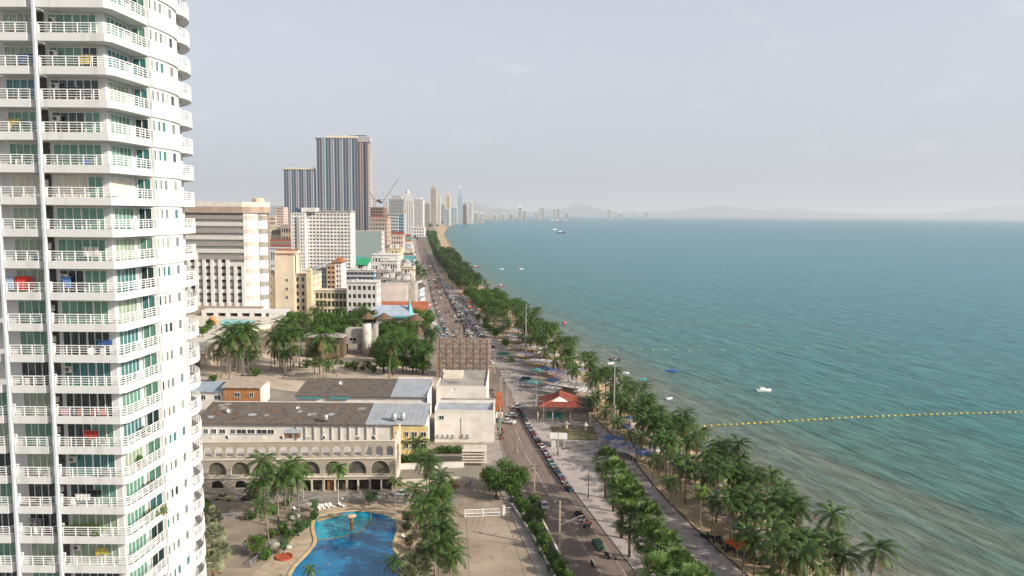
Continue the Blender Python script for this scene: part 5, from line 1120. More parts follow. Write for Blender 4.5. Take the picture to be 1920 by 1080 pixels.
o, W, H = low('white_roof_house', 'low white house with flat roof behind the cluttered roofs', 712, 745, 489, 640, 18, 4, 7, W_['pale'], slab=.5, pier=.35); clutter(o, W, 18, H, 4, 17)
for i, (a, c, t, Y, D, f, n, wm) in enumerate([(703, 728, 506, 600, 16, 5, 5, 'beige'), (727, 752, 510, 585, 14, 5, 5, 'tan'), (748, 771, 514, 575, 12, 5, 4, 'beige'), (706, 735, 520, 556, 14, 5, 5, 'grey'), (733, 772, 524, 545, 12, 5, 7, 'beige'), (752, 775, 500, 625, 14, 5, 4, 'cream'), (742, 765, 492, 665, 12, 4, 4, 'tan')]):
    o, W, H = low('weathered_shophouse', ['weathered beige shophouse with stained upper storeys', 'tan shophouse in the cluttered row by the road', 'beige roadside shophouse with awnings', 'grey stained shophouse above the white wall', 'wide beige block directly behind the blank white wall', 'cream roadside shophouse of the cluttered row', 'narrow tan shophouse behind the cluttered row'][i], a, c, t, Y, D, f, n, W_[wm], slab=.4, pier=.3, glz=G_WARM, group='cluttered shophouses left of the road'); clutter(o, W, D, H, 7, 20+i)
o = thing('blank_wall_building', 'building with a large blank whitewashed side wall above the orange roof', 'building', (atY(715, 533, 500)[0], 500, 0)); W = atY(764, 533, 500)[0]-atY(715, 533, 500)[0]; H = atY(740, 533, 500)[1]
P(o, MB().box(0, W, 0, 22, 0, H), 'wall', mat('whitewash', (.66, .58, .53), .9, .08, .15, detail=8)); P(o, MB().box(W+.02, W+4.4, 1.5, 22, 0, H+.6), 'side_wall', M_CONC); P(o, MB().box(.2, W-.2, .3, 21.8, H, H+.2), 'roof', M_ROOFC); P(o, MB().box(0, W+.8, -.2, .2, H, H+.7), 'parapet', M_WALLW)
o = thing('orange_roof_shop', 'low shop with rust orange tiled roof below the blank wall', 'shop', (atY(712, 566, 484)[0], 484, 0)); W = atY(800, 566, 484)[0]-atY(712, 566, 484)[0]; H = atY(750, 583, 484)[1]; H2 = atY(750, 566, 494)[1]
P(o, MB().box(0, W, 0, 12, 0, H), 'wall', W_['cream']); shed_roof(o, -.5, W+.5, -1, 11, H, H2, mat('rust orange roof', (.38, .12, .06), .8, .12, .3))
o = thing('blue_roof_pavilion', 'pavilion with pale blue sheet roof, turquoise eaves and pointed turquoise spire', 'pavilion', (atY(702, 588, 455)[0], 455, 0)); W = atY(782, 588, 455)[0]-atY(702, 588, 455)[0]; H = atY(740, 592, 455)[1]; H2 = atY(740, 573, 462)[1]
P(o, MB().box(1, W-1, 0, 14, 0, H-.3), 'wall', W_['beige']); gable(o, 0, W*.82, -1, 15, H, max(H+3.5, H2), mat('pale blue roof', (.36, .42, .50), .5, .1, .2), th=.3)
P(o, MB().box(-.6, W*.84, -1.9, -1.5, H-1, H-.05), 'turquoise_eaves', mat('turquoise eaves', (.08, .38, .40), .6)); P(o, MB().lathe([(3.4, H-.5), (2.0, H+2), (1.1, H+5), (.3, H+9), (.05, H+11.5)], (W-5, 4, 0), 4), 'spire', mat('turquoise spire', (.12, .42, .45), .6))
for i, (px0, px1, pt, pb, Y, lab) in enumerate([(674, 706, 578, 597, 440, 'wide thatched roof left in front of the blue roofed pavilion'), (702, 738, 579, 597, 438, 'thatched roof in the middle before the blue roofed pavilion'), (762, 797, 582, 600, 432, 'brown round thatched roof by the road'), (776, 795, 605, 628, 395, 'small thatched hut below the white tents')]):
    X0, zt2 = atY(px0, pt, Y); X1, _ = atY(px1, pt, Y); zb_ = atY(px0, pb, Y)[1]; r = (X1-X0)/2
    o = thing('thatched_hut', lab, 'hut', (X0+r, Y, 0)); P(o, MB().lathe([(r, max(zb_, 2.2)), (r*.6, zb_*.45+zt2*.45), (.3, max(zt2*.85, 4.6))], n=8, sy=.8), 'roof', M_THATCH); b = MB()
    for k in range(6): a = k*pi/3+.3; b.tube([(r*.75*math.cos(a), r*.6*math.sin(a), 0), (r*.75*math.cos(a), r*.6*math.sin(a), 3.2)], .15, 5)
    P(o, b, 'post', M_BARK)
def canopy(px, py, w, d, h, m, label, group, rz=0, kind='hip', cat='canopy', name='beach_canopy', z=0, X=None):
    x, y = at(px, py) if X is None else X; o = thing(name, label, cat, (x, y, z), rz, group); b = MB()
    if kind == 'hip':
        c = (0, 0, h+min(w, d)*.22); q = [(-w/2, -d/2, h), (w/2, -d/2, h), (w/2, d/2, h), (-w/2, d/2, h)]
        for i in range(4): b.poly([q[i], q[(i+1) % 4], c])
        for i in range(4): a1, a2 = q[i], q[(i+1) % 4]; b.poly([(a1[0], a1[1], h-.3), (a2[0], a2[1], h-.3), a2, a1])
    else:
        n = max(2, int(w/2.2))
        for i in range(n):
            xa = -w/2+w*i/n; xb = -w/2+w*(i+1)/n; s = ru(-.25, .25); b.poly([(xa, -d/2, h+s-.2), (xb, -d/2, h-.2), ((xa+xb)/2, 0, h+.35+s)]); b.poly([(xb, -d/2, h-.2), (xb, d/2, h+s), ((xa+xb)/2, 0, h+.35+s)]); b.poly([(xb, d/2, h+s), (xa, d/2, h), ((xa+xb)/2, 0, h+.35+s)]); b.poly([(xa, d/2, h), (xa, -d/2, h+s-.2), ((xa+xb)/2, 0, h+.35+s)])
    P(o, b, 'cover', m); p = MB()
    for sx in (-1, 1):
        for sy in (-1, 1): p.box(sx*(w/2-.2)-.05, sx*(w/2-.2)+.05, sy*(d/2-.2)-.05, sy*(d/2-.2)+.05, 0, h-.05)
    P(o, p, 'post', M_STEEL); return o
CV = dict(white=mat('white canvas', (.62, .57, .55), .8, .15, .3), pale=mat('greyish canvas', (.48, .46, .46), .8, .15, .3), blue=mat('blue canvas', (.09, .14, .32), .8, .2, .4), lilac=mat('lilac canvas', (.34, .30, .42), .8, .15, .3), pink=mat('pink canvas', (.55, .42, .44), .8, .15, .3), teal=mat('turquoise canvas', (.10, .28, .27), .8, .15, .3), orange=mat('orange canvas', (.65, .13, .03), .8, .1, .5))
for i, (px, py, w, d) in enumerate([(785, 604, 9, 6), (776, 612, 7, 6), (790, 613, 8, 6), (784, 609, 6, 5)]): canopy(px, py+4, w, d, 3.4, CV['white'], 'white tent of the cluster by the left kerb near the thatched hut', 'white tents by the kerb')
# --- large buildings of the middle and far distance
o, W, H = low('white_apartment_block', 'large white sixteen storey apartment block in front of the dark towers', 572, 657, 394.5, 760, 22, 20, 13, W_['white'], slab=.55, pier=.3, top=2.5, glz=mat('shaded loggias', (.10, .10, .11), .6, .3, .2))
o2, W2, H2 = low('white_block_wing', 'stepped left wing with stair shaft of the white sixteen storey block', 545, 571.8, 397, 752, 24, 20, 5, W_['white'], slab=.55, pier=.45, top=1)
P(o2, MB().box(W2*.42, W2*.62, -1.2, -.1, 0, H2-5), 'stair_shaft', W_['grey']); P(o2, MB().box(W2*.7, W2+10, 2, 16, H2, H2+4), 'roof_house', W_['white']); P(o2, MB().lathe([(3, H2), (2.4, H2+2.5), (.5, H2+4)], (W2*.35, 6, 0), 8), 'roof_tank', mat('dark blue tank', (.05, .08, .14), .5))
def ribbed_tower(label, px0, px1, ptop, Y, D, n, floors, m1, m2, m3, seed):
    """dark glazed tower with vertical ribs in three tones and small balcony boxes"""
    X0, H = atY(px0, ptop, Y); X1, _ = atY(px1, ptop, Y); W = X1-X0; random.seed(seed)
    o = thing('dark_residential_tower', label, 'skyscraper', (X0, Y, 0)); P(o, MB().box(.5, W-.5, .5, D-.5, 0, H), 'glazing', G_OFF)
    for i in range(n):
        x = W*i/n; w = W/n; m = (m1, m2, m3)[i % 3]
        P(o, MB().box(x+w*.1, x+w*.38, -.9, .49, 0, H-ru(0, 3)), 'rib', m)
        b = MB().box(x+w*.4, x+w*.46, -.46, .48, 0, H-.1)
        for k in range(floors): z = H*k/floors; b.box(x+w*.4, x+w*.96, -.45, .49, z, z+H/floors*.42)
        P(o, b, 'balcony_stack', mat('teal balcony fronts', (.16, .36, .42), .5) if i == 3 and n > 8 else (m2, m3, m1)[i % 3])
    b = MB(); fl = floors; b.box(W-.48, W+.31, D*.52, D*.57, 0, H-.2)
    for k in range(fl): z = H*k/fl; b.box(W-.49, W+.5, D*.08, D*.5, z, z+H/fl*.4); b.box(W-.49, W+.3, D*.58, D*.78, z, z+H/fl*.5)
    P(o, b, 'side_balconies', m3); P(o, MB().box(W-.49, W+1, D*.8, D, 0, H-6), 'side_rib', mat('tan rib', (.52, .40, .33), .8)); P(o, MB().box(-1, W+1, -1, D+1, H, H+1.4), 'roof', W_['grey']); return o, W, H
r1 = mat('tower rib pale', (.56, .59, .64), .7); r2 = mat('tower rib blue grey', (.20, .25, .34), .6); r3 = mat('tower rib brown', (.27, .265, .29), .7)
o, W, H = ribbed_tower('left and lower of the joined dark ribbed residential towers', 530, 591, 318, 1500, 40, 13, 50, r1, r2, r3, 1)
P(o, MB().box(2, W-2, 4, 30, H+1.4, H+4.5), 'plant_room', M_CREAMY)
o, W, H = ribbed_tower('tallest dark ribbed residential tower with cranes beside it', 591, 668, 259, 1500, 46, 14, 66, r1, r2, r3, 2)
P(o, MB().box(W*.25, W*.95, 6, 30, H+1.4, H+6), 'plant_room', M_CREAMY); P(o, MB().box(W*.8, W+18, 8, 14, H+6, H+7), 'roof_beam', M_DSTEEL)
o, W, H = ribbed_tower('narrow brown end block of the tallest dark tower', 668.3, 689, 266, 1507, 38, 4, 64, mat('end block blue', (.08, .11, .2), .5), r3, mat('tan rib', (.52, .40, .33), .8), 3)
P(o, MB().box(W*.1, W+4, 3, 20, H+1.4, H+10), 'machine_room', W_['grey'])
T_ = [('teal office block', 'broad grey green office slab with rows of windows at the foot of the dark towers', 664, 716, 433, 1000, 20, 7, 14, 'pale', .35, .25), ('grey_block', 'broken grey unfinished block beside the cranes', 694, 722, 388, 1420, 30, 14, 6, 'brown', .3, .2), ('brown_block', 'low wide brown building site under the cranes', 692, 726, 408, 1400, 40, 8, 6, 'tan', .6, .4),
      ('glass_block', 'mid rise with blue glass corner right of the crane', 727, 747, 400, 1900, 40, 9, 10, 'white', .3, .15), ('blue_glass_block', 'dark blue glass part of the mid rise right of the crane', 747.2, 757, 401, 1902, 38, 9, 3, 'blue', .15, .1), ('grey_slab', 'pale grey slab tower behind the blue glass mid rise', 729, 758, 373, 2600, 45, 24, 10, 'grey', .4, .3), ('grey_slab', 'second pale slab tower right of the white stepped tower', 775, 793, 373.5, 2700, 45, 26, 7, 'pale', .45, .35),
      ('slim_tower', 'slim tan and grey tower standing alone left of the small white one', 807, 818, 351.5, 4200, 40, 45, 4, 'beige', .35, .4), ('small_tower', 'small white tower between the slim ones', 821, 826, 368, 4800, 30, 30, 3, 'white', .35, .4), ('cream_tower_far', 'slim cream tower with domed top in the far group', 835.5, 844, 366, 4600, 40, 35, 4, 'cream', .4, .4), ('low_blue_tower', 'low blue grey tower in front of the slim cream tower', 832, 843, 392, 4300, 40, 16, 4, 'blue', .3, .3),
      ('dark_tower', 'dark grey tower just right of the pointed blue tower', 867.5, 874, 384, 5200, 40, 24, 3, 'brown', .3, .3), ('white_tower_far', 'white tower with stepped top right of the dark grey one', 876.5, 886, 379, 5200, 40, 24, 4, 'white', .4, .4), ('faint_block', 'faint hazy block behind the small white tower', 796, 806, 382, 5200, 60, 18, 4, 'grey', .4, .3), ('faint_block', 'faint hazy block between the two slim towers', 820, 834, 384, 5600, 60, 18, 5, 'grey', .4, .3), ('faint_block', 'low hazy block left of the pointed blue tower', 845, 857, 389, 5600, 60, 14, 5, 'blue', .4, .3),
      ('pinkish_block', 'pinkish apartment block left of the dark towers', 517, 532, 388, 1250, 24, 18, 4, 'pink', .45, .35), ('pinkish_low_block', 'low pink blocks behind the brown crowned hotel', 500, 516, 405, 1350, 30, 8, 5, 'pink', .5, .3), ('cream_low_block', 'low cream frame building behind the white block', 508, 528, 425, 1000, 20, 4, 4, 'cream', .5, .3), ('cream_low_block', 'brown and cream house left of the white block', 526, 545, 423, 980, 20, 5, 4, 'tan', .5, .3),
      ('yellow_house', 'bright yellow house with white dormers by the road', 727, 752, 466, 850, 18, 4, 4, 'yellow', .5, .6), ('pink_shophouse', 'pinkish shophouse group below the orange roof', 733, 756, 440, 1150, 20, 5, 5, 'pink', .5, .4), ('white_frame_house', 'white framed low house before the far slabs', 770, 796, 426, 2300, 30, 3, 5, 'white', .5, .4), ('blue_shop_row', 'long row of houses with blue fronts and red roofs left of the white block', 490, 544, 466, 850, 14, 2, 16, 'blue', .4, .4), ('red_roof_row', 'long brown row house under red roofs left of the white block', 490, 544, 455, 930, 14, 2, 14, 'brown', .4, .4)]
for i, (nm, lab, a, c, t, Y, D, f, n, wm, sl_, pi_) in enumerate(T_):
    nm = nm.replace(' ', '_'); o, W, H = low(nm, lab, a, c, t, Y, D, f, n, W_[wm], slab=sl_, pier=pi_, glz=G_BLU if 'blue_glass' in nm or nm == 'glass_block' else None, core_in=max(.5, W_ and .5))
    if 'row' in nm or nm == 'pink_shophouse': gable(o, 0, W, 0, D, H, H+4, M_TILER)
    if nm == 'yellow_house': P(o, MB().box(W*.15, W*.3, -.3, 3, H, H+4), 'dormer', W_['white']); P(o, MB().box(W*.6, W*.8, -.3, 3, H, H+5), 'dormer', W_['white'])
    if Y > 4000 or Y > 2500: P(o, MB().box(W*.2, W*.8, D*.2, D*.8, H, H+ (12 if i % 2 else 6)), 'roof_house', W_[wm])
    if nm == 'teal_office_block': P(o, MB().box(1, W-1, -.2, .52, H*.12, H-1.2), 'curtain_wall', banded('grey green curtain wall', (.16, .26, .25), (.40, .44, .42), 'Z', .75, .4, sharp=(.4, .6)))
def stepped(px0, px1, ptop, Y, lab, name='stepped_tower', m='white', steps=4, spire=0):
    X0, H = atY(px0, ptop, Y); X1, _ = atY(px1, ptop, Y); W = X1-X0; o = thing(name, lab, 'skyscraper', (X0, Y, 0)); D = W*.8
    for k in range(steps):
        f = k*.09; h0 = H*(0 if k == 0 else .72+.28*(k-1)/(steps-1)*.9); h1 = H*(.72+.28*k/(steps-1)*.9) if k < steps-1 else H*(.99)
        b = MB(); nf = int((h1-h0)/3.6)
        P(o, MB().box(W*f+.5, W*(1-f)-.5, D*f+.5, D*(1-f)-.5, h0, h1-.5), 'glazing', G_OFF)
        for q in range(nf+1): z = h0+(h1-h0)*q/max(1, nf); b.box(W*f, W*(1-f), D*f, D*(1-f), z-.9, z+.9 if q < nf else z)
        for q in range(5): x = W*f+W*(1-2*f)*q/4; b.box(x-W*.05, x+W*.05, D*f-.1, D*f+.6, h0, h1)
        P(o, b, 'wall', W_[m])
    if spire: P(o, MB().lathe([(W*.3, H*.985), (W*.1, H*1.03), (.3, H*1.03+spire)], (W*.35, D/2, 0), 4), 'spire', W_['pale'])
    return o
stepped(757.5, 774.5, 360, 2400, 'white stepped tower with pointed roof corners in the far group', spire=6)
o = stepped(858, 867, 352, 5000, 'slender pointed blue glass tower, tallest of the far group', 'pointed_tower', 'blue', 3, spire=20)
for i, (a, c, t, Y, m) in enumerate([(971.5, 979, 384, 9000, 'white'), (980, 986.5, 392, 8800, 'pale'), (1011.5, 1015, 385, 10000, 'white'), (1016, 1020, 385, 10000, 'pale'), (1037, 1042, 388, 10500, 'white'), (1044, 1050, 388, 10500, 'pale'), (1140, 1146.5, 390, 13000, 'white'), (1189, 1192, 396, 15000, 'pale'), (1210, 1214, 397, 15000, 'pale'), (1003, 1008, 396, 9500, 'pale'), (955, 962, 399, 8000, 'pale'), (941, 947, 400, 7800, 'white'), (925, 931, 400, 7000, 'pale'), (900, 906, 398, 6000, 'white'), (890, 896, 396, 6000, 'pale'), (1060, 1066, 397, 11000, 'pale'), (1160, 1166, 398, 14000, 'white')]):
    X0, H = atY(a, t, Y); X1, _ = atY(c, t, Y); W = X1-X0; H = max(H, 20); o = thing('far_tower', 'hazy pale tower on the opposite shore of the bay', 'skyscraper', (X0, Y, 0), 0, 'towers across the bay'); P(o, MB().box(0, W, 0, W, 0, H*.9).box(W*.2, W*.8, W*.2, W*.8, H*.9, H), 'wall', W_[m])
    b = MB()
    for k in range(8): b.box(W*.1, W*.9, -W*.02, -.01, H*.1*k+H*.05, H*.1*k+H*.1)
    P(o, b, 'window_band', G_OFF)
# --- low town filler: every house its own object
random.seed(77); HOUSES = []
roofs = [M_TILEO, M_TILER, M_METALR, M_ROOFC, M_ROOFC, M_METALR, M_TILE, mat('teal sheet roof', (.10, .30, .32), .6, .15, .3), mat('pale sheet roof', (.5, .5, .5), .6, .15, .3)]
rn = ['orange tiled roof', 'red tiled roof', 'grey metal roof', 'flat roof', 'bare flat roof', 'metal roof', 'dark corrugated roof', 'teal sheet roof', 'pale sheet roof']
def house(x, y, w, d, h, i):
    wn_ = random.choice(['white', 'cream', 'pink', 'beige', 'pale', 'tan', 'blue', 'grey', 'white', 'pale']); ri = random.randrange(9)
    o = thing('town_house', '%s %s house with %s, left of the far beach road' % (random.choice(['small', 'low', 'plain']), {'pale': 'pale grey', 'blue': 'pale blue'}.get(wn_, wn_), rn[ri]), 'house', (x, y, 0), ru(-.12, .12), 'low town houses')
    n = max(1, int(h/3.2)); b = MB(); b.box(0, w, 0, d, 0, h); P(o, b, 'wall', W_[wn_])
    g = MB()
    for k in range(n):
        z = h*k/n+.9; m = max(2, int(w/3))
        for q in range(m): xx = w*(q+.5)/m; g.box(xx-.75, xx+.75, -.06, -.005, z, z+1.3)
        m = max(2, int(d/3.5))
        for q in range(m): yy = d*(q+.5)/m; g.box(w+.005, w+.06, yy-.7, yy+.7, z, z+1.3)
    P(o, g, 'window_row', M_PANE)
    if ri in (0, 1, 6, 7) and rnd() < .8:
        a = MB(); ym = d/2; zr = h+d*.2
        for ya, yb in ((-.6, ym), (d+.6, ym)): a.hexa([(-.6, ya, h-.15), (w+.6, ya, h-.15), (w+.6, yb, zr), (-.6, yb, zr), (-.6, ya, h+.1), (w+.6, ya, h+.1), (w+.6, yb, zr+.25), (-.6, yb, zr+.25)])
        a.poly([(0, 0, h), (0, d, h), (0, ym, zr)]); a.poly([(w, 0, h), (w, ym, zr), (w, d, h)]); P(o, a, 'roof', roofs[ri])
    else:
        P(o, MB().box(-.2, w+.2, -.2, d+.2, h+.005, h+.5), 'roof', roofs[ri])
        if rnd() < .6: clutter(o, w, d, h+1, 2, random.randrange(9999))
    HOUSES.append(o)
i = 0
spots = []
y = 480
while y < 3000:
    step = 19+y*.012; xr_ = xl(y)-6-y*.004; kx_ = 0; x = xr_
    xmin = atY(488, 450, y)[0]
    while x > xmin:
        w = ru(10, 18)*(1+y/2500); d = step*ru(.55, .8); h = random.choice([5, 6.5, 8, 9, 12, 7])*(1+.15*(y > 900)); x -= w+ru(1, 5)
        zvis = CH-(h); 
        px_ok = True
        if y < 620 and x > atY(488, 500, y)[0]:
            if y < 540 or x < xr_-75: px_ok = rnd() < .35
        if 740 < y < 800 and x < atY(665, 480, y)[0]: px_ok = False
        if 1480 < y < 1560 and x < atY(700, 450, y)[0]: px_ok = False
        if px_ok and rnd() < .88 and len(spots) < 290: spots.append((x, y+ru(0, 3), w, d, h))
        elif px_ok and rnd() < .5 and y < 2000: grow('far', x+w/2, y+5, 'town tree between the buildings left of the road', 'town trees', ru(.7, 1.3))
    y += step+ru(2, 10)
for q in spots: house(*q, 0)
# --- cranes
def crane(px, py_top, Y, jib, lab, lean_to):
    X, Z = atY(px, py_top, Y); o = thing('tower_crane', lab, 'crane', (X, Y, 0)); b = MB(); w = 2.2
    for sx in (-1, 1):
        for sy in (-1, 1): b.box(sx*w-.3, sx*w+.3, sy*w-.3, sy*w+.3, 0, Z)
    n = int(Z/6)
    for k in range(n): z0, z1 = Z*k/n, Z*(k+1)/n; s = 1 if k % 2 else -1; b.bar((-w*s, -w, z0), (w*s, -w, z1), .3); b.bar((w, -w*s, z0), (w, w*s, z1), .3); b.bar((-w, -w, z1), (w, -w, z1), .3)
    P(o, b, 'mast', mat('crane steel', (.40, .28, .24), .7)); X2, Z2 = atY(lean_to[0], lean_to[1], Y); j = MB(); a = Vector((0, 0, Z+2)); e = Vector((X2-X, 0, Z2)); n = 12
    for s in (-1, 1): j.bar(a+Vector((0, s*1.4, 0)), e, .5)
    j.bar(a+Vector((-2.5*(1 if e.x > 0 else -1)*.4, 0, 3)), e, .5)
    for k in range(n): p = a.lerp(e, k/n); q_ = a.lerp(e, (k+.5)/n); j.bar(p+Vector((0, 1.4*(1-k/n), 0)), q_+Vector((0, 0, 3*(1-k/n))), .25)
    P(o, j, 'jib', mat('crane steel', (.40, .28, .24), .7)); c = MB(); s = -1 if e.x > 0 else 1; c.bar(a, a+Vector((s*14, 0, 0)), 1.2); c.box(min(s*9, s*15), max(s*9, s*15), -1.6, 1.6, Z-1, Z+2.5); P(o, c, 'counter_jib', M_DSTEEL)
    t = MB(); top = a+Vector((s*3, 0, 16)); t.bar(a+Vector((s*1, 0, 0)), top, .5); t.bar(a+Vector((s*12, 0, 0)), top, .35); t.bar(top, a.lerp(e, .8), .15); P(o, t, 'a_frame', mat('crane steel', (.40, .28, .24), .7))
crane(722, 377, 1380, 0, 'luffing tower crane with raised jib right of the building site', (749, 332))
crane(702, 380, 1440, 0, 'rusty tower crane with jib leaning left beside the tallest dark tower', (689, 352))
# ------------------------------------------------------------ vehicles
M_TYRE = mat('tyre', (.02, .02, .02), .8, .1, 3); M_CARGL = mat('car glass', (.02, .03, .035), .1, .1, 1, spec=.7)
PAINT = dict(white=(.72, .72, .70), silver=(.42, .43, .44), black=(.018, .018, .02), grey=(.14, .145, .15), blue=(.03, .08, .22), red=(.35, .03, .02), teal=(.03, .22, .24), gold=(.35, .29, .17), green=(.03, .10, .05))
PM = {k: mat('paint '+k, v, .3, .05, 1, spec=.6) for k, v in PAINT.items()}
def car_proto(kind):
    o = thing(kind[0], 'car', kind[1]); L, H, w = kind[2], kind[3], .88
    b = MB(); lo = [(-L/2, .35), (-L/2, .78), (-L/2+.12, .88), (-L*.02+L*.16, .95) if kind[1] != 'van' else (L*.3, 1.0), (L/2-.15, .80), (L/2, .62), (L/2, .35)]
    def ext(b, prof, w0, w1=None, zt=9):
        n = len(prof); i = len(b.v)
        for s in (-1, 1):
            for y, z in prof: b.v.append((s*w0*(1 if z < .9 else .93), y, z))
        for k in range(n): j = (k+1) % n; b.f.append((i+k, i+j, i+n+j, i+n+k)); b.mi.append(b.m)
        b.f.append(tuple(i+k for k in range(n))); b.mi.append(b.m); b.f.append(tuple(i+n+k for k in reversed(range(n)))); b.mi.append(b.m)
    ext(b, lo, w)
    if kind[1] == 'pickup': rf = [(-L*.08, 1.0), (-L*.02, H-.04), (L*.17, H-.04), (L*.27, 1.0)]
    elif kind[1] == 'van': rf = [(-L*.47, 1.0), (-L*.45, H), (L*.26, H), (L*.42, 1.0)]
    else: rf = [(-L*.38, .95), (-L*.27, H), (L*.08, H), (L*.24, .95)]
    r = MB(); y0, y1, zt = rf[1][0], rf[2][0], H
    b.hexa([(-w*.78, y0-.08, zt-.06), (w*.78, y0-.08, zt-.06), (w*.78, y1+.08, zt-.06), (-w*.78, y1+.08, zt-.06), (-w*.74, y0, zt), (w*.74, y0, zt), (w*.74, y1, zt), (-w*.74, y1, zt)])
    for s in (-1, 1):
        for (a, c) in ((0, 1), (3, 2)): b.bar((s*w*.86, rf[a][0], rf[a][1]-.05), (s*w*.76, rf[c][0], rf[c][1]-.03), .08)
        b.bar((s*w*.86, (y0+y1)/2, .93), (s*w*.765, (y0+y1)/2, H-.03), .09)
    if kind[1] == 'pickup': b.box(-w, -w+.1, -L/2, -L*.1, .8, 1.05).box(w-.1, w, -L/2, -L*.1, .8, 1.05).box(-w+.1, w-.1, -L/2, -L/2+.1, .8, 1.05)
    P(o, b, 'body', PM['white'])
    g = MB(); a = rf; g.hexa([(-w*.85, a[0][0]+.02, .9), (w*.85, a[0][0]+.02, .9), (w*.85, a[3][0]-.02, .9), (-w*.85, a[3][0]-.02, .9), (-w*.75, a[1][0]+.02, H-.05), (w*.75, a[1][0]+.02, H-.05), (w*.75, a[2][0]-.02, H-.05), (-w*.75, a[2][0]-.02, H-.05)])
    P(o, g, 'window_glass', M_CARGL)
    for sx in (-1, 1):
        for sy in (-1, 1):
            t = MB(); t.tube([(sx*(w-.14), sy*L*.31, .33), (sx*(w+.03), sy*L*.31, .33)], .33, 10); P(o, t, 'wheel', M_TYRE)
    h = MB(); h.box(-w+.08, -w+.4, L/2-.03, L/2+.02, .55, .72); P(o, h, 'headlight', M_TANK); h = MB(); h.box(w-.4, w-.08, L/2-.03, L/2+.02, .55, .72); P(o, h, 'headlight', M_TANK)
    return [o, False, kind[0], kind[1]]
PROTO['sedan'] = [car_proto(('parked_car', 'car', 4.4, 1.45))]; PROTO['pickup'] = [car_proto(('pickup_truck', 'pickup', 5.1, 1.7))]; PROTO['van'] = [car_proto(('minibus', 'van', 4.7, 1.95))]
def park(kind, x, y, rz, colr, label, group=None, z=.03, s=1):
    o = grow(kind, x, y, label, group, s, z, rz)
    for c in o.children:
        if c.name.startswith('body'): c.material_slots[0].link = 'OBJECT'; c.material_slots[0].material = PM[colr]
    return o
CN = {'white': 'white', 'silver': 'silver', 'black': 'black', 'grey': 'grey', 'blue': 'dark blue', 'red': 'red', 'teal': 'teal', 'gold': 'gold', 'green': 'green'}
random.seed(5)
def roaddir(y): return math.atan2(-(xr(y+5)-xr(y-5)), 10)
def pick(): return random.choice(['white', 'white', 'silver', 'silver', 'black', 'grey', 'blue', 'black', 'red', 'gold'])
VN = {'sedan': 'car', 'pickup': 'pickup', 'van': 'van'}
y = 345
while y < 720:                                   # slanted row at the sea side of the road
    c = pick(); k = random.choice(['sedan', 'sedan', 'pickup', 'van'])
    if rnd() < .88: park(k, xr(y)-2.6+(1.5 if y > 450 else 0), y, roaddir(y)-R(62), c, '%s %s in the slanted row at the seaward kerb' % (CN[c], VN[k]), 'slanted row of cars at the seaward kerb')
    y += 2.9 if y < 560 else 3.4
y = 392
while y < 560:
    c = pick()
    if rnd() < .8: park('sedan', xr(y)+4.2, y, roaddir(y)-R(60), c, '%s car in the second row nearer the trees' % CN[c], 'second row of cars by the trees', .14)
    y += 3.0
y = 385
while y < 1150:                                  # along the left kerb
    c = pick(); k = random.choice(['sedan', 'pickup', 'van', 'sedan'])
    if rnd() < .8: park(k, xl(y)+1.5, y, roaddir(y), c, '%s %s parked along the left kerb of the far road' % (CN[c], VN[k]), 'cars along the left kerb')
    y += ru(5.6, 8)
y = 720
while y < 1500:
    c = pick(); park('sedan', xr(y)-1.6, y, roaddir(y), c, '%s car at the right kerb of the distant road' % CN[c], 'cars at the distant right kerb'); y += ru(6, 12)
for i in range(34):
    y = 430+i*27+ru(-8, 8); t = ru(.3, .72); c = pick(); park(random.choice(['sedan', 'pickup']), xl(y)+(xr(y)-xl(y))*t, y, roaddir(y), c, '%s vehicle driving on the distant beach road' % CN[c], 'traffic on the distant road')
def pcar(kind, px, py, rz, c, label, z=.03, s=1): x, y = at(px, py, .7); return park(kind, x, y, rz, c, label, None, z, s)
pcar('sedan', 1122, 1020, roaddir(160)+R(180), 'green', 'dark green car parked at the kerb of the seafront square')
pcar('sedan', 1019, 945, roaddir(190), 'silver', 'silver car at the left side of the road behind the green trees')
pcar('pickup', 972, 762, R(84), 'white', 'white pickup crossing the road behind the red roofed pavilion')
pcar('pickup', 953, 790, R(60), 'white', 'white pickup at the left kerb beside the white building')
pcar('sedan', 958, 778, R(75), 'silver', 'silver car turning at the junction beside the pavilion')
pcar('pickup', 421, 932, R(80), 'gold', 'old gold pickup on the drive below the arcade beside the tower')
pcar('sedan', 470, 933, R(85), 'black', 'black car between the palms in front of the arcade')
pcar('sedan', 752, 924, R(88), 'silver', 'silver car at the right end of the arcade street')
pcar('van', 985, 712, R(70), 'teal', 'turquoise van beside the beach canopies on the promenade', .14)
for i, (px, py) in enumerate([(640, 596), (655, 590), (650, 602), (632, 606)]): pcar('sedan', px, py, R(60+i*20), ['silver', 'white', 'grey', 'white'][i], '%s car on the car park between the trees behind the garden' % ['silver', 'first white', 'grey', 'lower white'][i])
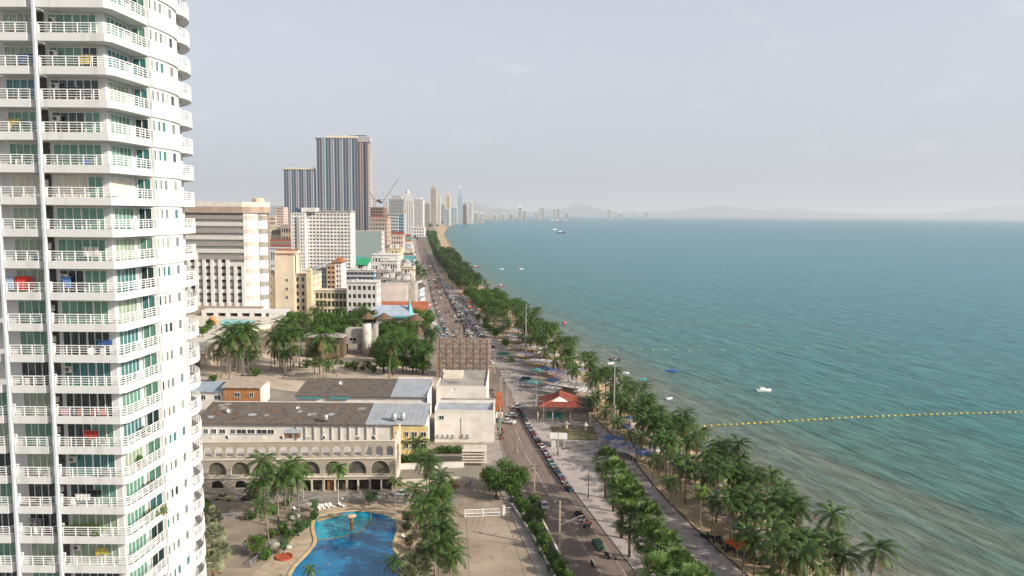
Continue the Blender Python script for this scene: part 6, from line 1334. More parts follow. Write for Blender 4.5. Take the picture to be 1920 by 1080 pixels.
# motorcycles
def bike_proto():
    o = thing('motorcycle', 'm', 'motorcycle'); b = MB()
    b.hexa([(-.14, -.75, .62), (.14, -.75, .62), (.16, .15, .5), (-.16, .15, .5), (-.1, -.85, .86), (.1, -.85, .86), (.12, .1, .76), (-.12, .1, .76)])
    b.bar((0, .1, .45), (0, -.3, .4), .26, .2); b.bar((0, .12, .5), (0, .55, .95), .34, .1); b.bar((0, .45, .78), (0, .62, 1.0), .24, .2); P(o, b, 'body', PM['red'])
    P(o, MB().box(-.12, .12, -.7, .05, .8, .88), 'seat', M_TYRE)
    for y in (-.6, .62): P(o, MB().tube([(-.06, y, .29), (.06, y, .29)], .29, 10), 'wheel', M_TYRE)
    h = MB(); h.bar((-.34, .42, 1.05), (.34, .42, 1.05), .05); h.bar((0, .42, 1.02), (0, .62, .3), .06); h.bar((-.25, .44, 1.06), (-.27, .42, 1.22), .03); h.bar((.25, .44, 1.06), (.27, .42, 1.22), .03); P(o, h, 'handlebar', M_STEEL); return [o, False, 'motorcycle', 'motorcycle']
PROTO['bike'] = [bike_proto()]
def bike(x, y, rz, c, label, group, z=.03): park('bike', x, y, rz, c, label, group, z, 1.08)
BG = 'motorcycles parked along the seafront square'
y = 187.5
while y < 268:
    c = random.choice(['red', 'red', 'black', 'blue', 'black', 'white', 'teal', 'silver', 'grey', 'blue'])
    if rnd() < .93: bike(xr(y)-1.25+ru(-.15, .15), y, roaddir(y)-R(90)+R(180)*(0)+ru(-.15, .15)+R(14), c, '%s motorcycle in the row beside the seafront square' % CN[c], BG)
    y += .82
for i, (px, py) in enumerate([(1084, 965), (1090, 972), (1096, 980), (1103, 985), (1087, 968), (1100, 990)]): x, y = at(px, py); c = ['black', 'red', 'grey', 'red', 'black', 'blue'][i]; bike(x, y, roaddir(y)-R(75), c, '%s motorcycle in the small group at the kerb before the fan palms' % CN[c], 'small motorcycle group')
for i, (px, py) in enumerate([(1110, 1062), (1138, 1045), (1148, 1050)]): x, y = at(px, py); bike(x, y, roaddir(y)+[0, .2, 1.2][i], ['black', 'black', 'grey'][i], ['dark motorcycle riding on the near road', 'dark motorcycle at the kerb below the green car', 'grey motorcycle standing at the kerb below the green car'][i], None)
for i in range(26): px = 1318+i*5.5+ru(-5, 5); py = 1008+i*2.2+ru(-8, 8); x, y = at(px, py); c = random.choice(['black', 'grey', 'blue', 'black']); bike(x, y, ru(0, 6), c, '%s motorcycle under the coconut palms beside the shaded path' % CN[c], 'motorcycles under the palms', .1)
for i in range(40): y = 338+i*2.2; c = random.choice(['black', 'grey', 'blue', 'red', 'white']); bike(xr(y)-5.6+ru(-.4, .4), y, roaddir(y)+R(80), c, '%s motorcycle in the middle row of the far road' % CN[c], 'motorcycles in the far road')
for i in range(20): y = 232+i*3.4; c = random.choice(['black', 'grey', 'red', 'blue']); bike(xl(y)+.9+ru(-.3, .3), y, ru(0, 6), c, '%s motorcycle at the left kerb beside the shops' % CN[c], 'motorcycles at the left kerb')
# ------------------------------------------------------------ people
SKIN = mat('skin', (.36, .20, .13), .6, .1, 3); HAIR = mat('dark hair', (.02, .015, .012), .7)
CL = [mat('cloth %s' % n, c, .85, .15, 4) for n, c in (('white', (.65, .63, .6)), ('black', (.02, .02, .025)), ('red', (.45, .05, .04)), ('blue', (.05, .12, .35)), ('yellow', (.6, .45, .08)), ('grey', (.2, .2, .2)))]
CLN = ['white', 'black', 'red', 'blue', 'yellow', 'grey']
def person_mesh(pose, top, bot):
    st = pose == 'walk'; f = .28 if st else .06
    J = dict(pel=(0, 0, .93, .135), che=(0, 0, 1.27, .155), nec=(0, .01, 1.46, .065), hea=(0, .03, 1.56, .10), crn=(0, .02, 1.68, .085), sl=(-.18, 0, 1.41, .07), sr=(.18, 0, 1.41, .07), el=(-.25, -.08 if st else 0, 1.14, .05), er=(.25, .1 if st else 0, 1.14, .05),
             hl=(-.27, -.02 if st else .08, .9, .035), hr=(.26, .26 if st else .08, .93, .035), fl=(-.27, .0, .80, .03), fr=(.26, .32, .86, .03), tl=(-.1, 0, .86, .095), tr=(.1, 0, .86, .095), kl=(-.11, f, .48, .065), kr=(.11, -f*.4, .48, .065), al=(-.11, f*.7, .08, .045), ar=(.11, -f*1.3, .10, .045), ol=(-.12, f*.7+.17, .03, .035), or_=(.12, -f*1.3+.17, .03, .035))
    if pose == 'sit':
        for k in ('kl', 'kr'): J[k] = (J[k][0], .42, .9, .065)
        for k in ('al', 'ar'): J[k] = (J[k][0], .46, .48, .045)
        for k in ('ol', 'or_'): J[k] = (J[k][0], .62, .44, .035)
    E = [('pel', 'che'), ('che', 'nec'), ('nec', 'hea'), ('hea', 'crn'), ('che', 'sl'), ('che', 'sr'), ('sl', 'el'), ('sr', 'er'), ('el', 'hl'), ('er', 'hr'), ('hl', 'fl'), ('hr', 'fr'), ('pel', 'tl'), ('pel', 'tr'), ('tl', 'kl'), ('tr', 'kr'), ('kl', 'al'), ('kr', 'ar'), ('al', 'ol'), ('ar', 'or_')]
    ks = list(J); me = bpy.data.meshes.new('person'); me.from_pydata([J[k][:3] for k in ks], [(ks.index(a), ks.index(b)) for a, b in E], []); t = bpy.data.objects.new('tmp', me); COL.objects.link(t)
    mo = t.modifiers.new('s', 'SKIN'); sv = me.skin_vertices[0].data
    for i, k in enumerate(ks): sv[i].radius = (J[k][3], J[k][3]*.85); sv[i].use_root = k == 'pel'
    su = t.modifiers.new('u', 'SUBSURF'); su.levels = 1
    bpy.context.view_layer.update(); r = bpy.data.meshes.new_from_object(t.evaluated_get(bpy.context.evaluated_depsgraph_get())); bpy.data.objects.remove(t)
    r.materials.clear()
    for m in (SKIN, top, bot, HAIR): r.materials.append(m)
    for p in r.polygons:
        c = p.center; i = 0
        if c.z > 1.6 or (c.z > 1.5 and c.y < 0): i = 3
        elif 1.0 < c.z < 1.47 and abs(c.x) < .24: i = 1
        elif c.z < 1.01 and c.z > (.5 if rnd() < 2 else 0) and abs(c.x) < .22: i = 2
        p.material_index = i; p.use_smooth = True
    return r
PM_ = [(person_mesh(ps, CL[t], CL[b_]), t, b_, ps) for ps, t, b_ in (('stand', 0, 1), ('walk', 2, 3), ('walk', 3, 5), ('stand', 4, 3), ('walk', 0, 3), ('stand', 1, 5), ('walk', 1, 1), ('stand', 2, 1))]
SW = [(person_mesh('stand', SKIN, CL[3]), 0, 3, 'stand')]
def person(x, y, where, i=None, z=.15, group='people on foot', rz=None, m=None):
    me, t, b_, ps = m or PM_[random.randrange(8) if i is None else i]
    o = put('person', me, None, (x, y, z), ru(0, 6.28) if rz is None else rz); lab = ('person in %s top and %s shorts %s' % (CLN[t], CLN[b_], where)) if not m else 'person '+where
    tag(o, lab, 'person', group); return o
random.seed(8)
for px, py in [(945, 722), (958, 740), (973, 742), (985, 755), (990, 748), (965, 725), (1000, 760), (1010, 766), (1022, 765), (1035, 768), (1040, 776), (955, 705), (948, 700), (980, 728), (995, 735), (975, 765), (984, 770), (940, 745), (950, 755)]: x, y = at(px, py); person(x, y, 'walking on the promenade behind the pavilion')
for px, py in [(1128, 838), (1132, 842), (1150, 845), (1108, 815), (1160, 836), (1140, 832)]: x, y = at(px, py); person(x, y, 'at the upper right corner of the seafront square')
for i in range(26): y = 235+i*9; person(xl(y)-ru(.5, 4), y, 'on the pavement beside the roadside shops')
for px, py in [(875, 915), (873, 918), (879, 917), (882, 912)]: x, y = at(px, py); person(x, y, 'near the louvred building above the white gate', z=.03)
x, y = at(725, 938); person(x, y, 'standing at the far end of the pool deck', 7, z=.07, group=None)
x, y = at(642, 945); person(x, y, 'on the pool deck beside the loungers', 0, z=.07, group=None)
for i in range(22): y = 150+ru(0, 60); person(xs(y)+ru(-14, -5), y, 'on the near beach under the palms', z=-.05, group='people on the near beach')
for px, py in [(1515, 965), (1520, 968), (1527, 972), (1531, 975), (1535, 973), (1560, 995), (1562, 1000), (1580, 1002), (1579, 998), (1581, 1010), (1510, 958), (1524, 978), (1402, 832), (1430, 845), (1437, 850)]: x, y = at(px, py, -1); person(x, y, 'wading in the shallow water off the near beach', z=-1.75, m=SW[0], group='bathers in the sea')
for i, (px, py) in enumerate([(607, 1028), (616, 1058), (659, 1060), (676, 1060), (712, 974), (667, 1007), (679, 1000)]): x, y = at(px, py, .2); person(x, y, ['swimming at the left side of the pool', 'swimming below the left side of the pool', 'swimming in the middle of the pool, left of two', 'swimming in the middle of the pool, right of two', 'at the upper right rim of the pool', 'sitting at the low divider of the pool', 'second at the low divider of the pool'][i], z=-1.15, m=SW[0], group=None)
# ------------------------------------------------------------ lamps and poles
def high_mast(px, py, ytop, label):
    x, y = at(px, py); H = atY(px, ytop, y)[1]; o = thing('floodlight_mast', label, 'lamp mast', (x, y, 0)); P(o, MB().tube([(0, 0, 0), (0, 0, H)], [.32, .14], 8), 'pole', M_STEEL)
    P(o, MB().lathe([(.5, H-.5), (.5, H-.1), (.2, H)], n=10), 'crown_ring', M_STEEL)
    for k in range(8): a = k*pi/4; c = Vector((1.5*math.cos(a), 1.5*math.sin(a), H-.35)); P(o, MB().bar((0, 0, H-.35), c*1.0, .08).bar(c-Vector((math.cos(a)*.1, math.sin(a)*.1, .1)), c+Vector((math.cos(a)*.6, math.sin(a)*.6, .15)), .55, .3), 'floodlight', M_DSTEEL)
for px, py, yt, l in [(1150, 815, 673, 'tall floodlight mast beside the blue canopies, nearest of the masts'), (985.5, 671, 571, 'second tall floodlight mast among the beach canopies'), (904, 561, 521, 'third floodlight mast beside the round green trees'), (882, 516, 493, 'distant floodlight mast at the edge of the water'), (844, 497, 475, 'distant thin mast in the dark beach wood'), (822, 484, 455, 'farthest thin mast in the dark beach wood'), (779, 560, 505, 'tall mast at the left kerb beside the bushy palms')]: high_mast(px, py, yt, l)
def lamp_post(px, py, H, label, m=M_DSTEEL, arm=1.2, two=False):
    x, y = at(px, py); o = thing('street_lamp', label, 'street lamp', (x, y, .1)); P(o, MB().tube([(0, 0, 0), (0, 0, H)], [.11, .06], 7).lathe([(.22, 0), (.2, .9), (.1, 1)], n=8), 'pole', m)
    for s in ((-1, 1) if two else (-1,)): P(o, MB().bar((0, 0, H-.1), (s*arm, 0, H), .07), 'arm', m); P(o, MB().box(min(s*arm*.7, s*arm*1.25), max(s*arm*.7, s*arm*1.25), -.16, .16, H-.02, H+.12), 'lamp_head', m)
lamp_post(1046, 853, 8, 'black street lamp in front of the white shelter'); lamp_post(1103, 934, 7.5, 'black street lamp beside the fan palms on the square')
lamp_post(1019, 803, 9, 'pale lamp pole at the left corner of the pavilion', M_STEEL); lamp_post(970, 850, 9, 'thin pale lamp pole between the road and the shops', M_STEEL, two=False)
for i, (px, py) in enumerate([(950, 760), (970, 757), (937, 752), (1005, 742), (925, 690), (1063, 700), (1000, 640)]): lamp_post(px, py, 9, ['grey lamp pole on the promenade behind the pavilion', 'second grey lamp pole on the promenade', 'pole beside the orange canopy', 'pole at the edge of the sand by the canopies', 'pole just right of the scaffold hoarding', 'pole among the palms of the middle beach', 'pole behind the green boat shaped bush'][i], M_STEEL, two=i % 2 == 0)
def utility(px, py, H, label, arm=None):
    x, y = at(px, py); o = thing('utility_pole', label, 'utility pole', (x, y, 0)); P(o, MB().box(-.17, .17, -.17, .17, 0, H), 'pole', mat('concrete pole', (.46, .38, .27), .9, .15, 1))
    P(o, MB().box(-1.3, 1.3, -.06, .06, H-.5, H-.35).box(-.9, .9, -.06, .06, H-1.6, H-1.45), 'crossarm', M_DSTEEL)
    for s in (-1.2, 0, 1.2): P(o, MB().lathe([(.06, H-.34), (.1, H-.2), (.04, H-.05)], (s, 0, 0), 6), 'insulator', M_TANK)
    if arm: P(o, MB().bar((0, 0, H*.5), (arm, 1, H*.5+1.6), .1).bar((arm, 1, H*.5+1.6), (arm+.8, 1.1, H*.5+1.65), .3, .14), 'lamp_arm', M_STEEL)
    return o, (x, y, H)
poles = [utility(1049, 1030, 10.5, 'concrete utility pole with lamp arm beside the pale blue wall', 4.2)]
for i, (px, py) in enumerate([(1002, 942), (938, 815), (940, 742), (928, 702), (866, 640), (840, 606)]): poles.append(utility(px, py, 9.5, ['concrete pole half hidden by the wide green trees', 'utility pole beside the green tarpaulin', 'utility pole in front of the orange canopies', 'utility pole at the right of the scaffold hoarding', 'utility pole on the pavement near the parked cars', 'far utility pole on the left pavement'][i]))
for (o1, a), (o2, c) in zip(poles, poles[1:]):
    for s in (-1.2, 0, 1.2):
        b = MB(); A_ = Vector((a[0]+s, a[1], a[2]-.1)); C_ = Vector((c[0]+s, c[1], c[2]-.1)); pts = [A_.lerp(C_, t/8)-Vector((0, 0, 1.2*4*(t/8)*(1-t/8))) for t in range(9)]; b.tube([p-A_ for p in pts], .035, 3); o = b.build('overhead_wire', M_TYRE); o.location = A_; tag(o, 'thin black overhead wire strung between the roadside utility poles', 'wire', 'overhead wires')
# ------------------------------------------------------------ beach canopies and umbrellas
random.seed(12)
CG = 'beach canopies on the middle beach'
for i, (px, py, w, d, c, k) in enumerate([(962, 640, 16, 9, 'pink', 'wave'), (948, 632, 9, 7, 'pale', 'wave'), (985, 655, 18, 9, 'white', 'wave'), (972, 668, 9, 6, 'lilac', 'wave'), (1003, 683, 15, 8, 'pale', 'wave'), (992, 700, 6, 4, 'teal', 'hip'), (1015, 697, 8, 6, 'blue', 'wave'), (1030, 703, 9, 6, 'lilac', 'wave'), (1050, 712, 11, 8, 'pink', 'wave'), (1062, 728, 17, 11, 'white', 'wave'), (1030, 722, 9, 6, 'blue', 'wave'), (985, 724, 6, 4, 'teal', 'hip'), (1020, 735, 7, 5, 'pale', 'wave'), (1068, 700, 9, 7, 'lilac', 'wave'), (1040, 690, 9, 6, 'pink', 'wave'), (935, 612, 9, 7, 'pink', 'wave'), (925, 600, 9, 7, 'white', 'wave'), (905, 590, 8, 6, 'pale', 'wave'), (1085, 742, 9, 6, 'pale', 'wave'), (1010, 668, 12, 7, 'white', 'wave'), (1075, 688, 9, 6, 'white', 'wave'), (955, 622, 10, 6, 'white', 'wave')]):
    canopy(px+14, py+4, w, d, 2.6, CV[c], '%s cloth canopy among the palms of the middle beach' % {'pale': 'greyish', 'teal': 'turquoise'}.get(c, c), CG, R(-35), k)
for i, (px, py) in enumerate([(1150, 830), (1165, 836), (1180, 844), (1192, 852), (1205, 858), (1160, 845), (1176, 854)]): canopy(px, py+6, 6.5, 4.5, 2.5, CV[['blue', 'pale', 'blue', 'lilac', 'blue', 'lilac', 'pale'][i]], '%s canopy of the row at the foot of the tall mast' % ['blue', 'greyish', 'blue', 'lilac', 'blue', 'lilac', 'greyish'][i], 'canopies at the foot of the tall mast', R(-40), 'wave')
for i in range(42):
    y = 148+i*2.7+ru(-1, 1); x = xs(y)-ru(9, 18); c = random.choice(['white', 'pale', 'blue', 'lilac', 'pink', 'white']); canopy(0, 0, ru(2.2, 3.4), ru(2.2, 3.4), 2.3, CV[c], '%s beach umbrella under the near coconut palms' % {'pale': 'greyish'}.get(c, c), 'umbrellas under the near palms', ru(0, 1), 'hip', 'umbrella', 'beach_umbrella', X=(x, y))
canopy(1385, 1038, 4.2, 4.2, 2.4, CV['orange'], 'bright orange tent under the near coconut palms', None, .4, 'hip', 'tent', 'beach_tent')
for i in range(40):
    y = 148+ru(0, 100); x = xs(y)-ru(6, 16); o = thing('deck_chair', 'folding beach chair on the sand under the near palms', 'chair', (x, y, -.05), ru(0, 6), 'beach chairs on the near beach'); c = random.choice([CV['blue'], CV['white'], CV['pink']])
    P(o, MB().hexa([(-.3, -.6, .3), (.3, -.6, .3), (.3, .2, .35), (-.3, .2, .35), (-.3, -.6, .36), (.3, -.6, .36), (.3, .2, .41), (-.3, .2, .41)]).hexa([(-.3, .2, .35), (.3, .2, .35), (.3, .65, .95), (-.3, .65, .95), (-.3, .15, .4), (.3, .15, .4), (.3, .6, 1.0), (-.3, .6, 1.0)]), 'sling', c)
    b = MB()
    for s in (-.3, .3): b.bar((s, -.6, 0), (s, .3, .6), .05); b.bar((s, .5, 0), (s, -.3, .5), .05)
    P(o, b, 'frame', M_BARK)
for i, (px, py) in enumerate([(599, 956), (606, 954), (614, 952), (622, 951), (640, 950), (498, 1043), (556, 958), (761, 1010)]):
    x, y = at(px, py); o = thing('sun_lounger', 'white plastic sun lounger on the pool deck', 'sun lounger', (x, y, .07), R(30+i*7), 'white loungers round the pool'); m = mat('white plastic', (.72, .7, .68), .5, .05, 1)
    P(o, MB().box(-.35, .35, -.95, .35, .3, .38), 'seat', m); P(o, MB().hexa([(-.35, .35, .3), (.35, .35, .3), (.35, .9, .75), (-.35, .9, .75), (-.35, .3, .38), (.35, .3, .38), (.35, .85, .83), (-.35, .85, .83)]), 'backrest', m)
    for sx in (-.3, .3):
        for sy in (-.85, .3): P(o, MB().box(sx-.04, sx+.04, sy-.04, sy+.04, 0, .3), 'leg', m)
# ------------------------------------------------------------ boats and buoys
def boat(px, py, L, c, label, rz=0, cab=True, name='motorboat', group=None):
    x, y = at(px, py, -.8); o = thing(name, label, 'boat', (x, y, -.8), rz, group); w = L*.19; b = MB(); st = 7; rows = []
    for k in range(st+1):
        t = k/st; xx = -L/2+L*t; ww = w*(1 if t < .5 else max(.03, 1-((t-.5)/.5)**1.8)); h = L*.09*(1+.5*t*t); rows.append([(xx, -ww, h+.15), (xx, -ww*.75, -.2), (xx, 0, -.35), (xx, ww*.75, -.2), (xx, ww, h+.15)])
    for r in rows: b.v += r
    for k in range(st):
        for q in range(4): b.f.append((k*5+q, k*5+q+1, (k+1)*5+q+1, (k+1)*5+q)); b.mi.append(0)
        b.f.append((k*5+4, k*5, (k+1)*5, (k+1)*5+4)); b.mi.append(0)
    b.f.append((0, 4, 3, 2, 1)); b.mi.append(0); P(o, b, 'hull', c)
    if cab: P(o, MB().hexa([(-L*.3, -w*.6, L*.09), (L*.12, -w*.6, L*.09), (L*.12, w*.6, L*.09), (-L*.3, w*.6, L*.09), (-L*.26, -w*.5, L*.24), (L*.02, -w*.5, L*.24), (L*.02, w*.5, L*.24), (-L*.26, w*.5, L*.24)]), 'cabin', PM['white']); P(o, MB().box(-L*.3, -L*.1, -w*.7, w*.7, L*.25, L*.27), 'canopy', CV['pale'])
    return o
bw = PM['white']; bb = mat('blue boat paint', (.03, .16, .5), .4, .1, 1); bt = mat('turquoise boat paint', (.06, .35, .38), .4, .1, 1); bc = mat('cyan tarpaulin', (.02, .42, .62), .5, .1, 1)
boat(1432, 733, 6.2, bw, 'white speedboat with cabin lying off the near beach', R(3)); boat(1260, 696, 5, bb, 'blue boat moored off the floodlight mast', R(-8), False); boat(1205, 712, 3.6, bt, 'small turquoise jet ski near the shore beside the mast', R(10), False, 'jet_ski'); boat(1255, 748, 3.4, bw, 'small white jet ski close to the palms', R(35), False, 'jet_ski')
boat(1145, 682, 4, bw, 'white jet ski just left of the mast head', R(30), False, 'jet_ski'); boat(1173, 700, 3.2, bw, 'white jet ski just right of the mast', R(5), False, 'jet_ski'); boat(926, 547, 9, bc, 'bright cyan covered boat at the far beach', R(5), False); boat(940, 536, 6, PM['red'], 'reddish boat off the round green trees', R(15)); boat(962, 567, 4, bw, 'small white boat just off the round green trees', 0, False)
boat(977, 505, 6, bw, 'small white boat in the middle of the bay', R(10)); boat(893, 501, 8, PM['red'], 'reddish boat near the distant masts', 0); boat(940, 505, 6, bw, 'small white boat left of another in the bay', 0)
boat(1052, 437, 34, PM['black'], 'dark ferry on the distant water', R(5)); boat(1040, 431, 24, bw, 'white ferry beside the dark one on the distant water', R(20)); boat(1046, 416, 60, PM['red'], 'far reddish ferry near the opposite shore', R(3)); boat(1060, 413, 60, bw, 'far white ferry near the opposite shore', R(-5)); boat(1035, 413, 50, bw, 'far pale boat left of the reddish ferry', 0)
M_BY = mat('yellow float', (.58, .46, .10), .5, .1, 1); M_BO = mat('orange float', (.6, .25, .08), .5, .1, 1)
def path_pts(pix, step):
    out = [];
    for (a, b_) in zip(pix, pix[1:]):
        n = max(1, int(math.hypot(b_[0]-a[0], b_[1]-a[1])/step))
        for k in range(n): t = k/n; out.append((a[0]+(b_[0]-a[0])*t, a[1]+(b_[1]-a[1])*t))
    return out
BM = MB().lathe([(.05, -.5), (.42, -.38), (.5, 0), (.42, .38), (.05, .5)], n=8); BM.v = [(z, x, y) for x, y, z in BM.v]
bme = None
def buoys(pix, step, s, m, label, group, rope=True):
    global bme; prev = None
    for px, py in path_pts(pix, step):
        x, y = at(px, py+ru(-.25, .25), -.8)
        if bme is None: o = BM.build('buoy', M_BY, smooth=True); bme = o.data
        else: o = put('buoy', bme)
        o.location = (x, y, -.72); o.rotation_euler = (0, 0, ru(-.5, .5)); o.scale = (s*1.3, s, s); tag(o, label, 'buoy', group)
        if m is not M_BY: o.material_slots[0].link = 'OBJECT'; o.material_slots[0].material = m
        if rope and prev: r = MB().tube([(0, 0, 0), (x-prev[0], y-prev[1], 0)], .05, 3).build('buoy_rope', mat('yellow rope', (.5, .38, .08), .8)); r.location = (prev[0], prev[1], -.74); tag(r, 'rope between the yellow floats of the near line', 'rope', 'ropes of the near float line')
        prev = (x, y)
buoys([(1297, 802), (1320, 800), (1345, 797), (1380, 796), (1480, 790), (1560, 785), (1620, 782), (1700, 779), (1790, 776), (1925, 773)], 10.5, .78, M_BY, 'fat yellow float in the near swimming line', 'yellow floats of the near line')
buoys([(1105, 657), (1180, 657), (1400, 656), (1490, 654), (1560, 650), (1680, 644)], 22, .7, M_BY, 'small yellow float in the middle swimming line', 'floats of the middle line', False)
buoys([(1080, 609), (1200, 611), (1330, 613), (1460, 610), (1535, 609), (1600, 628), (1675, 645)], 13, .55, M_BO, 'small orange float in the upper swimming line', 'floats of the upper line', False)
buoys([(905, 470), (1010, 482), (1080, 492), (1150, 510), (1205, 531)], 9, .8, M_BO, 'tiny dark float in the distant line', 'floats of the distant line', False)
buoys([(960, 495), (1040, 500), (1130, 520), (1200, 528)], 11, .8, M_BO, 'tiny dark float in the second distant line', 'floats of the second distant line', False)
x, y = at(1058, 608, -.8); tag(MB().lathe([(.1, 0), (1.1, .3), (1.3, 1.0), (.8, 1.8), (.1, 2.0)], n=10).build('float', mat('pink float', (.65, .12, .18), .5, .1, 1), None, (x, y, -.9)), 'pink inflatable float on the water above the beach canopies', 'float')
# boat shaped bush on the promenade
x, y = at(945, 668); canopy(945, 672, 6, 4, 2.4, mat('dark green canvas', (.02, .14, .09), .8), 'dark green canopy on the promenade beside the scaffold hoarding', None, .2); grow('bush', *at(958, 680), 'bright bush right of the dark green canopy', None, 1.5)
# roadside stalls on the left pavement
random.seed(15)
for i in range(34):
    y = 262+i*9+ru(-2, 2); c = random.choice(['white', 'pale', 'teal', 'orange', 'lilac', 'white', 'pink', 'blue']); canopy(0, 0, ru(2.4, 3.6), ru(2.5, 4), ru(2.3, 3), CV[c], '%s awning of a stall on the left pavement of the road' % {'pale': 'greyish', 'teal': 'turquoise'}.get(c, c), 'stalls on the left pavement', ru(-.3, .3), random.choice(['hip', 'wave']), 'stall', 'market_stall', .15, X=(xl(y)-3.5-ru(0, 2), y))
for i in range(20):
    y = 470+i*9; c = random.choice(['white', 'white', 'pale', 'orange']); canopy(0, 0, 3, 3, 2.5, CV[c], '%s stall awning at the seaward side of the far road' % {'pale': 'greyish'}.get(c, c), 'stalls at the seaward side', ru(0, 1), 'hip', 'stall', 'market_stall', .12, X=(xr(y)+7+ru(0, 4), y))
# ------------------------------------------------------------ things on the tower balconies
random.seed(19)
def on_balcony(px, py, Y=70.3):
    X, Z = atY(px, py, Y); k = math.floor((Z-(zr0-.52))/FH); return X, zr0-.52+k*FH
def chair(px, py, m, label, Y=70.3):
    X, z = on_balcony(px, py, Y); o = thing('balcony_chair', label, 'chair', (X, Y, z), ru(-.6, .6)); P(o, MB().box(-.25, .25, -.25, .25, .42, .47), 'seat', m); P(o, MB().box(-.25, .25, .22, .27, .47, 1.0), 'backrest', m)
    for sx in (-.22, .22):
        for sy in (-.22, .22): P(o, MB().box(sx-.02, sx+.02, sy-.02, sy+.02, 0, .42), 'leg', m)
def plant(px, py, s, label, Y=70.2, m=None):
    X, z = on_balcony(px, py, Y); o = thing('balcony_plant', label, 'plant', (X, Y, z)); P(o, MB().lathe([(.2, 0), (.28, .45), (.3, .5)], n=8), 'pot', mat('clay pot', (.35, .15, .08), .8)); b = MB()
    for q in range(6): leafy(b, (ru(-.3, .3)*s, ru(-.3, .3)*s, .5+ru(.1, .6)*s), .38*s, 60, .09)
    P(o, b, 'foliage', m or L_TREEB)
for i, (px, py) in enumerate([(120, 985), (130, 988), (142, 985), (152, 987), (162, 984), (172, 986), (182, 984)]): plant(px, py, 1.1, '%s leafy plant from the left in the thick growth on the low middle balcony' % ['first', 'second', 'third', 'fourth', 'fifth', 'sixth', 'last'][i], 70.1)
for i, (px, py, Y) in enumerate([(298, 940, 75.2), (290, 948, 74.6), (303, 935, 75.6)]): X, z = on_balcony(px, py, Y); plant(px, py, 1.0, ['trailing plant at the end of the low side balcony', 'bushy plant on the low side balcony', 'bright plant at the corner of the low side balcony'][i], Y)
for i, (px, py, Y) in enumerate([(270, 790, 74.5), (262, 845, 74), (285, 895, 74.8)]): plant(px, py, .8, ['dark bushy plant on the side balcony below the middle', 'brown green plant on the side balcony', 'small bush on the low side balcony'][i], Y, L_TREE)
mw = mat('white plastic chair', (.75, .73, .7), .5); mr_ = mat('wooden chair', (.30, .10, .05), .6)
for i, (px, py, m, l) in enumerate([(150, 772, mr_, 'left one of two folding wooden chairs on a middle balcony'), (175, 772, mr_, 'right one of two folding wooden chairs on a middle balcony'), (68, 990, mw, 'white chair on a low left balcony'), (170, 655, mw, 'white chair behind the railing of the central balcony'), (190, 656, mw, 'second white chair on the central balcony'), (135, 940, mw, 'white chair beside a table on a low balcony'), (190, 830, mw, 'white chair at the right of a lower balcony'), (85, 50, mw, 'white chair on the uppermost visible balcony')]): chair(px, py, m, l)
def cloth(px, py, w, h, c, label, z_=1.9):
    X, z = on_balcony(px, py, 70.4); o = thing('laundry', label, 'laundry', (X, 70.4, z)); b = MB(); n = 8
    for q in range(n): x0 = -w/2+w*q/n; x1 = -w/2+w*(q+1)/n; d = .06*(-1)**q; b.hexa([(x0, d, z_-h), (x1, -d, z_-h), (x1, -d+.03, z_-h), (x0, d+.03, z_-h), (x0, 0, z_), (x1, 0, z_), (x1, .03, z_), (x0, .03, z_)])
    P(o, b, 'cloth', c); P(o, MB().bar((-w/2-.2, .015, z_+.02), (w/2+.2, .015, z_+.02), .02), 'line', M_STEEL)
cloth(45, 540, 1.6, 1.3, mat('red cloth', (.55, .04, .03), .9), 'red sheet drying on a left balcony'); cloth(16, 540, .9, 1.2, mat('blue white cloth', (.35, .42, .6), .9), 'pale blue laundry beside the red sheet'); cloth(125, 545, .8, 1.0, mat('blue towel', (.1, .2, .45), .9), 'blue towel on the middle balcony'); cloth(122, 775, .9, .6, mat('pink cloth', (.6, .3, .4), .9), 'small pink cloth on the lower middle balcony', 1.0)
cloth(155, 940, 1.4, .6, mat('white towel', (.7, .68, .65), .9), 'white towels drying on a low balcony', 1.4)

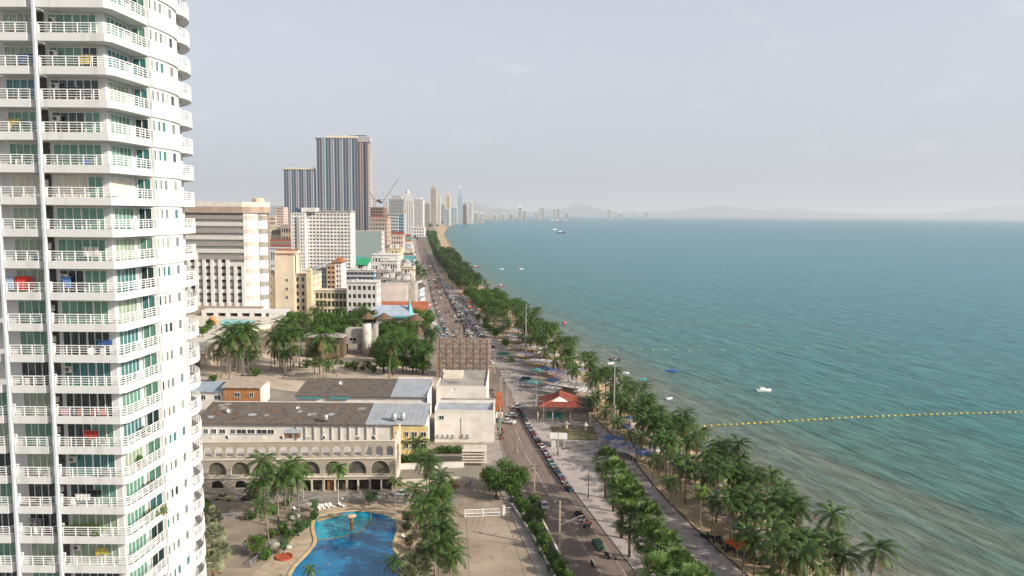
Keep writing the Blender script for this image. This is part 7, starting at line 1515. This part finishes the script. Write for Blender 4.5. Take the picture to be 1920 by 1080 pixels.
# everyday clutter on the balconies, counted from the shuttered beige floor
random.seed(33)
NUM = ['', 'one floor', 'two floors', 'three floors', 'four floors', 'five floors', 'six floors', 'seven floors', 'eight floors', 'nine floors', 'ten floors', 'eleven floors', 'twelve floors', 'thirteen floors', 'fourteen floors', 'fifteen floors', 'sixteen floors']
TBL = mat('table top', (.42, .36, .3), .6)
for k in range(-14, 9):
    if k == 1: continue
    z = zr0+k*FH-.52; wh = '%s %s the shuttered floor' % (NUM[abs(k-1)], 'above' if k > 1 else 'below')
    for bay_n, xa_, xb_ in (('left', -46.0, -43.9), ('central', -41.6, -38.2)):
        if rnd() < .3: continue
        x = ru(xa_, xb_); c = random.choice(['laundry', 'table', 'chair', 'plant', 'laundry'])
        if c == 'laundry':
            m = random.choice(CL); o = thing('laundry', '%s laundry hanging on the %s balcony %s' % (m.name.split()[1], bay_n, wh), 'laundry', (x, 70.6, z)); b = MB(); xx = -.5
            for q in range(3): w_ = ru(.25, .5); h_ = ru(.4, .9); b.box(xx, xx+w_, -.015, .015, 1.75-h_, 1.75); xx += w_+.08
            P(o, b, 'cloth', m); P(o, MB().bar((-.7, 0, 1.77), (1.0, 0, 1.77), .02), 'line', M_STEEL)
        elif c == 'table':
            o = thing('balcony_table', 'small brown table on the %s balcony %s' % (bay_n, wh), 'table', (x, 70.3, z)); P(o, MB().box(-.45, .45, -.3, .3, .7, .75), 'tabletop', TBL)
            for sx in (-.4, .4):
                for sy in (-.25, .25): P(o, MB().box(sx-.025, sx+.025, sy-.025, sy+.025, 0, .7), 'leg', TBL)
        elif c == 'chair':
            o = thing('balcony_chair', 'chair standing on the %s balcony %s' % (bay_n, wh), 'chair', (x, 70.3, z), ru(-1, 1)); m = random.choice([mw, mr_, CL[3]]); P(o, MB().box(-.25, .25, -.25, .25, .42, .47), 'seat', m); P(o, MB().box(-.25, .25, .22, .27, .47, 1.0), 'backrest', m)
            for sx in (-.22, .22): P(o, MB().box(sx-.02, sx+.02, -.25, .25, 0, .42), 'leg', m)
        else:
            o = thing('balcony_plant', 'potted plant on the %s balcony %s' % (bay_n, wh), 'plant', (x, 70.1, z)); P(o, MB().lathe([(.16, 0), (.22, .35), (.24, .4)], n=8), 'pot', mat('clay pot', (.35, .15, .08), .8)); b = MB(); leafy(b, (0, 0, .75), .42, 90, .09); leafy(b, (.15, 0, 1.05), .3, 50, .08); P(o, b, 'foliage', L_TREE)
for ps in PROTO.values():
    for p in ps:
        if not p[1]:
            for ch in list(p[0].children): bpy.data.objects.remove(ch)
            bpy.data.objects.remove(p[0])
